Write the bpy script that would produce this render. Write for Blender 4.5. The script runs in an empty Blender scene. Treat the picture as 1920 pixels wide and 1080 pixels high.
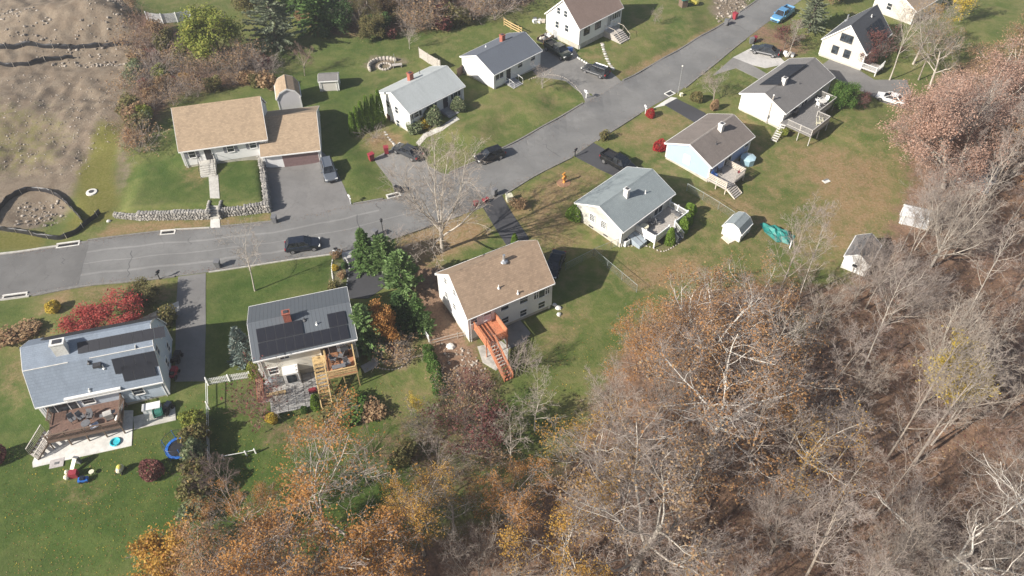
import bpy, bmesh, math, random
import numpy as np
from mathutils import Vector, Matrix
rnd = random.Random(7)
sc = bpy.context.scene
COL = sc.collection
R = math.radians

# ---------------------------------------------------------------- camera
CAMZ, FPX, PITCH, ROLL = 66.0, 1440.0, R(46.0), R(-0.5)
cam = bpy.data.cameras.new('camera')
cam.sensor_width = 36.0
cam.lens = FPX / 1920.0 * 36.0
cam.clip_start, cam.clip_end = 1.0, 4000.0
camo = bpy.data.objects.new('camera', cam)
camo.matrix_world = Matrix.Translation((0, 0, CAMZ)) @ Matrix.Rotation(R(90) - PITCH, 4, 'X') @ Matrix.Rotation(ROLL, 4, 'Z')
COL.objects.link(camo)
sc.camera = camo

# ---------------------------------------------------------------- daylight
SUN_AZ, SUN_EL = R(30.0), R(32.0)          # direction the shadows fall towards, sun height
world = bpy.data.worlds.new('World')
sc.world = world
world.use_nodes = True
wn = world.node_tree
sky = wn.nodes.new('ShaderNodeTexSky')
sky.sky_type = 'NISHITA'
sky.sun_disc = False
sky.sun_elevation = SUN_EL
sky.sun_rotation = R(90) - (SUN_AZ + math.pi)
sky.dust_density = 2.0
wn.links.new(sky.outputs[0], wn.nodes['Background'].inputs[0])
wn.nodes['Background'].inputs[1].default_value = 0.068
sun = bpy.data.lights.new('sun', 'SUN')
sun.energy, sun.angle, sun.color = 5.0, R(0.6), (1.0, 0.945, 0.87)
suno = bpy.data.objects.new('sun', sun)
suno.rotation_euler = Vector((math.cos(SUN_AZ) * math.cos(SUN_EL), math.sin(SUN_AZ) * math.cos(SUN_EL), -math.sin(SUN_EL))).to_track_quat('-Z', 'Y').to_euler()
suno.location = (-60, -20, 90)
COL.objects.link(suno)
sc.view_settings.view_transform = 'Standard'
sc.view_settings.look = 'None'
sc.view_settings.exposure = 0.68
sc.view_settings.gamma = 1.0
sc.cycles.max_bounces = 5
sc.cycles.diffuse_bounces = 2
sc.cycles.glossy_bounces = 2
sc.cycles.transmission_bounces = 2
sc.cycles.transparent_max_bounces = 4
sc.cycles.use_denoising = True

# ---------------------------------------------------------------- photo pixel -> place
def ray(px, py):
    x, y = (px - 960) / FPX, -(py - 540) / FPX
    c, s = math.cos(ROLL), math.sin(ROLL)
    x, y = c * x - s * y, s * x + c * y
    return Vector((x, math.cos(PITCH) + y * math.sin(PITCH), -math.sin(PITCH) + y * math.cos(PITCH)))
def P(px, py, z=0.0):
    d = ray(px, py)
    t = (z - CAMZ) / d.z
    return Vector((d.x * t, d.y * t, z))

# ---------------------------------------------------------------- terrain
CTRL = []
def ctl(z, *pts):
    for px, py in pts:
        q = P(px, py, z)
        CTRL.append((q.x, q.y, z))
ctl(0, (0, 520), (80, 510), (160, 495), (250, 480), (330, 470), (420, 462), (520, 445), (620, 425), (700, 410), (780, 380), (850, 360), (920, 325), (1000, 280), (1080, 240), (1150, 190), (1220, 150), (1300, 110), (1380, 60), (1450, 20))
ctl(0, (0, 478), (110, 462), (250, 443), (400, 428), (660, 383), (740, 371), (0, 560), (165, 535), (330, 518), (440, 502), (620, 477), (790, 428), (945, 366), (1075, 295), (1180, 228), (1275, 172))
ctl(0.05, (580, 350), (540, 330), (640, 330), (760, 320), (720, 310), (560, 305))
ctl(0.15, (900, 440), (1000, 400), (1060, 340), (1150, 300), (1300, 220), (1250, 240), (150, 560), (350, 560), (560, 530))
ctl(0.0, (350, 640), (800, 520), (700, 520))
ctl(-0.25, (1000, 600), (1150, 520), (1300, 430), (1450, 330), (960, 660), (1550, 300), (1000, 650))
ctl(-0.7, (60, 850), (250, 850), (150, 960), (560, 740), (700, 760), (330, 790), (640, 860), (20, 700))
ctl(-0.1, (340, 720), (180, 590))
ctl(-1.2, (100, 1070), (500, 1000), (900, 900), (1100, 800))
ctl(-0.6, (1300, 600), (1500, 520), (1650, 450), (1700, 350))
ctl(-1.8, (1300, 1000), (1600, 800), (1850, 600), (1850, 1000), (1500, 1070), (1900, 400))
ctl(-2.2, (960, 1200), (1700, 1200), (2200, 800), (300, 1300), (2100, 500))
ctl(1.5, (900, 210), (940, 190), (870, 240), (860, 195), (1000, 180), (1040, 160), (960, 150))
ctl(0.5, (850, 280), (960, 245), (1050, 195))
ctl(1.2, (1140, 100), (1200, 60), (1160, 40), (1250, 30), (1100, 110), (1060, 130), (1080, 150))
ctl(0.6, (1120, 140), (1090, 165))
ctl(0.1, (740, 260), (690, 270), (700, 250), (740, 245))
ctl(1.2, (600, 190), (680, 180), (760, 110), (700, 60), (850, 80), (900, 50), (1000, 40))
ctl(1.1, (300, 300), (350, 320), (450, 330), (450, 180), (400, 160), (260, 250))
ctl(0.6, (640, 290), (660, 330), (220, 330))
ctl(0.4, (100, 300), (50, 330), (170, 350), (180, 400), (80, 390))
ctl(0.0, (120, 440), (20, 450), (220, 420))
ctl(1.0, (60, 200), (150, 160), (220, 120))
ctl(2.2, (60, 50), (150, 40), (200, 20))
ctl(0.2, (1420, 90), (1480, 130), (1560, 130), (1600, 170), (1650, 150), (1600, 220))
ctl(1.0, (1550, 20), (1700, 60), (1850, 60), (800, 0), (1000, -40), (1300, -60), (600, -100), (100, -100), (1800, -100))
ctl(-0.3, (1680, 200), (1800, 200))
CA = np.array(CTRL)
WALL_A, WALL_B = P(215, 408), P(510, 398)          # foot of the street-side stone wall
DRV_A, DRV_B = P(507, 398), P(492, 302)            # foot of the stone wall beside the driveway
def sstep(t):
    t = np.clip(t, 0, 1)
    return t * t * (3 - 2 * t)
def HT(x, y):
    x = np.asarray(x, float); y = np.asarray(y, float)
    num = np.zeros_like(x); den = np.full_like(x, 1e-9)
    for cx, cy, cz in CA:
        w = 1.0 / ((x - cx) ** 2 + (y - cy) ** 2 + 5.0) ** 2
        num += w * cz; den += w
    z = num / den
    # lot held by the stone walls
    def sd(a, b):
        dx, dy = b.x - a.x, b.y - a.y
        l = math.hypot(dx, dy)
        return (dx * (y - a.y) - dy * (x - a.x)) / l, (dx * (x - a.x) + dy * (y - a.y)) / l
    s1, t1 = sd(WALL_A, WALL_B)
    s2, t2 = sd(DRV_A, DRV_B)
    L1 = (WALL_B - WALL_A).length
    up = sstep((s1 - 0.25) / 0.35) * sstep((s2 - 0.2) / 0.35) * sstep(t1 / 2.5) * (1 - sstep((s1 - 7.0) / 5.0))
    z = z + up * np.clip(1.15 - z, 0, 2)
    # street side stays at street level in front of the wall
    front = (1 - sstep((s1 - 0.0) / 0.3)) * sstep((s1 + 4) / 1.5) * sstep((t1 + 4) / 4) * (1 - sstep((t1 - L1) / 3))
    z = z * (1 - front)
    drv = (1 - sstep((s2 - 0.0) / 0.25)) * sstep((s2 + 7) / 2.0) * sstep((t2 + 2) / 2) * (1 - sstep((t2 - 7.5) / 1.0))
    z = z * (1 - drv) + 0.02 * drv
    # steps cut through the street wall
    return z
def ht(x, y):
    return float(HT(np.array([x]), np.array([y]))[0])
def G(px, py, dz=0.0):
    z = 0.0
    for _ in range(12):
        q = P(px, py, z + dz)
        z2 = ht(q.x, q.y)
        if abs(z2 - z) < 1e-3:
            break
        z = 0.5 * z + 0.5 * z2
    return Vector((q.x, q.y, z))
def at_top(px, py, base):
    """height of a point above 'base' that shows at photo row py"""
    lo, hi = -5.0, 45.0
    for _ in range(40):
        m = (lo + hi) / 2
        if proj(Vector((base.x, base.y, m)))[1] > py: lo = m
        else: hi = m
    return m
def proj(v):
    x, y, z = v.x, v.y, v.z - CAMZ
    w = (x, y * math.sin(PITCH) + z * math.cos(PITCH), y * math.cos(PITCH) - z * math.sin(PITCH))
    a, b = w[0] / w[2], w[1] / w[2]
    c, s = math.cos(-ROLL), math.sin(-ROLL)
    a, b = c * a - s * b, s * a + c * b
    return 960 + FPX * a, 540 - FPX * b

# ---------------------------------------------------------------- materials
MATS = {}
class NB:
    def __init__(self, name):
        self.m = bpy.data.materials.new(name)
        self.m.use_nodes = True
        self.t = self.m.node_tree
        self.b = self.t.nodes['Principled BSDF']
    def n(self, typ, **kw):
        nd = self.t.nodes.new(typ)
        for k, v in kw.items():
            setattr(nd, k, v)
        return nd
    def link(self, a, b):
        self.t.links.new(a, b)
    def val(self, sock, v):
        if hasattr(v, 'is_linked') or isinstance(v, bpy.types.NodeSocket):
            self.link(v, sock)
        else:
            sock.default_value = v
    def math(self, op, a, b=0.0, clamp=False):
        nd = self.n('ShaderNodeMath', operation=op); nd.use_clamp = clamp
        self.val(nd.inputs[0], a); self.val(nd.inputs[1], b)
        return nd.outputs[0]
    def mix(self, f, a, b, mode='MIX'):
        nd = self.n('ShaderNodeMix', data_type='RGBA', blend_type=mode)
        self.val(nd.inputs[0], f)
        self.val(nd.inputs[6], a if not isinstance(a, tuple) else (*a, 1))
        self.val(nd.inputs[7], b if not isinstance(b, tuple) else (*b, 1))
        return nd.outputs[2]
    def noise(self, scale, detail=4, rough=.55, vec=None, dist=0.0):
        nd = self.n('ShaderNodeTexNoise')
        nd.inputs['Scale'].default_value = scale
        nd.inputs['Detail'].default_value = detail
        nd.inputs['Roughness'].default_value = rough
        nd.inputs['Distortion'].default_value = dist
        if vec is not None: self.link(vec, nd.inputs['Vector'])
        return nd.outputs[0]
    def ramp(self, f, lo, hi):
        nd = self.n('ShaderNodeMapRange'); nd.clamp = True; nd.interpolation_type = 'SMOOTHSTEP'
        self.val(nd.inputs[0], f); nd.inputs[1].default_value = lo; nd.inputs[2].default_value = hi
        return nd.outputs[0]
    def obj(self):
        return self.n('ShaderNodeTexCoord').outputs['Object']
    def pos(self):
        return self.n('ShaderNodeNewGeometry').outputs['Position']
    def bump(self, h, strength=.3, dist=.02):
        nd = self.n('ShaderNodeBump')
        nd.inputs['Strength'].default_value = strength
        nd.inputs['Distance'].default_value = dist
        self.link(h, nd.inputs['Height'])
        self.link(nd.outputs[0], self.b.inputs['Normal'])
def col(c, k):
    return tuple(max(0, min(1, v * k)) for v in c)
def mat(name, c, rough=.75, var=.18, scale=3.0, metal=0.0, bump=0.0, spec=None, dirt=0.0):
    if name in MATS: return MATS[name]
    m = NB(name)
    v = m.obj()
    f = m.noise(scale, 5, .6, v)
    cc = m.mix(m.ramp(f, .3, .7), col(c, 1 - var), col(c, 1 + var))
    if dirt:
        d = m.noise(.6, 6, .65, m.pos())
        cc = m.mix(m.math('MULTIPLY', m.ramp(d, .45, .75), dirt), cc, (.16, .13, .1))
    m.link(cc, m.b.inputs['Base Color'])
    m.b.inputs['Roughness'].default_value = rough
    m.b.inputs['Metallic'].default_value = metal
    if spec is not None: m.b.inputs['Specular IOR Level'].default_value = spec
    if bump: m.bump(m.noise(scale * 6, 4, .6, v), bump, .02)
    MATS[name] = m.m
    return m.m
def siding(name, c, dirt=.12):
    if name in MATS: return MATS[name]
    m = NB(name)
    v = m.obj()
    sp = m.n('ShaderNodeSeparateXYZ'); m.link(v, sp.inputs[0])
    lap = m.math('FRACT', m.math('MULTIPLY', sp.outputs[2], 5.5))
    f = m.noise(.9, 6, .6, v)
    cc = m.mix(m.ramp(f, .35, .75), c, col(c, .93))
    cc = m.mix(m.math('MULTIPLY', m.math('GREATER_THAN', lap, .9), .12), cc, col(c, .55))
    low = m.noise(2.2, 5, .6, v)
    cc = m.mix(m.math('MULTIPLY', m.ramp(low, .5, .8), dirt), cc, (.33, .3, .24))
    m.link(cc, m.b.inputs['Base Color'])
    m.b.inputs['Roughness'].default_value = .6
    m.bump(lap, .25, .015)
    MATS[name] = m.m
    return m.m
def shingle(name, c, streak=.25, fine=.3):
    if name in MATS: return MATS[name]
    m = NB(name)
    v = m.obj()
    br = m.n('ShaderNodeTexBrick')
    mp = m.n('ShaderNodeMapping'); mp.inputs['Scale'].default_value = (1, 1, 1)
    m.link(v, mp.inputs[0]); m.link(mp.outputs[0], br.inputs[0])
    br.inputs['Color1'].default_value = (*col(c, 1 - fine), 1)
    br.inputs['Color2'].default_value = (*col(c, 1 + fine), 1)
    br.inputs['Mortar'].default_value = (*col(c, .62), 1)
    br.inputs['Scale'].default_value = 1.0
    br.inputs['Mortar Size'].default_value = .012
    br.inputs['Brick Width'].default_value = .32
    br.inputs['Row Height'].default_value = .17
    br.inputs['Bias'].default_value = 0.0
    g = m.noise(9, 5, .75, v)
    cc = m.mix(m.ramp(g, .3, .7), br.outputs[0], col(c, 1.02))
    mp2 = m.n('ShaderNodeMapping'); mp2.inputs['Scale'].default_value = (1.1, .22, .3)
    m.link(v, mp2.inputs[0])
    s = m.noise(1.0, 6, .6, mp2.outputs[0])
    cc = m.mix(m.math('MULTIPLY', m.ramp(s, .42, .72), streak), cc, col(c, .6))
    b = m.noise(.35, 3, .5, v)
    cc = m.mix(m.math('MULTIPLY', m.ramp(b, .45, .7), .25), cc, col(c, 1.25))
    m.link(cc, m.b.inputs['Base Color'])
    m.b.inputs['Roughness'].default_value = .88
    m.bump(br.outputs[1], .4, .02)
    MATS[name] = m.m
    return m.m
def glassmat(name='window_glass', c=(.02, .025, .03), rough=.08):
    if name in MATS: return MATS[name]
    m = NB(name)
    m.link(m.mix(m.ramp(m.noise(1.3, 3, .5, m.pos()), .4, .65), c, col(c, 2.6)), m.b.inputs['Base Color'])
    m.b.inputs['Roughness'].default_value = rough
    m.b.inputs['Specular IOR Level'].default_value = .6
    MATS[name] = m.m
    return m.m
def paint(name, c, rough=.28, metal=.35):
    if name in MATS: return MATS[name]
    m = NB(name)
    d = m.ramp(m.noise(2.5, 5, .6, m.obj()), .45, .8)
    m.link(m.mix(m.math('MULTIPLY', d, .2), c, (.2, .19, .17)), m.b.inputs['Base Color'])
    m.b.inputs['Roughness'].default_value = rough
    m.b.inputs['Metallic'].default_value = metal
    m.b.inputs['Coat Weight'].default_value = .5
    MATS[name] = m.m
    return m.m

# ---------------------------------------------------------------- mesh helpers
class MB:
    def __init__(self):
        self.v, self.f, self.mi = [], [], []
    def add(self, vs, fs, mi=0):
        o = len(self.v)
        self.v.extend([tuple(p) for p in vs])
        self.f.extend([tuple(i + o for i in q) for q in fs])
        self.mi.extend([mi] * len(fs))
        return self
    def box(self, c, s, rz=0.0, mi=0, M=None):
        hx, hy, hz = s[0] / 2, s[1] / 2, s[2] / 2
        vs = [(-hx, -hy, -hz), (hx, -hy, -hz), (hx, hy, -hz), (-hx, hy, -hz), (-hx, -hy, hz), (hx, -hy, hz), (hx, hy, hz), (-hx, hy, hz)]
        if M is not None:
            vs = [M @ Vector(p) + Vector(c) for p in vs]
        else:
            cr, sr = math.cos(rz), math.sin(rz)
            vs = [(c[0] + x * cr - y * sr, c[1] + x * sr + y * cr, c[2] + z) for x, y, z in vs]
        return self.add(vs, [(3, 2, 1, 0), (4, 5, 6, 7), (0, 1, 5, 4), (1, 2, 6, 5), (2, 3, 7, 6), (3, 0, 4, 7)], mi)
    def bx(self, x0, x1, y0, y1, z0, z1, mi=0):
        return self.box(((x0 + x1) / 2, (y0 + y1) / 2, (z0 + z1) / 2), (abs(x1 - x0), abs(y1 - y0), abs(z1 - z0)), 0, mi)
    def beam(self, a, b, w, h, mi=0):
        a, b = Vector(a), Vector(b)
        d = b - a
        M = d.to_track_quat('X', 'Z').to_matrix()
        return self.box((a + b) / 2, (d.length, w, h), 0, mi, M)
    def prism(self, poly, off, mi=0):
        """poly: list of 3d points, extruded by vector off"""
        n = len(poly); off = Vector(off)
        p = [Vector(q) for q in poly]
        vs = p + [q + off for q in p]
        fs = [tuple(range(n))[::-1], tuple(range(n, 2 * n))] + [(i, (i + 1) % n, n + (i + 1) % n, n + i) for i in range(n)]
        return self.add(vs, fs, mi)
    def tube(self, pts, rad, n=6, mi=0, cap=True):
        pts = [Vector(p) for p in pts]
        if not isinstance(rad, (list, tuple)): rad = [rad] * len(pts)
        vs, fs = [], []
        for i, p in enumerate(pts):
            d = (pts[min(i + 1, len(pts) - 1)] - pts[max(i - 1, 0)])
            if d.length < 1e-9: d = Vector((0, 0, 1))
            d.normalize()
            a = d.cross(Vector((0, 0, 1)) if abs(d.z) < .9 else Vector((1, 0, 0))).normalized()
            b = d.cross(a)
            for k in range(n):
                t = 2 * math.pi * k / n
                vs.append(p + (a * math.cos(t) + b * math.sin(t)) * rad[i])
        for i in range(len(pts) - 1):
            for k in range(n):
                fs.append((i * n + k, i * n + (k + 1) % n, (i + 1) * n + (k + 1) % n, (i + 1) * n + k))
        if cap:
            fs.append(tuple(range(n))[::-1]); fs.append(tuple(range((len(pts) - 1) * n, len(pts) * n)))
        return self.add(vs, fs, mi)
    def lathe(self, c, prof, n=14, mi=0, sx=1.0, sy=1.0):
        c = Vector(c); vs, fs = [], []
        for r, z in prof:
            for k in range(n):
                t = 2 * math.pi * k / n
                vs.append(c + Vector((r * sx * math.cos(t), r * sy * math.sin(t), z)))
        m = len(prof)
        for i in range(m - 1):
            for k in range(n):
                fs.append((i * n + k, i * n + (k + 1) % n, (i + 1) * n + (k + 1) % n, (i + 1) * n + k))
        fs.append(tuple(range(n))[::-1]); fs.append(tuple(range((m - 1) * n, m * n)))
        return self.add(vs, fs, mi)
    def ball(self, c, r, n=10, mi=0, jit=0.0):
        c = Vector(c)
        if not isinstance(r, (tuple, list)): r = (r, r, r)
        vs, fs = [], []
        m = max(4, n // 2 + 1)
        for i in range(1, m):
            ph = math.pi * i / m
            for k in range(n):
                t = 2 * math.pi * k / n
                j = 1 + rnd.uniform(-jit, jit)
                vs.append(c + Vector((r[0] * math.sin(ph) * math.cos(t) * j, r[1] * math.sin(ph) * math.sin(t) * j, r[2] * math.cos(ph) * j)))
        top, bot = len(vs), len(vs) + 1
        vs += [c + Vector((0, 0, r[2])), c - Vector((0, 0, r[2]))]
        for i in range(m - 2):
            for k in range(n):
                fs.append((i * n + k, (i + 1) * n + k, (i + 1) * n + (k + 1) % n, i * n + (k + 1) % n))
        for k in range(n):
            fs.append((top, k, (k + 1) % n)); fs.append((bot, (m - 2) * n + (k + 1) % n, (m - 2) * n + k))
        return self.add(vs, fs, mi)
    def mesh(self, name, mats, smooth=False):
        me = bpy.data.meshes.new(name)
        me.from_pydata(self.v, [], self.f)
        for m in (mats if isinstance(mats, (list, tuple)) else [mats]):
            me.materials.append(m)
        if any(self.mi): me.polygons.foreach_set('material_index', self.mi)
        if smooth: me.polygons.foreach_set('use_smooth', [True] * len(self.f))
        me.update()
        return me
    def build(self, name, mats, parent=None, smooth=False, loc=None, rz=None):
        o = bpy.data.objects.new(name, self.mesh(name, mats, smooth))
        COL.objects.link(o)
        if parent is not None: o.parent = parent
        if loc is not None: o.location = loc
        if rz is not None: o.rotation_euler = (0, 0, rz)
        return o
def tag(o, label=None, cat=None, group=None, kind=None):
    if label: o['label'] = label
    if cat: o['category'] = cat
    if group: o['group'] = group
    if kind: o['kind'] = kind
    return o
def thing(name, label, cat, loc=(0, 0, 0), rz=0.0, group=None):
    o = bpy.data.objects.new(name, None)
    o.empty_display_size = .5
    COL.objects.link(o)
    o.location = loc
    o.rotation_euler = (0, 0, rz)
    return tag(o, label, cat, group)
def meshobj(name, me, parent=None, loc=None, rz=0.0, scale=None):
    o = bpy.data.objects.new(name, me)
    COL.objects.link(o)
    if parent is not None: o.parent = parent
    if loc is not None: o.location = loc
    o.rotation_euler = (0, 0, rz)
    if scale is not None: o.scale = scale
    return o
def copy_tree(o, parent=None):
    c = o.copy(); COL.objects.link(c)
    c.parent = parent
    for ch in list(o.children): copy_tree(ch, c)
    return c
def arr_mesh(name, V, F, mats, mi=None, smooth=False):
    """V (n,3) array, F (m,k) array of equal-sized faces"""
    me = bpy.data.meshes.new(name)
    V = np.asarray(V, np.float32); F = np.asarray(F, np.int32)
    k = F.shape[1]
    me.vertices.add(len(V)); me.vertices.foreach_set('co', V.ravel())
    me.loops.add(F.size); me.loops.foreach_set('vertex_index', F.ravel())
    me.polygons.add(len(F))
    me.polygons.foreach_set('loop_start', np.arange(0, F.size, k, dtype=np.int32))
    if mi is not None: me.polygons.foreach_set('material_index', np.asarray(mi, np.int32))
    if smooth: me.polygons.foreach_set('use_smooth', np.ones(len(F), bool))
    for m in (mats if isinstance(mats, (list, tuple)) else [mats]): me.materials.append(m)
    me.update(calc_edges=True)
    return me
# ================================================================ ground
def spread(lo, hi, step, far):
    core = np.arange(lo, hi + step / 2, step)
    out, d, x = [], step, 0.0
    while x < far:
        d *= 1.35; x += d; out.append(x)
    out = np.array(out)
    return np.concatenate([lo - out[::-1], core, hi + out])
GX = spread(-104, 122, .5, 700)
GY = spread(6, 172, .5, 700)
XX, YY = np.meshgrid(GX, GY)
ZZ = HT(XX, YY)
def inpoly(poly, X, Y):
    ins = np.zeros(X.shape, bool)
    n = len(poly)
    for i in range(n):
        x1, y1 = poly[i]; x2, y2 = poly[(i + 1) % n]
        if y1 == y2: continue
        c = ((y1 > Y) != (y2 > Y)) & (X < (x2 - x1) * (Y - y1) / (y2 - y1) + x1)
        ins ^= c
    return ins
def blur(a, k):
    for _ in range(3):
        for ax in (0, 1):
            c = np.cumsum(np.pad(a, [(k + 1, k) if i == ax else (0, 0) for i in (0, 1)], mode='edge'), axis=ax)
            n = 2 * k + 1
            a = (c[n:] - c[:-n]) / n if ax == 0 else (c[:, n:] - c[:, :-n]) / n
    return a
def wpoly(pts):
    return [(P(*p).x, P(*p).y) for p in pts]
ZONES = {
 'dry': [
  (.34, 8, [(1120, 260), (1300, 180), (1420, 200), (1560, 190), (1720, 200), (1720, 480), (1300, 540), (1050, 560), (1000, 480), (1100, 330)]),
  (.3, 8, [(760, 260), (900, 180), (1100, 60), (1340, 0), (1390, 20), (1100, 190), (960, 265), (840, 320)]),
  (.75, 1, [(205, 418), (512, 402), (512, 414), (170, 452)]),
  (.7, 2, [(70, 548), (332, 520), (338, 585), (255, 560), (140, 575), (60, 610)]),
  (.55, 3, [(20, 600), (130, 600), (80, 680), (60, 760), (20, 780), (-20, 700)]),
  (.95, 2, [(735, 445), (868, 404), (900, 398), (930, 440), (830, 490), (760, 500)]),
  (.35, 2, [(905, 400), (935, 430), (985, 450), (900, 450), (850, 470)]),
  (.65, 3, [(925, 385), (1075, 298), (1140, 312), (1172, 312), (1080, 380), (1072, 420), (1135, 468), (1010, 484), (960, 430)]),
  (.75, 3, [(1125, 480), (1180, 470), (1230, 480), (1310, 465), (1340, 430), (1370, 470), (1300, 530), (1200, 560)]),
  (.75, 6, [(1440, 265), (1520, 255), (1620, 280), (1700, 270), (1710, 400), (1610, 490), (1500, 490), (1440, 440), (1540, 400), (1500, 330), (1440, 310)]),
  (.6, 3, [(1290, 330), (1420, 360), (1480, 420), (1420, 460), (1380, 410), (1300, 380)]),
  (.6, 3, [(1120, 255), (1240, 205), (1340, 215), (1250, 262), (1180, 290)]),
  (.6, 2, [(1350, 230), (1380, 200), (1440, 240), (1400, 250)]),
  (.9, 2, [(670, 258), (735, 240), (775, 268), (700, 290)]),
  (.5, 2, [(1090, 110), (1130, 105), (1150, 140), (1110, 130)]),
  (.8, 1, [(1160, 155), (1290, 100), (1400, 30), (1390, 20), (1270, 90), (1150, 145)]),
  (.4, 4, [(700, 690), (830, 690), (820, 760), (700, 790)]),
  (.5, 2, [(75, 905), (110, 890), (210, 905), (190, 935), (90, 940)]),
  (.7, 2, [(350, 320), (390, 315), (395, 370), (360, 365)]), (.6, 2, [(408, 330), (435, 320), (430, 360), (410, 365)]),
  (.75, 2, [(680, 625), (770, 600), (790, 650), (760, 690), (700, 690)]),
  (.5, 3, [(1060, 540), (1110, 560), (1090, 640), (1020, 680), (960, 690), (1000, 620)]),
 ],
 'dirt': [
  (1, 2, [(-500, -80), (254, -80), (258, 90), (246, 115), (240, 180), (229, 250), (190, 290), (155, 345), (135, 385), (70, 432), (-400, 470)]),
  (.3, 2, [(775, 480), (838, 500), (862, 590), (890, 650), (940, 738), (870, 745), (812, 690), (790, 610), (770, 540)]),
  (.9, 2, [(1335, -40), (1425, -40), (1400, 20), (1350, 45), (1330, 30)]),
  (.7, 1, [(1215, 455), (1240, 437), (1275, 455), (1243, 470)]),
  (.8, 1, [(678, 138), (700, 115), (755, 120), (770, 130), (710, 145)]),
  (.6, 1, [(608, 520), (645, 470), (655, 530), (640, 548), (625, 545)]),
  (.8, 1, [(715, 640), (770, 632), (770, 680), (705, 690)]),
  (.7, 1, [(930, 335), (1000, 500), (860, 480), (830, 500), (780, 520)][:0] or [(225, 260), (240, 260), (250, 330), (215, 400), (212, 340)]),
 ],
 'litter': [
  (.95, 2, [(765, 490), (838, 495), (862, 590), (890, 650), (940, 738), (870, 745), (812, 690), (790, 610), (765, 540)]),
  (1, 3, [(1735, 175), (1800, 120), (2300, 90), (2700, 1600), (300, 1600), (320, 1085), (430, 1000), (560, 1050), (800, 1010), (960, 950), (1075, 850), (1115, 730), (1190, 610), (1290, 545), (1480, 515), (1560, 540), (1650, 460), (1710, 340), (1690, 220)]),
  (.85, 2, [(242, 60), (290, 45), (400, 95), (520, 115), (505, 165), (470, 172), (330, 190), (310, 225), (262, 290), (228, 270), (240, 180)]),
  (.8, 2, [(560, -80), (1010, -80), (1000, 20), (930, 35), (850, 62), (740, 75), (640, 82), (570, 60)]),
  (.7, 2, [(1390, 60), (1440, 40), (1530, 100), (1480, 115), (1440, 100)]),
  (.55, 5, [(640, 790), (780, 760), (880, 750), (980, 850), (900, 960), (700, 900)]),
  (.6, 2, [(480, 790), (560, 770), (620, 770), (640, 800), (560, 830), (480, 830)]),
 ],
 'moss': [
  (1, 2, [(192, 235), (230, 240), (217, 330), (222, 395), (195, 420), (110, 442), (140, 400), (148, 340)]),
  (.48, 5, [(-100, 200), (110, 205), (145, 265), (110, 330), (-100, 350)]),
  (1, 1, [(-200, 440), (60, 432), (105, 452), (60, 466), (-200, 482)]),
 ]}
att = np.zeros(XX.shape + (4,), np.float32)
for ci, nm in enumerate(('dry', 'dirt', 'litter', 'moss')):
    a = np.zeros(XX.shape)
    for v, k, poly in ZONES[nm]:
        a = np.maximum(a, blur(inpoly(wpoly(poly), XX, YY) * float(v), k))
    att[..., ci] = a
LUSH = [(1, 5, [(-100, 690), (60, 800), (340, 790), (395, 720), (480, 700), (500, 780), (640, 800), (800, 760), (860, 900), (700, 1080), (-100, 1100)]),
 (1, 3, [(388, 512), (625, 478), (625, 545), (480, 570), (470, 700), (388, 710)]), (.9, 2, [(290, 300), (385, 300), (390, 392), (250, 396), (260, 330)]), (.9, 2, [(412, 320), (495, 305), (503, 385), (415, 385)]),
 (.9, 3, [(505, 150), (660, 130), (700, 200), (660, 250), (720, 360), (665, 378), (610, 260), (600, 200), (500, 215)]), (.7, 2, [(-60, 562), (60, 556), (40, 620), (-60, 640)]), (.6, 3, [(560, 100), (800, 60), (780, 120), (690, 130), (600, 130)]),
 (.55, 3, [(1380, 335), (1460, 350), (1540, 400), (1500, 425), (1400, 390)]), (.5, 3, [(1200, 280), (1240, 300), (1330, 350), (1380, 370), (1300, 350), (1190, 300)]), (.5, 3, [(960, 720), (1060, 600), (1090, 640), (1000, 790)])]
lush = np.zeros(XX.shape)
for v, k, poly in LUSH: lush = np.maximum(lush, blur(inpoly(wpoly(poly), XX, YY) * float(v), k))
# heaps and ruts of the building site, forest floor unevenness
rg = np.random.RandomState(3)
def vnoise(scale, seed):
    r = np.random.RandomState(seed).rand(64, 64)
    gx, gy = XX / scale, YY / scale
    ix, iy = np.floor(gx).astype(int), np.floor(gy).astype(int)
    fx, fy = sstep(gx - ix), sstep(gy - iy)
    g = lambda i, j: r[i % 64, j % 64]
    return (g(ix, iy) * (1 - fx) + g(ix + 1, iy) * fx) * (1 - fy) + (g(ix, iy + 1) * (1 - fx) + g(ix + 1, iy + 1) * fx) * fy - .5
DIRTN = att[..., 1] * (YY > 66) * (XX < -45)
ZZ = ZZ + DIRTN * (vnoise(5, 1) * .7 + vnoise(2.1, 2) * .4 + vnoise(1.05, 9) * .5) * sstep((YY - 82) / 8)
pile = P(150, 60, 2)
for (px, py, hh, rr) in ((120, 55, 2.2, 6.5), (190, 45, 2.6, 5), (40, 60, 1.8, 7), (235, 60, 1.6, 4)):
    q = P(px, py, 1.5)
    ZZ = ZZ + hh * np.exp(-((XX - q.x) ** 2 + (YY - q.y) ** 2) / rr ** 2)
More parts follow.
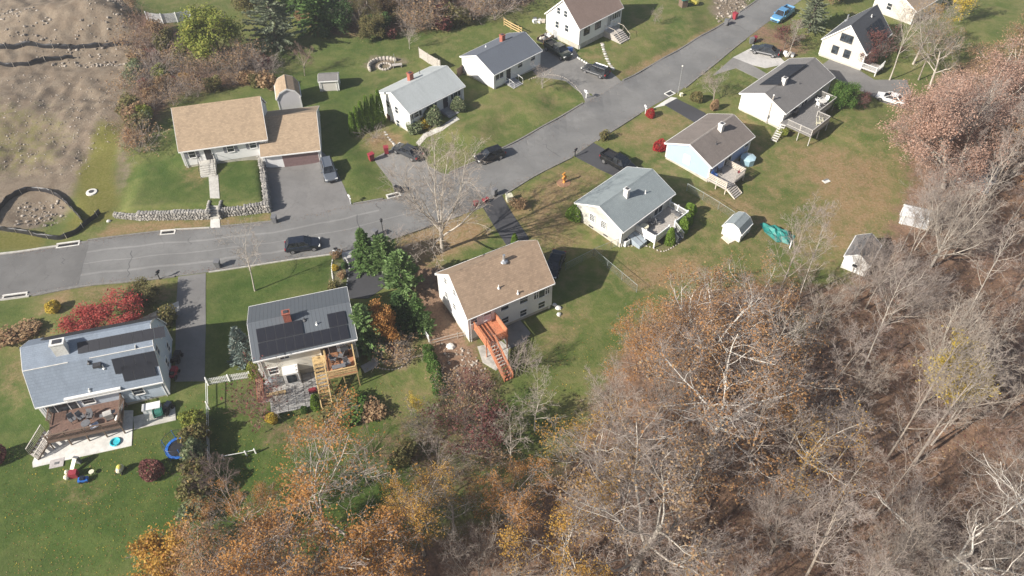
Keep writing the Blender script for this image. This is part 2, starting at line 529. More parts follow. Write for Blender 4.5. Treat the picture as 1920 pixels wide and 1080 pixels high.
# sunken basin inside the silt fence ring
q = P(85, 402, -.2)
ZZ = ZZ - .75 * np.exp(-(((XX - q.x) / 4.2) ** 2 + ((YY - q.y) / 2.6) ** 2) ** 2)
ZZ = ZZ + att[..., 2] * (vnoise(3.2, 4) * .3 + vnoise(1.3, 5) * .16) * (YY < 75)
ZZ = ZZ + (1 - att[..., 1]) * vnoise(1.6, 6) * .04
ny, nx = XX.shape
ids = np.arange(nx * ny).reshape(ny, nx)
FF = np.stack([ids[:-1, :-1], ids[:-1, 1:], ids[1:, 1:], ids[1:, :-1]], -1).reshape(-1, 4)
gm = NB('ground')
at = gm.n('ShaderNodeAttribute'); at.attribute_name = 'zone'
sp = gm.n('ShaderNodeSeparateColor'); gm.link(at.outputs['Color'], sp.inputs[0])
pos = gm.pos()
n1 = gm.noise(.12, 5, .6, pos); n2 = gm.noise(.55, 6, .65, pos); n3 = gm.noise(3.2, 5, .7, pos); n4 = gm.noise(14, 3, .7, pos); n5 = gm.noise(.9, 4, .6, pos, .8)
grass = gm.mix(gm.ramp(n1, .35, .65), (.088, .124, .03), (.145, .162, .048))
grass = gm.mix(gm.math('MULTIPLY', gm.ramp(n2, .42, .7), .7), grass, (.20, .188, .075))
grass = gm.mix(gm.math('MULTIPLY', gm.ramp(n3, .4, .75), .55), grass, (.066, .098, .024))
n6 = gm.noise(.28, 6, .7, pos, 1.2); n7 = gm.noise(1.4, 6, .75, pos, .6)
grass = gm.mix(gm.math('MULTIPLY', gm.ramp(n6, .48, .64), .55), grass, (.20, .18, .075))
grass = gm.mix(gm.math('MULTIPLY', gm.ramp(n7, .55, .72), .6), grass, (.235, .20, .10))
grass = gm.mix(gm.math('MULTIPLY', gm.ramp(n4, .55, .8), .4), grass, (.21, .205, .08))
la = gm.n('ShaderNodeAttribute'); la.attribute_name = 'lush'
lush_c = gm.mix(gm.ramp(n2, .35, .7), (.044, .086, .015), (.082, .122, .026))
lush_c = gm.mix(gm.math('MULTIPLY', gm.ramp(n3, .42, .75), .6), lush_c, (.034, .064, .012))
lush_c = gm.mix(gm.math('MULTIPLY', gm.ramp(n7, .58, .74), .45), lush_c, (.17, .155, .06))
grass = gm.mix(gm.math('MULTIPLY', la.outputs['Fac'], .85), grass, lush_c)
dryc = gm.mix(gm.ramp(n3, .3, .7), (.25, .158, .078), (.31, .225, .128))
dryc = gm.mix(gm.math('MULTIPLY', gm.ramp(n5, .5, .7), .6), dryc, (.16, .155, .055))
dirtc = gm.mix(gm.ramp(n2, .3, .7), (.185, .142, .102), (.265, .216, .16))
dirtc = gm.mix(gm.math('MULTIPLY', gm.ramp(n3, .45, .7), .6), dirtc, (.15, .11, .073))
n8 = gm.noise(5.5, 6, .8, pos, .4)
dirtc = gm.mix(gm.math('MULTIPLY', gm.ramp(n8, .52, .66), .55), dirtc, (.12, .092, .068))
dirtc = gm.mix(gm.math('MULTIPLY', gm.ramp(n4, .6, .78), .6), dirtc, (.36, .31, .25))
litc = gm.mix(gm.ramp(n3, .3, .7), (.165, .10, .066), (.285, .18, .118))
litc = gm.mix(gm.math('MULTIPLY', gm.ramp(n4, .5, .75), .6), litc, (.36, .245, .165))
litc = gm.mix(gm.math('MULTIPLY', gm.ramp(n5, .5, .68), .6), litc, (.10, .075, .057))
mossc = gm.mix(gm.ramp(n3, .3, .7), (.115, .120, .022), (.185, .165, .055))
def msk(ch, soft=.22):
    # zone weight broken up by noise
    a = gm.math('ADD', ch, gm.math('MULTIPLY', gm.math('SUBTRACT', n2, .5), 1.1))
    a = gm.math('ADD', a, gm.math('MULTIPLY', gm.math('SUBTRACT', n3, .5), .8))
    return gm.math('MULTIPLY', gm.ramp(a, .5 - soft, .5 + soft), gm.ramp(ch, .02, .2))
c = gm.mix(msk(sp.outputs[0], .35), grass, dryc)
c = gm.mix(msk(sp.outputs[2], .3), c, litc)
c = gm.mix(msk(sp.outputs[1], .3), c, dirtc)
c = gm.mix(msk(at.outputs['Alpha'], .3), c, mossc)
gm.link(c, gm.b.inputs['Base Color'])
gm.b.inputs['Roughness'].default_value = .95
gm.b.inputs['Specular IOR Level'].default_value = .15
gm.bump(gm.math('ADD', n4, gm.math('MULTIPLY', n3, 1.5)), .5, .12)
me = arr_mesh('ground', np.stack([XX, YY, ZZ], -1).reshape(-1, 3), FF, gm.m, smooth=True)
ca = me.color_attributes.new('zone', 'FLOAT_COLOR', 'POINT')
ca.data.foreach_set('color', att.reshape(-1))
lat = me.attributes.new('lush', 'FLOAT', 'POINT')
lat.data.foreach_set('value', lush.reshape(-1).astype(np.float32))
ground = meshobj('ground', me)
tag(ground, kind='structure')
# exact height of the finished sheet (bilinear), used by everything set down from here on
def gz(x, y):
    i = int(np.clip(np.searchsorted(GX, x) - 1, 0, nx - 2)); j = int(np.clip(np.searchsorted(GY, y) - 1, 0, ny - 2))
    fx = (x - GX[i]) / (GX[i + 1] - GX[i]); fy = (y - GY[j]) / (GY[j + 1] - GY[j])
    return float((ZZ[j, i] * (1 - fx) + ZZ[j, i + 1] * fx) * (1 - fy) + (ZZ[j + 1, i] * (1 - fx) + ZZ[j + 1, i + 1] * fx) * fy)
def G(px, py, dz=0.0):
    z = 0.0
    for _ in range(14):
        q = P(px, py, z + dz)
        z2 = gz(q.x, q.y)
        if abs(z2 - z) < 2e-3: break
        z = .4 * z + .6 * z2
    return Vector((q.x, q.y, gz(q.x, q.y)))

# ---------------------------------------------------------------- paved sheets draped on the ground
def asphalt(name, c, patch=.35, crack=.5):
    m = NB(name)
    v = m.pos()
    a = m.noise(.22, 5, .6, v); b = m.noise(1.6, 6, .7, v); g = m.noise(22, 3, .7, v)
    cc = m.mix(m.ramp(a, .35, .65), col(c, .88), col(c, 1.1))
    cc = m.mix(m.math('MULTIPLY', m.ramp(b, .45, .75), patch), cc, col(c, .7))
    cc = m.mix(m.math('MULTIPLY', m.ramp(g, .5, .8), .35), cc, col(c, 1.45))
    vo = m.n('ShaderNodeTexVoronoi', feature='DISTANCE_TO_EDGE'); vo.inputs['Scale'].default_value = .28
    dn = m.n('ShaderNodeTexNoise'); dn.inputs['Scale'].default_value = .9; dn.inputs['Detail'].default_value = 4
    m.link(v, dn.inputs['Vector'])
    ad = m.n('ShaderNodeVectorMath', operation='ADD'); m.link(v, ad.inputs[0]); m.link(dn.outputs['Color'], ad.inputs[1]); m.link(ad.outputs[0], vo.inputs['Vector'])
    cr = m.math('MULTIPLY', m.math('LESS_THAN', vo.outputs['Distance'], .006), crack)
    cc = m.mix(cr, cc, col(c, .55))
    m.link(cc, m.b.inputs['Base Color'])
    m.b.inputs['Roughness'].default_value = .9
    m.bump(g, .2, .02)
    MATS[name] = m.m
    return m.m
ROADM = asphalt('road_asphalt', (.180, .177, .170), .3, .3)
ROADD = asphalt('old_road_asphalt', (.145, .141, .135), .3, .4)
DRIVEG = asphalt('driveway_grey', (.185, .178, .170), .45, .3)
DRIVED = asphalt('driveway_dark', (.055, .055, .060), .4, .2)
DRIVEW = asphalt('driveway_worn', (.225, .215, .200), .6, .3)
DRIVEP = asphalt('driveway_pale', (.50, .48, .45), .8, .3)
CONC = mat('concrete', (.50, .48, .43), .85, .15, 2.2, bump=.15, dirt=.35)
CONCW = mat('pale_concrete', (.66, .64, .59), .8, .12, 2.0, bump=.1, dirt=.2)
PAVE = mat('patio_stone', (.40, .39, .37), .85, .18, 1.5, bump=.2, dirt=.3)
def sheet(name, poly, off, material, parent=None, step=1.2, kind='structure', thick=.06):
    """polygon of world points laid on the ground, cut up so that it follows it"""
    bm = bmesh.new()
    vs = [bm.verts.new((p[0], p[1], 0)) for p in poly]
    f = bm.faces.new(vs)
    bm.normal_update()
    if f.normal.z < 0: f.normal_flip()
    bmesh.ops.triangulate(bm, faces=bm.faces[:])
    xs = [p[0] for p in poly]; ys = [p[1] for p in poly]
    for ax, lo, hi in ((0, min(xs), max(xs)), (1, min(ys), max(ys))):
        k = math.ceil(lo / step) * step
        while k < hi:
            nrm = (1, 0, 0) if ax == 0 else (0, 1, 0)
            bmesh.ops.bisect_plane(bm, geom=bm.verts[:] + bm.edges[:] + bm.faces[:], plane_co=(k if ax == 0 else 0, k if ax else 0, 0), plane_no=nrm)
            k += step
    for v in bm.verts:
        v.co.z = gz(v.co.x, v.co.y) + off
    ext = bmesh.ops.extrude_face_region(bm, geom=bm.faces[:])
    top = [e for e in ext['geom'] if isinstance(e, bmesh.types.BMVert)]
    for v in top: v.co.z -= 0.0
    lowv = set(bm.verts) - set(top)
    for v in lowv: v.co.z -= thick + off
    bm.normal_update()
    me = bpy.data.meshes.new(name)
    bmesh.ops.recalc_face_normals(bm, faces=bm.faces[:])
    bm.to_mesh(me); bm.free()
    me.materials.append(material)
    o = meshobj(name, me, parent)
    if kind: tag(o, kind=kind)
    return o
def gpoly(pts):
    return [G(*p) for p in pts]
def smooth_line(pts, n=6):
    """Catmull-Rom through world points"""
    p = [Vector(q) for q in pts]
    out = []
    for i in range(len(p) - 1):
        a, b, c, d = p[max(i - 1, 0)], p[i], p[i + 1], p[min(i + 2, len(p) - 1)]
        for k in range(n):
            t = k / n
            out.append(.5 * ((2 * b) + (c - a) * t + (2 * a - 5 * b + 4 * c - d) * t * t + (3 * b - a - 3 * c + d) * t ** 3))
    out.append(p[-1])
    return out
NORTH = [(-500, 520), (-200, 492), (0, 475), (60, 468), (110, 460), (165, 451), (250, 440), (315, 433), (400, 427), (510, 416), (600, 398), (660, 384), (742, 369), (800, 343), (850, 322), (900, 300), (960, 270), (1030, 231), (1095, 193), (1165, 152), (1270, 96), (1330, 60), (1395, 18), (1430, -8), (1520, -70)]
SOUTH = [(1620, -60), (1500, 2), (1450, 35), (1400, 72), (1340, 120), (1275, 170), (1205, 210), (1118, 264), (1075, 293), (1000, 331), (945, 364), (905, 388), (868, 402), (790, 429), (690, 463), (620, 477), (530, 489), (440, 503), (385, 511), (330, 518), (250, 527), (165, 535), (60, 554), (0, 562), (-200, 592), (-500, 630)]
n_line = smooth_line(gpoly(NORTH), 3); s_line = smooth_line(gpoly(SOUTH), 3)
sheet('road', n_line + s_line, .03, ROADM)
sheet('road_patch', gpoly([(-300, 545), (-300, 505), (0, 480), (60, 471), (110, 464), (165, 454), (166, 462), (155, 500), (147, 534), (60, 550), (0, 558)]), .038, ROADD)
sheet('road_patch', gpoly([(850, 370), (888, 350), (915, 374), (905, 386), (868, 399), (840, 392)]), .036, ROADD)
SEAM = asphalt('seam_asphalt', (.235, .23, .22), .3, .2)
_nl, _sl = smooth_line(gpoly(NORTH), 4), smooth_line(gpoly(SOUTH[::-1]), 4)
def lane(f, i0, i1, w, m):
    pts = []
    n = 60
    for k in range(n + 1):
        t = k / n
        a = _nl[int(t * (len(_nl) - 1))]; 
        # nearest point on the far edge
        b = min(_sl, key=lambda p: (p - a).length)
        pts.append(a.lerp(b, f + .012 * math.sin(k * 1.7)))
    pts = pts[int(i0 * n):int(i1 * n)]
    L, Rr = [], []
    for i, p in enumerate(pts):
        d = (pts[min(i + 1, len(pts) - 1)] - pts[max(i - 1, 0)]).normalized(); nn = Vector((-d.y, d.x, 0))
        L.append(p + nn * w / 2); Rr.append(p - nn * w / 2)
    sheet('road_seam', L + Rr[::-1], .035, m)
TAR = mat('tar_seal', (.07, .07, .07), .7, .15, 3)
lane(.52, .16, .60, .16, SEAM); lane(.76, .16, .42, .35, SEAM); lane(.27, .2, .5, .3, SEAM)
def strip(name, line, w, h, material, zoff=0.0, **kw):
    mb = MB()
    for a, b in zip(line[:-1], line[1:]):
        a2 = Vector((a.x, a.y, gz(a.x, a.y) + zoff)); b2 = Vector((b.x, b.y, gz(b.x, b.y) + zoff))
        if (b2 - a2).length < .01: continue
        mb.beam(a2, b2 + (b2 - a2).normalized() * .02, w, h)
    o = mb.build(name, material)
    tag(o, kind='structure')
    return o
KERB = mat('kerb_asphalt', (.20, .19, .175), .9, .2, 3, bump=.2, dirt=.3)
KERBC = mat('kerb_concrete', (.45, .43, .385), .85, .15, 3, bump=.1, dirt=.3)
def kerb(pts, material=KERB, w=.22, h=.26):
    strip('kerb', smooth_line(gpoly(pts), 4), w, h, material)
kerb([(-200, 494), (0, 476.5), (60, 469), (110, 461.5)], KERBC, .3)
kerb([(165, 451), (250, 440), (302, 434)]); kerb([(328, 431), (393, 427.5)], KERBC); kerb([(414, 425), (510, 415.5)])
kerb([(662, 383), (718, 373)]); kerb([(842, 325), (900, 299.5), (960, 269.5), (1030, 230.5), (1093, 194)])
kerb([(1168, 151), (1270, 95.5), (1330, 59.5), (1395, 17.5), (1430, -8)])
kerb([(1398, 74), (1340, 121), (1285, 165)]); kerb([(1200, 213), (1120, 264)]); kerb([(1073, 295), (1000, 332), (948, 364)])
kerb([(866, 404), (790, 430), (692, 464)]); kerb([(630, 476.5), (530, 490), (440, 504), (392, 511)], KERBC, .15)
kerb([(328, 519), (250, 528), (165, 536), (62, 555)]); kerb([(55, 556), (0, 563), (-200, 593)], KERBC)
def drive(pts, material, off=.034):
    sheet('driveway', gpoly(pts), off, material)
drive([(509, 417), (508, 395), (493, 305), (492, 298), (530, 300), (600, 288), (604, 284), (626, 308), (660, 384), (600, 399)], DRIVEG)
drive([(700, 298), (728, 282), (745, 276), (790, 288), (803, 311), (830, 326), (845, 326), (800, 346), (744, 370), (735, 345)], DRIVEW)
drive([(985, 118), (1010, 92), (1075, 88), (1090, 115), (1140, 130), (1165, 153), (1098, 193), (1090, 175), (1060, 152), (1010, 145)], DRIVEW)
drive([(334, 519), (386, 512), (386, 600), (384, 715), (328, 716), (330, 600)], DRIVEG)
drive([(644, 486), (690, 475), (700, 505), (730, 515), (727, 535), (690, 560), (652, 560), (650, 520)], DRIVED, .04)
sheet('driveway_apron', gpoly([(640, 474), (686, 464), (692, 474), (643, 487)]), .044, DRIVEP)
drive([(905, 389), (941, 366), (960, 400), (992, 447), (985, 470), (955, 468), (930, 430)], DRIVED)
drive([(1077, 293), (1113, 268), (1150, 290), (1176, 306), (1180, 330), (1150, 330), (1120, 316)], DRIVED)
drive([(1246, 197), (1268, 185), (1322, 212), (1330, 226), (1306, 232)], DRIVED, .042)
sheet('driveway_apron', gpoly([(1225, 203), (1258, 182), (1270, 184), (1246, 198)]), .038, CONCW)
drive([(1374, 108), (1420, 84), (1460, 105), (1475, 120), (1435, 128), (1410, 122)], DRIVEP)
drive([(1335, 142), (1374, 108), (1410, 122), (1440, 140), (1425, 150), (1380, 128)], DRIVEW)
drive([(1530, 130), (1560, 108), (1600, 125), (1640, 150), (1700, 150), (1710, 180), (1700, 205), (1650, 190), (1600, 165)], DRIVEG)
# drain grates set in concrete frames at the road edge
GRATE = mat('grate_iron', (.05, .05, .05), .6, .2, 5)
def basin(px, py, label, w=1.9, d=.85, ang=None, ref=None):
    a, b = G(*ref[0]), G(*ref[1])
    an = math.atan2(b.y - a.y, b.x - a.x)
    q = G(px, py)
    t = thing('catch_basin', label, 'drain', (q.x, q.y, q.z + .03), an, 'storm drains at the road edge')
    mb = MB()
    mb.bx(-w / 2, w / 2, -d / 2, -d / 2 + .16, -.05, .045); mb.bx(-w / 2, w / 2, d / 2 - .22, d / 2, -.05, .14)
    mb.bx(-w / 2, -w / 2 + .18, -d / 2 + .162, d / 2 - .222, -.05, .044); mb.bx(w / 2 - .18, w / 2, -d / 2 + .162, d / 2 - .222, -.05, .044)
    mb.build('concrete_frame', CONCW, t)
    g = MB()
    g.bx(-w / 2 + .185, w / 2 - .185, -d / 2 + .165, d / 2 - .225, -.03, .012)
    k = -w / 2 + .25
    while k < w / 2 - .2:
        g.bx(k, k + .04, -d / 2 + .165, d / 2 - .225, .013, .035); k += .1
    g.build('grate', GRATE, t)
basin(315, 436, 'storm drain in a pale frame below the left stone wall', ref=((280, 440), (350, 434)))
basin(128, 459, 'long storm drain by the black silt fence ring', 2.8, ref=((90, 465), (160, 455)))
basin(738, 367, 'storm drain at the mouth of the worn driveway beside the black bins', ref=((700, 377), (760, 362)))
basin(1256, 176, 'storm drain at the foot of the grey light pole', 1.5, 1.1, ref=((1230, 190), (1280, 165)))
basin(28, 556, 'storm drain at the left edge of the photo by the green lawn', 2.8, ref=((0, 561), (60, 553)))
# footpaths
sheet('footpath', gpoly([(391, 328), (409, 328), (412, 372), (394, 372)]), .05, CONC)
sheet('footpath', gpoly([(395, 410), (412, 410), (413, 427), (394, 428)]), .05, CONCW)
sheet('footpath', gpoly([(262, 598), (335, 565), (337, 582), (285, 602)]), .05, CONC)
sheet('footpath', gpoly([(780, 268), (795, 250), (830, 235), (855, 218), (862, 224), (830, 245), (800, 258), (786, 274)]), .05, CONC)
sheet('patio', gpoly([(250, 782), (328, 762), (330, 788), (252, 806)]), .07, CONC)
sheet('patio', gpoly([(61, 868), (80, 820), (110, 790), (200, 770), (250, 770), (247, 836), (62, 877)]), .065, CONCW)
sheet('patio', gpoly([(935, 622), (975, 600), (995, 625), (985, 640), (955, 655)]), .05, DRIVEW)
sheet('patio', gpoly([(895, 650), (940, 640), (953, 650), (952, 680), (930, 695), (905, 680)]), .05, CONC)

_r = random.Random(21)
for _k in range(16):
    _t = _r.uniform(.18, .93); a_ = _nl[int(_t * (len(_nl) - 1))]; b_ = min(_sl, key=lambda p: (p - a_).length)
    f0, f1 = sorted((_r.uniform(.03, .95), _r.uniform(.03, .95)))
    if f1 - f0 < .15: continue
    pts_ = []; d_ = (b_ - a_); n_ = Vector((-d_.y, d_.x, 0)).normalized()
    for i in range(9):
        pts_.append(a_ + d_ * (f0 + (f1 - f0) * i / 8) + n_ * (_r.uniform(-.25, .25) + (i - 4) * _r.uniform(-.1, .1)))
    w_ = _r.uniform(.04, .07); tn = [(pts_[min(i + 1, 8)] - pts_[max(i - 1, 0)]).normalized() for i in range(9)]
    L_ = [p + Vector((-t.y, t.x, 0)) * w_ / 2 for p, t in zip(pts_, tn)]; R_ = [p - Vector((-t.y, t.x, 0)) * w_ / 2 for p, t in zip(pts_, tn)]
    sheet('crack_seal', L_ + R_[::-1], .0385, TAR)
# ================================================================ houses
WHITE = mat('white_trim', (.80, .79, .76), .55, .05, 2)
DARKTRIM = mat('dark_trim', (.06, .06, .065), .5, .1, 3)
GLASS = glassmat()
SOLAR = mat('solar_cell', (.012, .013, .02), .45, .1, 2)
SOLARF = mat('solar_frame', (.055, .055, .06), .4, .1, 4)
BRICK = mat('chimney_brick', (.34, .11, .075), .9, .25, 7, bump=.3)
CHIMW = mat('chimney_white', (.72, .70, .66), .8, .12, 5, bump=.3, dirt=.35)
FOUND = mat('foundation', (.48, .45, .38), .9, .15, 1.5, bump=.2, dirt=.3)
ALU = mat('galvanised', (.55, .56, .57), .4, .1, 4, metal=.7)
def px_house(quad, ez):
    """centre, heading, roof length and depth from three or four eave corners seen in the photo (None = hidden)"""
    g = [None if q is None else P(*q, ez) for q in quad]
    for i in range(4):
        if g[i] is None: g[i] = g[(i + 1) % 4] + g[(i - 1) % 4] - g[(i + 2) % 4]
    c = (g[0] + g[1] + g[2] + g[3]) / 4
    e = ((g[1] - g[0]) + (g[2] - g[3])) / 2
    d = ((g[0] - g[3]) + (g[1] - g[2])) / 2
    return c, math.atan2(e.y, e.x), e.length, d.length
class House:
    def __init__(s, name, label, quad, ez, rise, wallm, roofm, base, ov=.35, gov=.25, prof=None, found=.45, trim=None, geo=None, found_m=None):
        c, s.ang, s.L, s.D = geo if geo else px_house(quad, ez)
        s.o = Vector((c.x, c.y, base))
        s.ez, s.rz = ez - base, ez - base + rise
        s.t = thing(name, label, 'shed' if 'shed' in name else ('garage' if 'garage' in name else 'house'), s.o, s.ang)
        s.Lw, s.Dw = s.L / 2 - gov, s.D / 2 - ov
        s.trim = trim or WHITE
        s.ov, s.gov = ov, gov
        s.wallm, s.roofm = wallm, roofm
        # roof profile: list of (v, z) from front eave over the ridge to the back eave
        s.prof = prof(s) if prof else [(-s.D / 2, s.ez), (0, s.rz), (s.D / 2, s.ez)]
        th = .16
        # walls
        slope0 = (s.prof[1][1] - s.prof[0][1]) / (s.prof[1][0] - s.prof[0][0])
        s.we = s.ez + slope0 * ov - th                                     # wall height at the eaves
        def inz(v):
            for (a, za), (b, zb) in zip(s.prof[:-1], s.prof[1:]):
                if a <= v <= b: return za + (zb - za) * (v - a) / (b - a)
            return s.ez
        s.inz = inz
        top = [(v, z - th) for v, z in s.prof[1:-1]]
        zf = found
        lo = -1.6
        mb = MB()
        outline = [(-s.Dw, zf), (-s.Dw, s.we)] + top + [(s.Dw, inz(s.Dw) - th), (s.Dw, zf)]
        mb.prism([(-s.Lw, v, z) for v, z in outline], (2 * s.Lw, 0, 0))
        s.wall = mb.build('wall', wallm, s.t)
        MB().bx(-s.Lw + .03, s.Lw - .03, -s.Dw + .03, s.Dw - .03, lo, zf).build('foundation', found_m or FOUND, s.t)
        # roof slabs
        r = MB()
        pr = s.prof
        for (a, za), (b, zb) in zip(pr[:-1], pr[1:]):
            n = Vector((0, -(zb - za), b - a)).normalized() * th
            r.prism([(-s.L / 2, a, za), (s.L / 2, a, za), (s.L / 2, b, zb), (-s.L / 2, b, zb)], (0, -n.y * 0, -th))
        s.roof = r.build('roof', roofm, s.t)
        rc = MB()
        k = max(range(len(pr)), key=lambda i: pr[i][1])
        rc.prism([(-s.L / 2 - .01, pr[k][0] - .16, pr[k][1] - .16 * abs((pr[k][1] - pr[k - 1][1]) / (pr[k][0] - pr[k - 1][0])) + .012), (-s.L / 2 - .01, pr[k][0], pr[k][1] + .035), (-s.L / 2 - .01, pr[k][0] + .16, pr[k][1] - .16 * abs((pr[k][1] - pr[k + 1][1]) / (pr[k][0] - pr[k + 1][0])) + .012), (-s.L / 2 - .01, pr[k][0], pr[k][1] - .1)], (s.L + .02, 0, 0))
        rc.build('ridge_cap', roofm, s.roof)
        # trim: rake boards, fascia with gutters, corner boards
        for sx in (-1, 1):
            q = MB()
            x0 = sx * (s.L / 2 + .022)
            for (a, za), (b, zb) in zip(pr[:-1], pr[1:]):
                q.prism([(x0 - .02, a, za + .01), (x0 - .02, b, zb + .01), (x0 - .02, b, zb - .24), (x0 - .02, a, za - .24)], (.04, 0, 0))
            q.build('rake_board', s.trim, s.t)
        for sy, z in ((-1, pr[0][1]), (1, pr[-1][1])):
            y = pr[0][0] if sy < 0 else pr[-1][0]
            g = MB().bx(-s.L / 2, s.L / 2, y + sy * .002, y + sy * .11, z - .19, z - .05)
            g.build('gutter', s.trim, s.t)
        q = MB()
        for sx in (-1, 1):
            for sy in (-1, 1):
                q = MB(); w = .05
                q.box((sx * (s.Lw - .03), sy * (s.Dw - .03), (zf + s.we) / 2 - .1), (.16, .16, s.we - zf - .22))
                q.build('corner_board', s.trim, s.t)
        # downspouts at the two front corners
        for sx in (-1, 1):
            q = MB().bx(sx * (s.Lw - .28) - .04, sx * (s.Lw - .28) + .04, -s.Dw - .085, -s.Dw - .005, -.3, s.we - .05)
            q.build('downspout', s.trim, s.t)
    # -- photo pixel to this house's own coordinates
    def lray(s, px, py):
        d = ray(px, py); c, n = math.cos(-s.ang), math.sin(-s.ang)
        o = Vector((0, 0, CAMZ)) - s.o
        rot = lambda v: Vector((v.x * c - v.y * n, v.x * n + v.y * c, v.z))
        return rot(o), rot(d)
    def at(s, px, py, z):
        o, d = s.lray(px, py); t = (z - o.z) / d.z
        return o + d * t
    def on(s, px, py, side):
        o, d = s.lray(px, py)
        if side == 'F': t = (-s.Dw - o.y) / d.y
        elif side == 'B': t = (s.Dw - o.y) / d.y
        elif side == 'L': t = (-s.Lw - o.x) / d.x
        else: t = (s.Lw - o.x) / d.x
        return o + d * t
    def onroof(s, px, py, seg):
        """seg: which pair of profile points"""
        (a, za), (b, zb) = s.prof[seg], s.prof[seg + 1]
        o, d = s.lray(px, py)
        k = (zb - za) / (b - a)
        t = (za + k * (o.y - a) - o.z) / (d.z - k * d.y)
        return o + d * t
    def frame(s, side):
        """origin-independent axes of a wall: along, out"""
        return {'F': (Vector((1, 0, 0)), Vector((0, -1, 0))), 'B': (Vector((-1, 0, 0)), Vector((0, 1, 0))), 'L': (Vector((0, -1, 0)), Vector((-1, 0, 0))), 'R': (Vector((0, 1, 0)), Vector((1, 0, 0)))}[side]
    def slab(s, mb, c, al, out, a0, a1, z0, z1, d0, d1):
        p = [c + al * a + Vector((0, 0, z)) + out * d0 for a, z in ((a0, z0), (a1, z0), (a1, z1), (a0, z1))]
        mb.prism(p, out * (d1 - d0))
    def window(s, px, py, w, h, side, kind='double', shutter=None, frame=None, glass=None, label=None):
        c = s.on(px, py, side); al, out = s.frame(side)
        fm = frame or WHITE
        if side in 'FB': c.z = min(c.z, s.we - h / 2 - .16)
        f = MB(); b = .09; d1 = .07
        s.slab(f, c, al, out, -w / 2 - b, -w / 2, -h / 2 - b, h / 2 + b, -.02, d1)
        s.slab(f, c, al, out, w / 2, w / 2 + b, -h / 2 - b, h / 2 + b, -.02, d1)
        s.slab(f, c, al, out, -w / 2, w / 2, h / 2, h / 2 + b, -.02, d1)
        s.slab(f, c, al, out, -w / 2, w / 2, -h / 2 - b, -h / 2, -.02, d1 + .04)
        if kind == 'double': s.slab(f, c, al, out, -w / 2, w / 2, -.03, .03, -.02, d1 - .02)
        if kind == 'triple':
            for k in (-1, 1): s.slab(f, c, al, out, k * w * .22 - .04, k * w * .22 + .04, -h / 2, h / 2, -.02, d1 - .02)
        if kind == 'slider': s.slab(f, c, al, out, -.04, .04, -h / 2, h / 2, -.02, d1 - .02)
        if kind == 'grid':
            for k in (-.17, .17): s.slab(f, c, al, out, k * w - .02, k * w + .02, -h / 2, h / 2, -.02, d1 - .03)
            for k in (-.25, 0, .25): s.slab(f, c, al, out, -w / 2, w / 2, k * h - .022, k * h + .022, -.02, d1 - .032)
        o = f.build('window', fm, s.t)
        if label: o['label'] = label
        g = MB()
        s.slab(g, c, al, out, -w / 2 + .001, w / 2 - .001, -h / 2 + .001, h / 2 - .001, -.03, .018)
        g.build('pane', glass or GLASS, o)
        if shutter:
            for k in (-1, 1):
                m = MB(); x = k * (w / 2 + b + .03 + .2)
                s.slab(m, c, al, out, x - .2, x + .2, -h / 2 - .05, h / 2 + .05, .003, .05)
                zz = -h / 2
                while zz < h / 2: s.slab(m, c, al, out, x - .15, x + .15, zz, zz + .06, .05, .065); zz += .12
                m.build('shutter', shutter, s.t)
        return o
    def door(s, px, py, w, h, side, material, label=None, frame=None):
        c = s.on(px, py, side); al, out = s.frame(side)
        if side in 'FB': c.z = min(c.z, s.we - h / 2 - .14)
        f = MB()
        s.slab(f, c, al, out, -w / 2, w / 2, -h / 2, h / 2, -.02, .04)
        for a in (-.27, .05):
            s.slab(f, c, al, out, -w * .32, w * .32, a * h, a * h + .28 * h, .04, .055)
        o = f.build('door', material, s.t)
        if label: o['label'] = label
        q = MB(); b = .1
        s.slab(q, c, al, out, -w / 2 - b, -w / 2 - .001, -h / 2, h / 2 + b, -.02, .07)
        s.slab(q, c, al, out, w / 2 + .001, w / 2 + b, -h / 2, h / 2 + b, -.02, .07)
        s.slab(q, c, al, out, -w / 2, w / 2, h / 2 + .001, h / 2 + b, -.02, .07)
        q.build('door_frame', frame or WHITE, o)
        k = MB(); s.slab(k, c, al, out, w * .34, w * .42, -.06, .06, .055, .11)
        k.build('handle', ALU, o)
        return o
    def chimney(s, px, py, seg, w=.7, d=.7, h=1.2, material=None, pots=1):
        q = s.onroof(px, py, seg); m = material or BRICK
        c = MB().bx(q.x - w / 2, q.x + w / 2, q.y - d / 2, q.y + d / 2, q.z - .8, q.z + h)
        c.bx(q.x - w / 2 - .06, q.x + w / 2 + .06, q.y - d / 2 - .06, q.y + d / 2 + .06, q.z + h + .001, q.z + h + .12)
        o = c.build('chimney', m, s.roof)
        MB().bx(q.x - w * .32, q.x + w * .32, q.y - d * .32, q.y + d * .32, q.z + h + .122, q.z + h + .2).build('flue', DARKTRIM, o) if h > .1 else None
        return q
    def pipe(s, px, py, seg, h=.4, r=.06, material=None):
        q = s.onroof(px, py, seg)
        c = MB().tube([(q.x, q.y, q.z - .2), (q.x, q.y, q.z + h)], r, 8)
        c.lathe((q.x, q.y, q.z - .05), [(r * 3, -.05), (r * 2.6, .06), (r * 1.2, .16)], 8)
        c.build('vent_pipe', material or WHITE, s.roof)
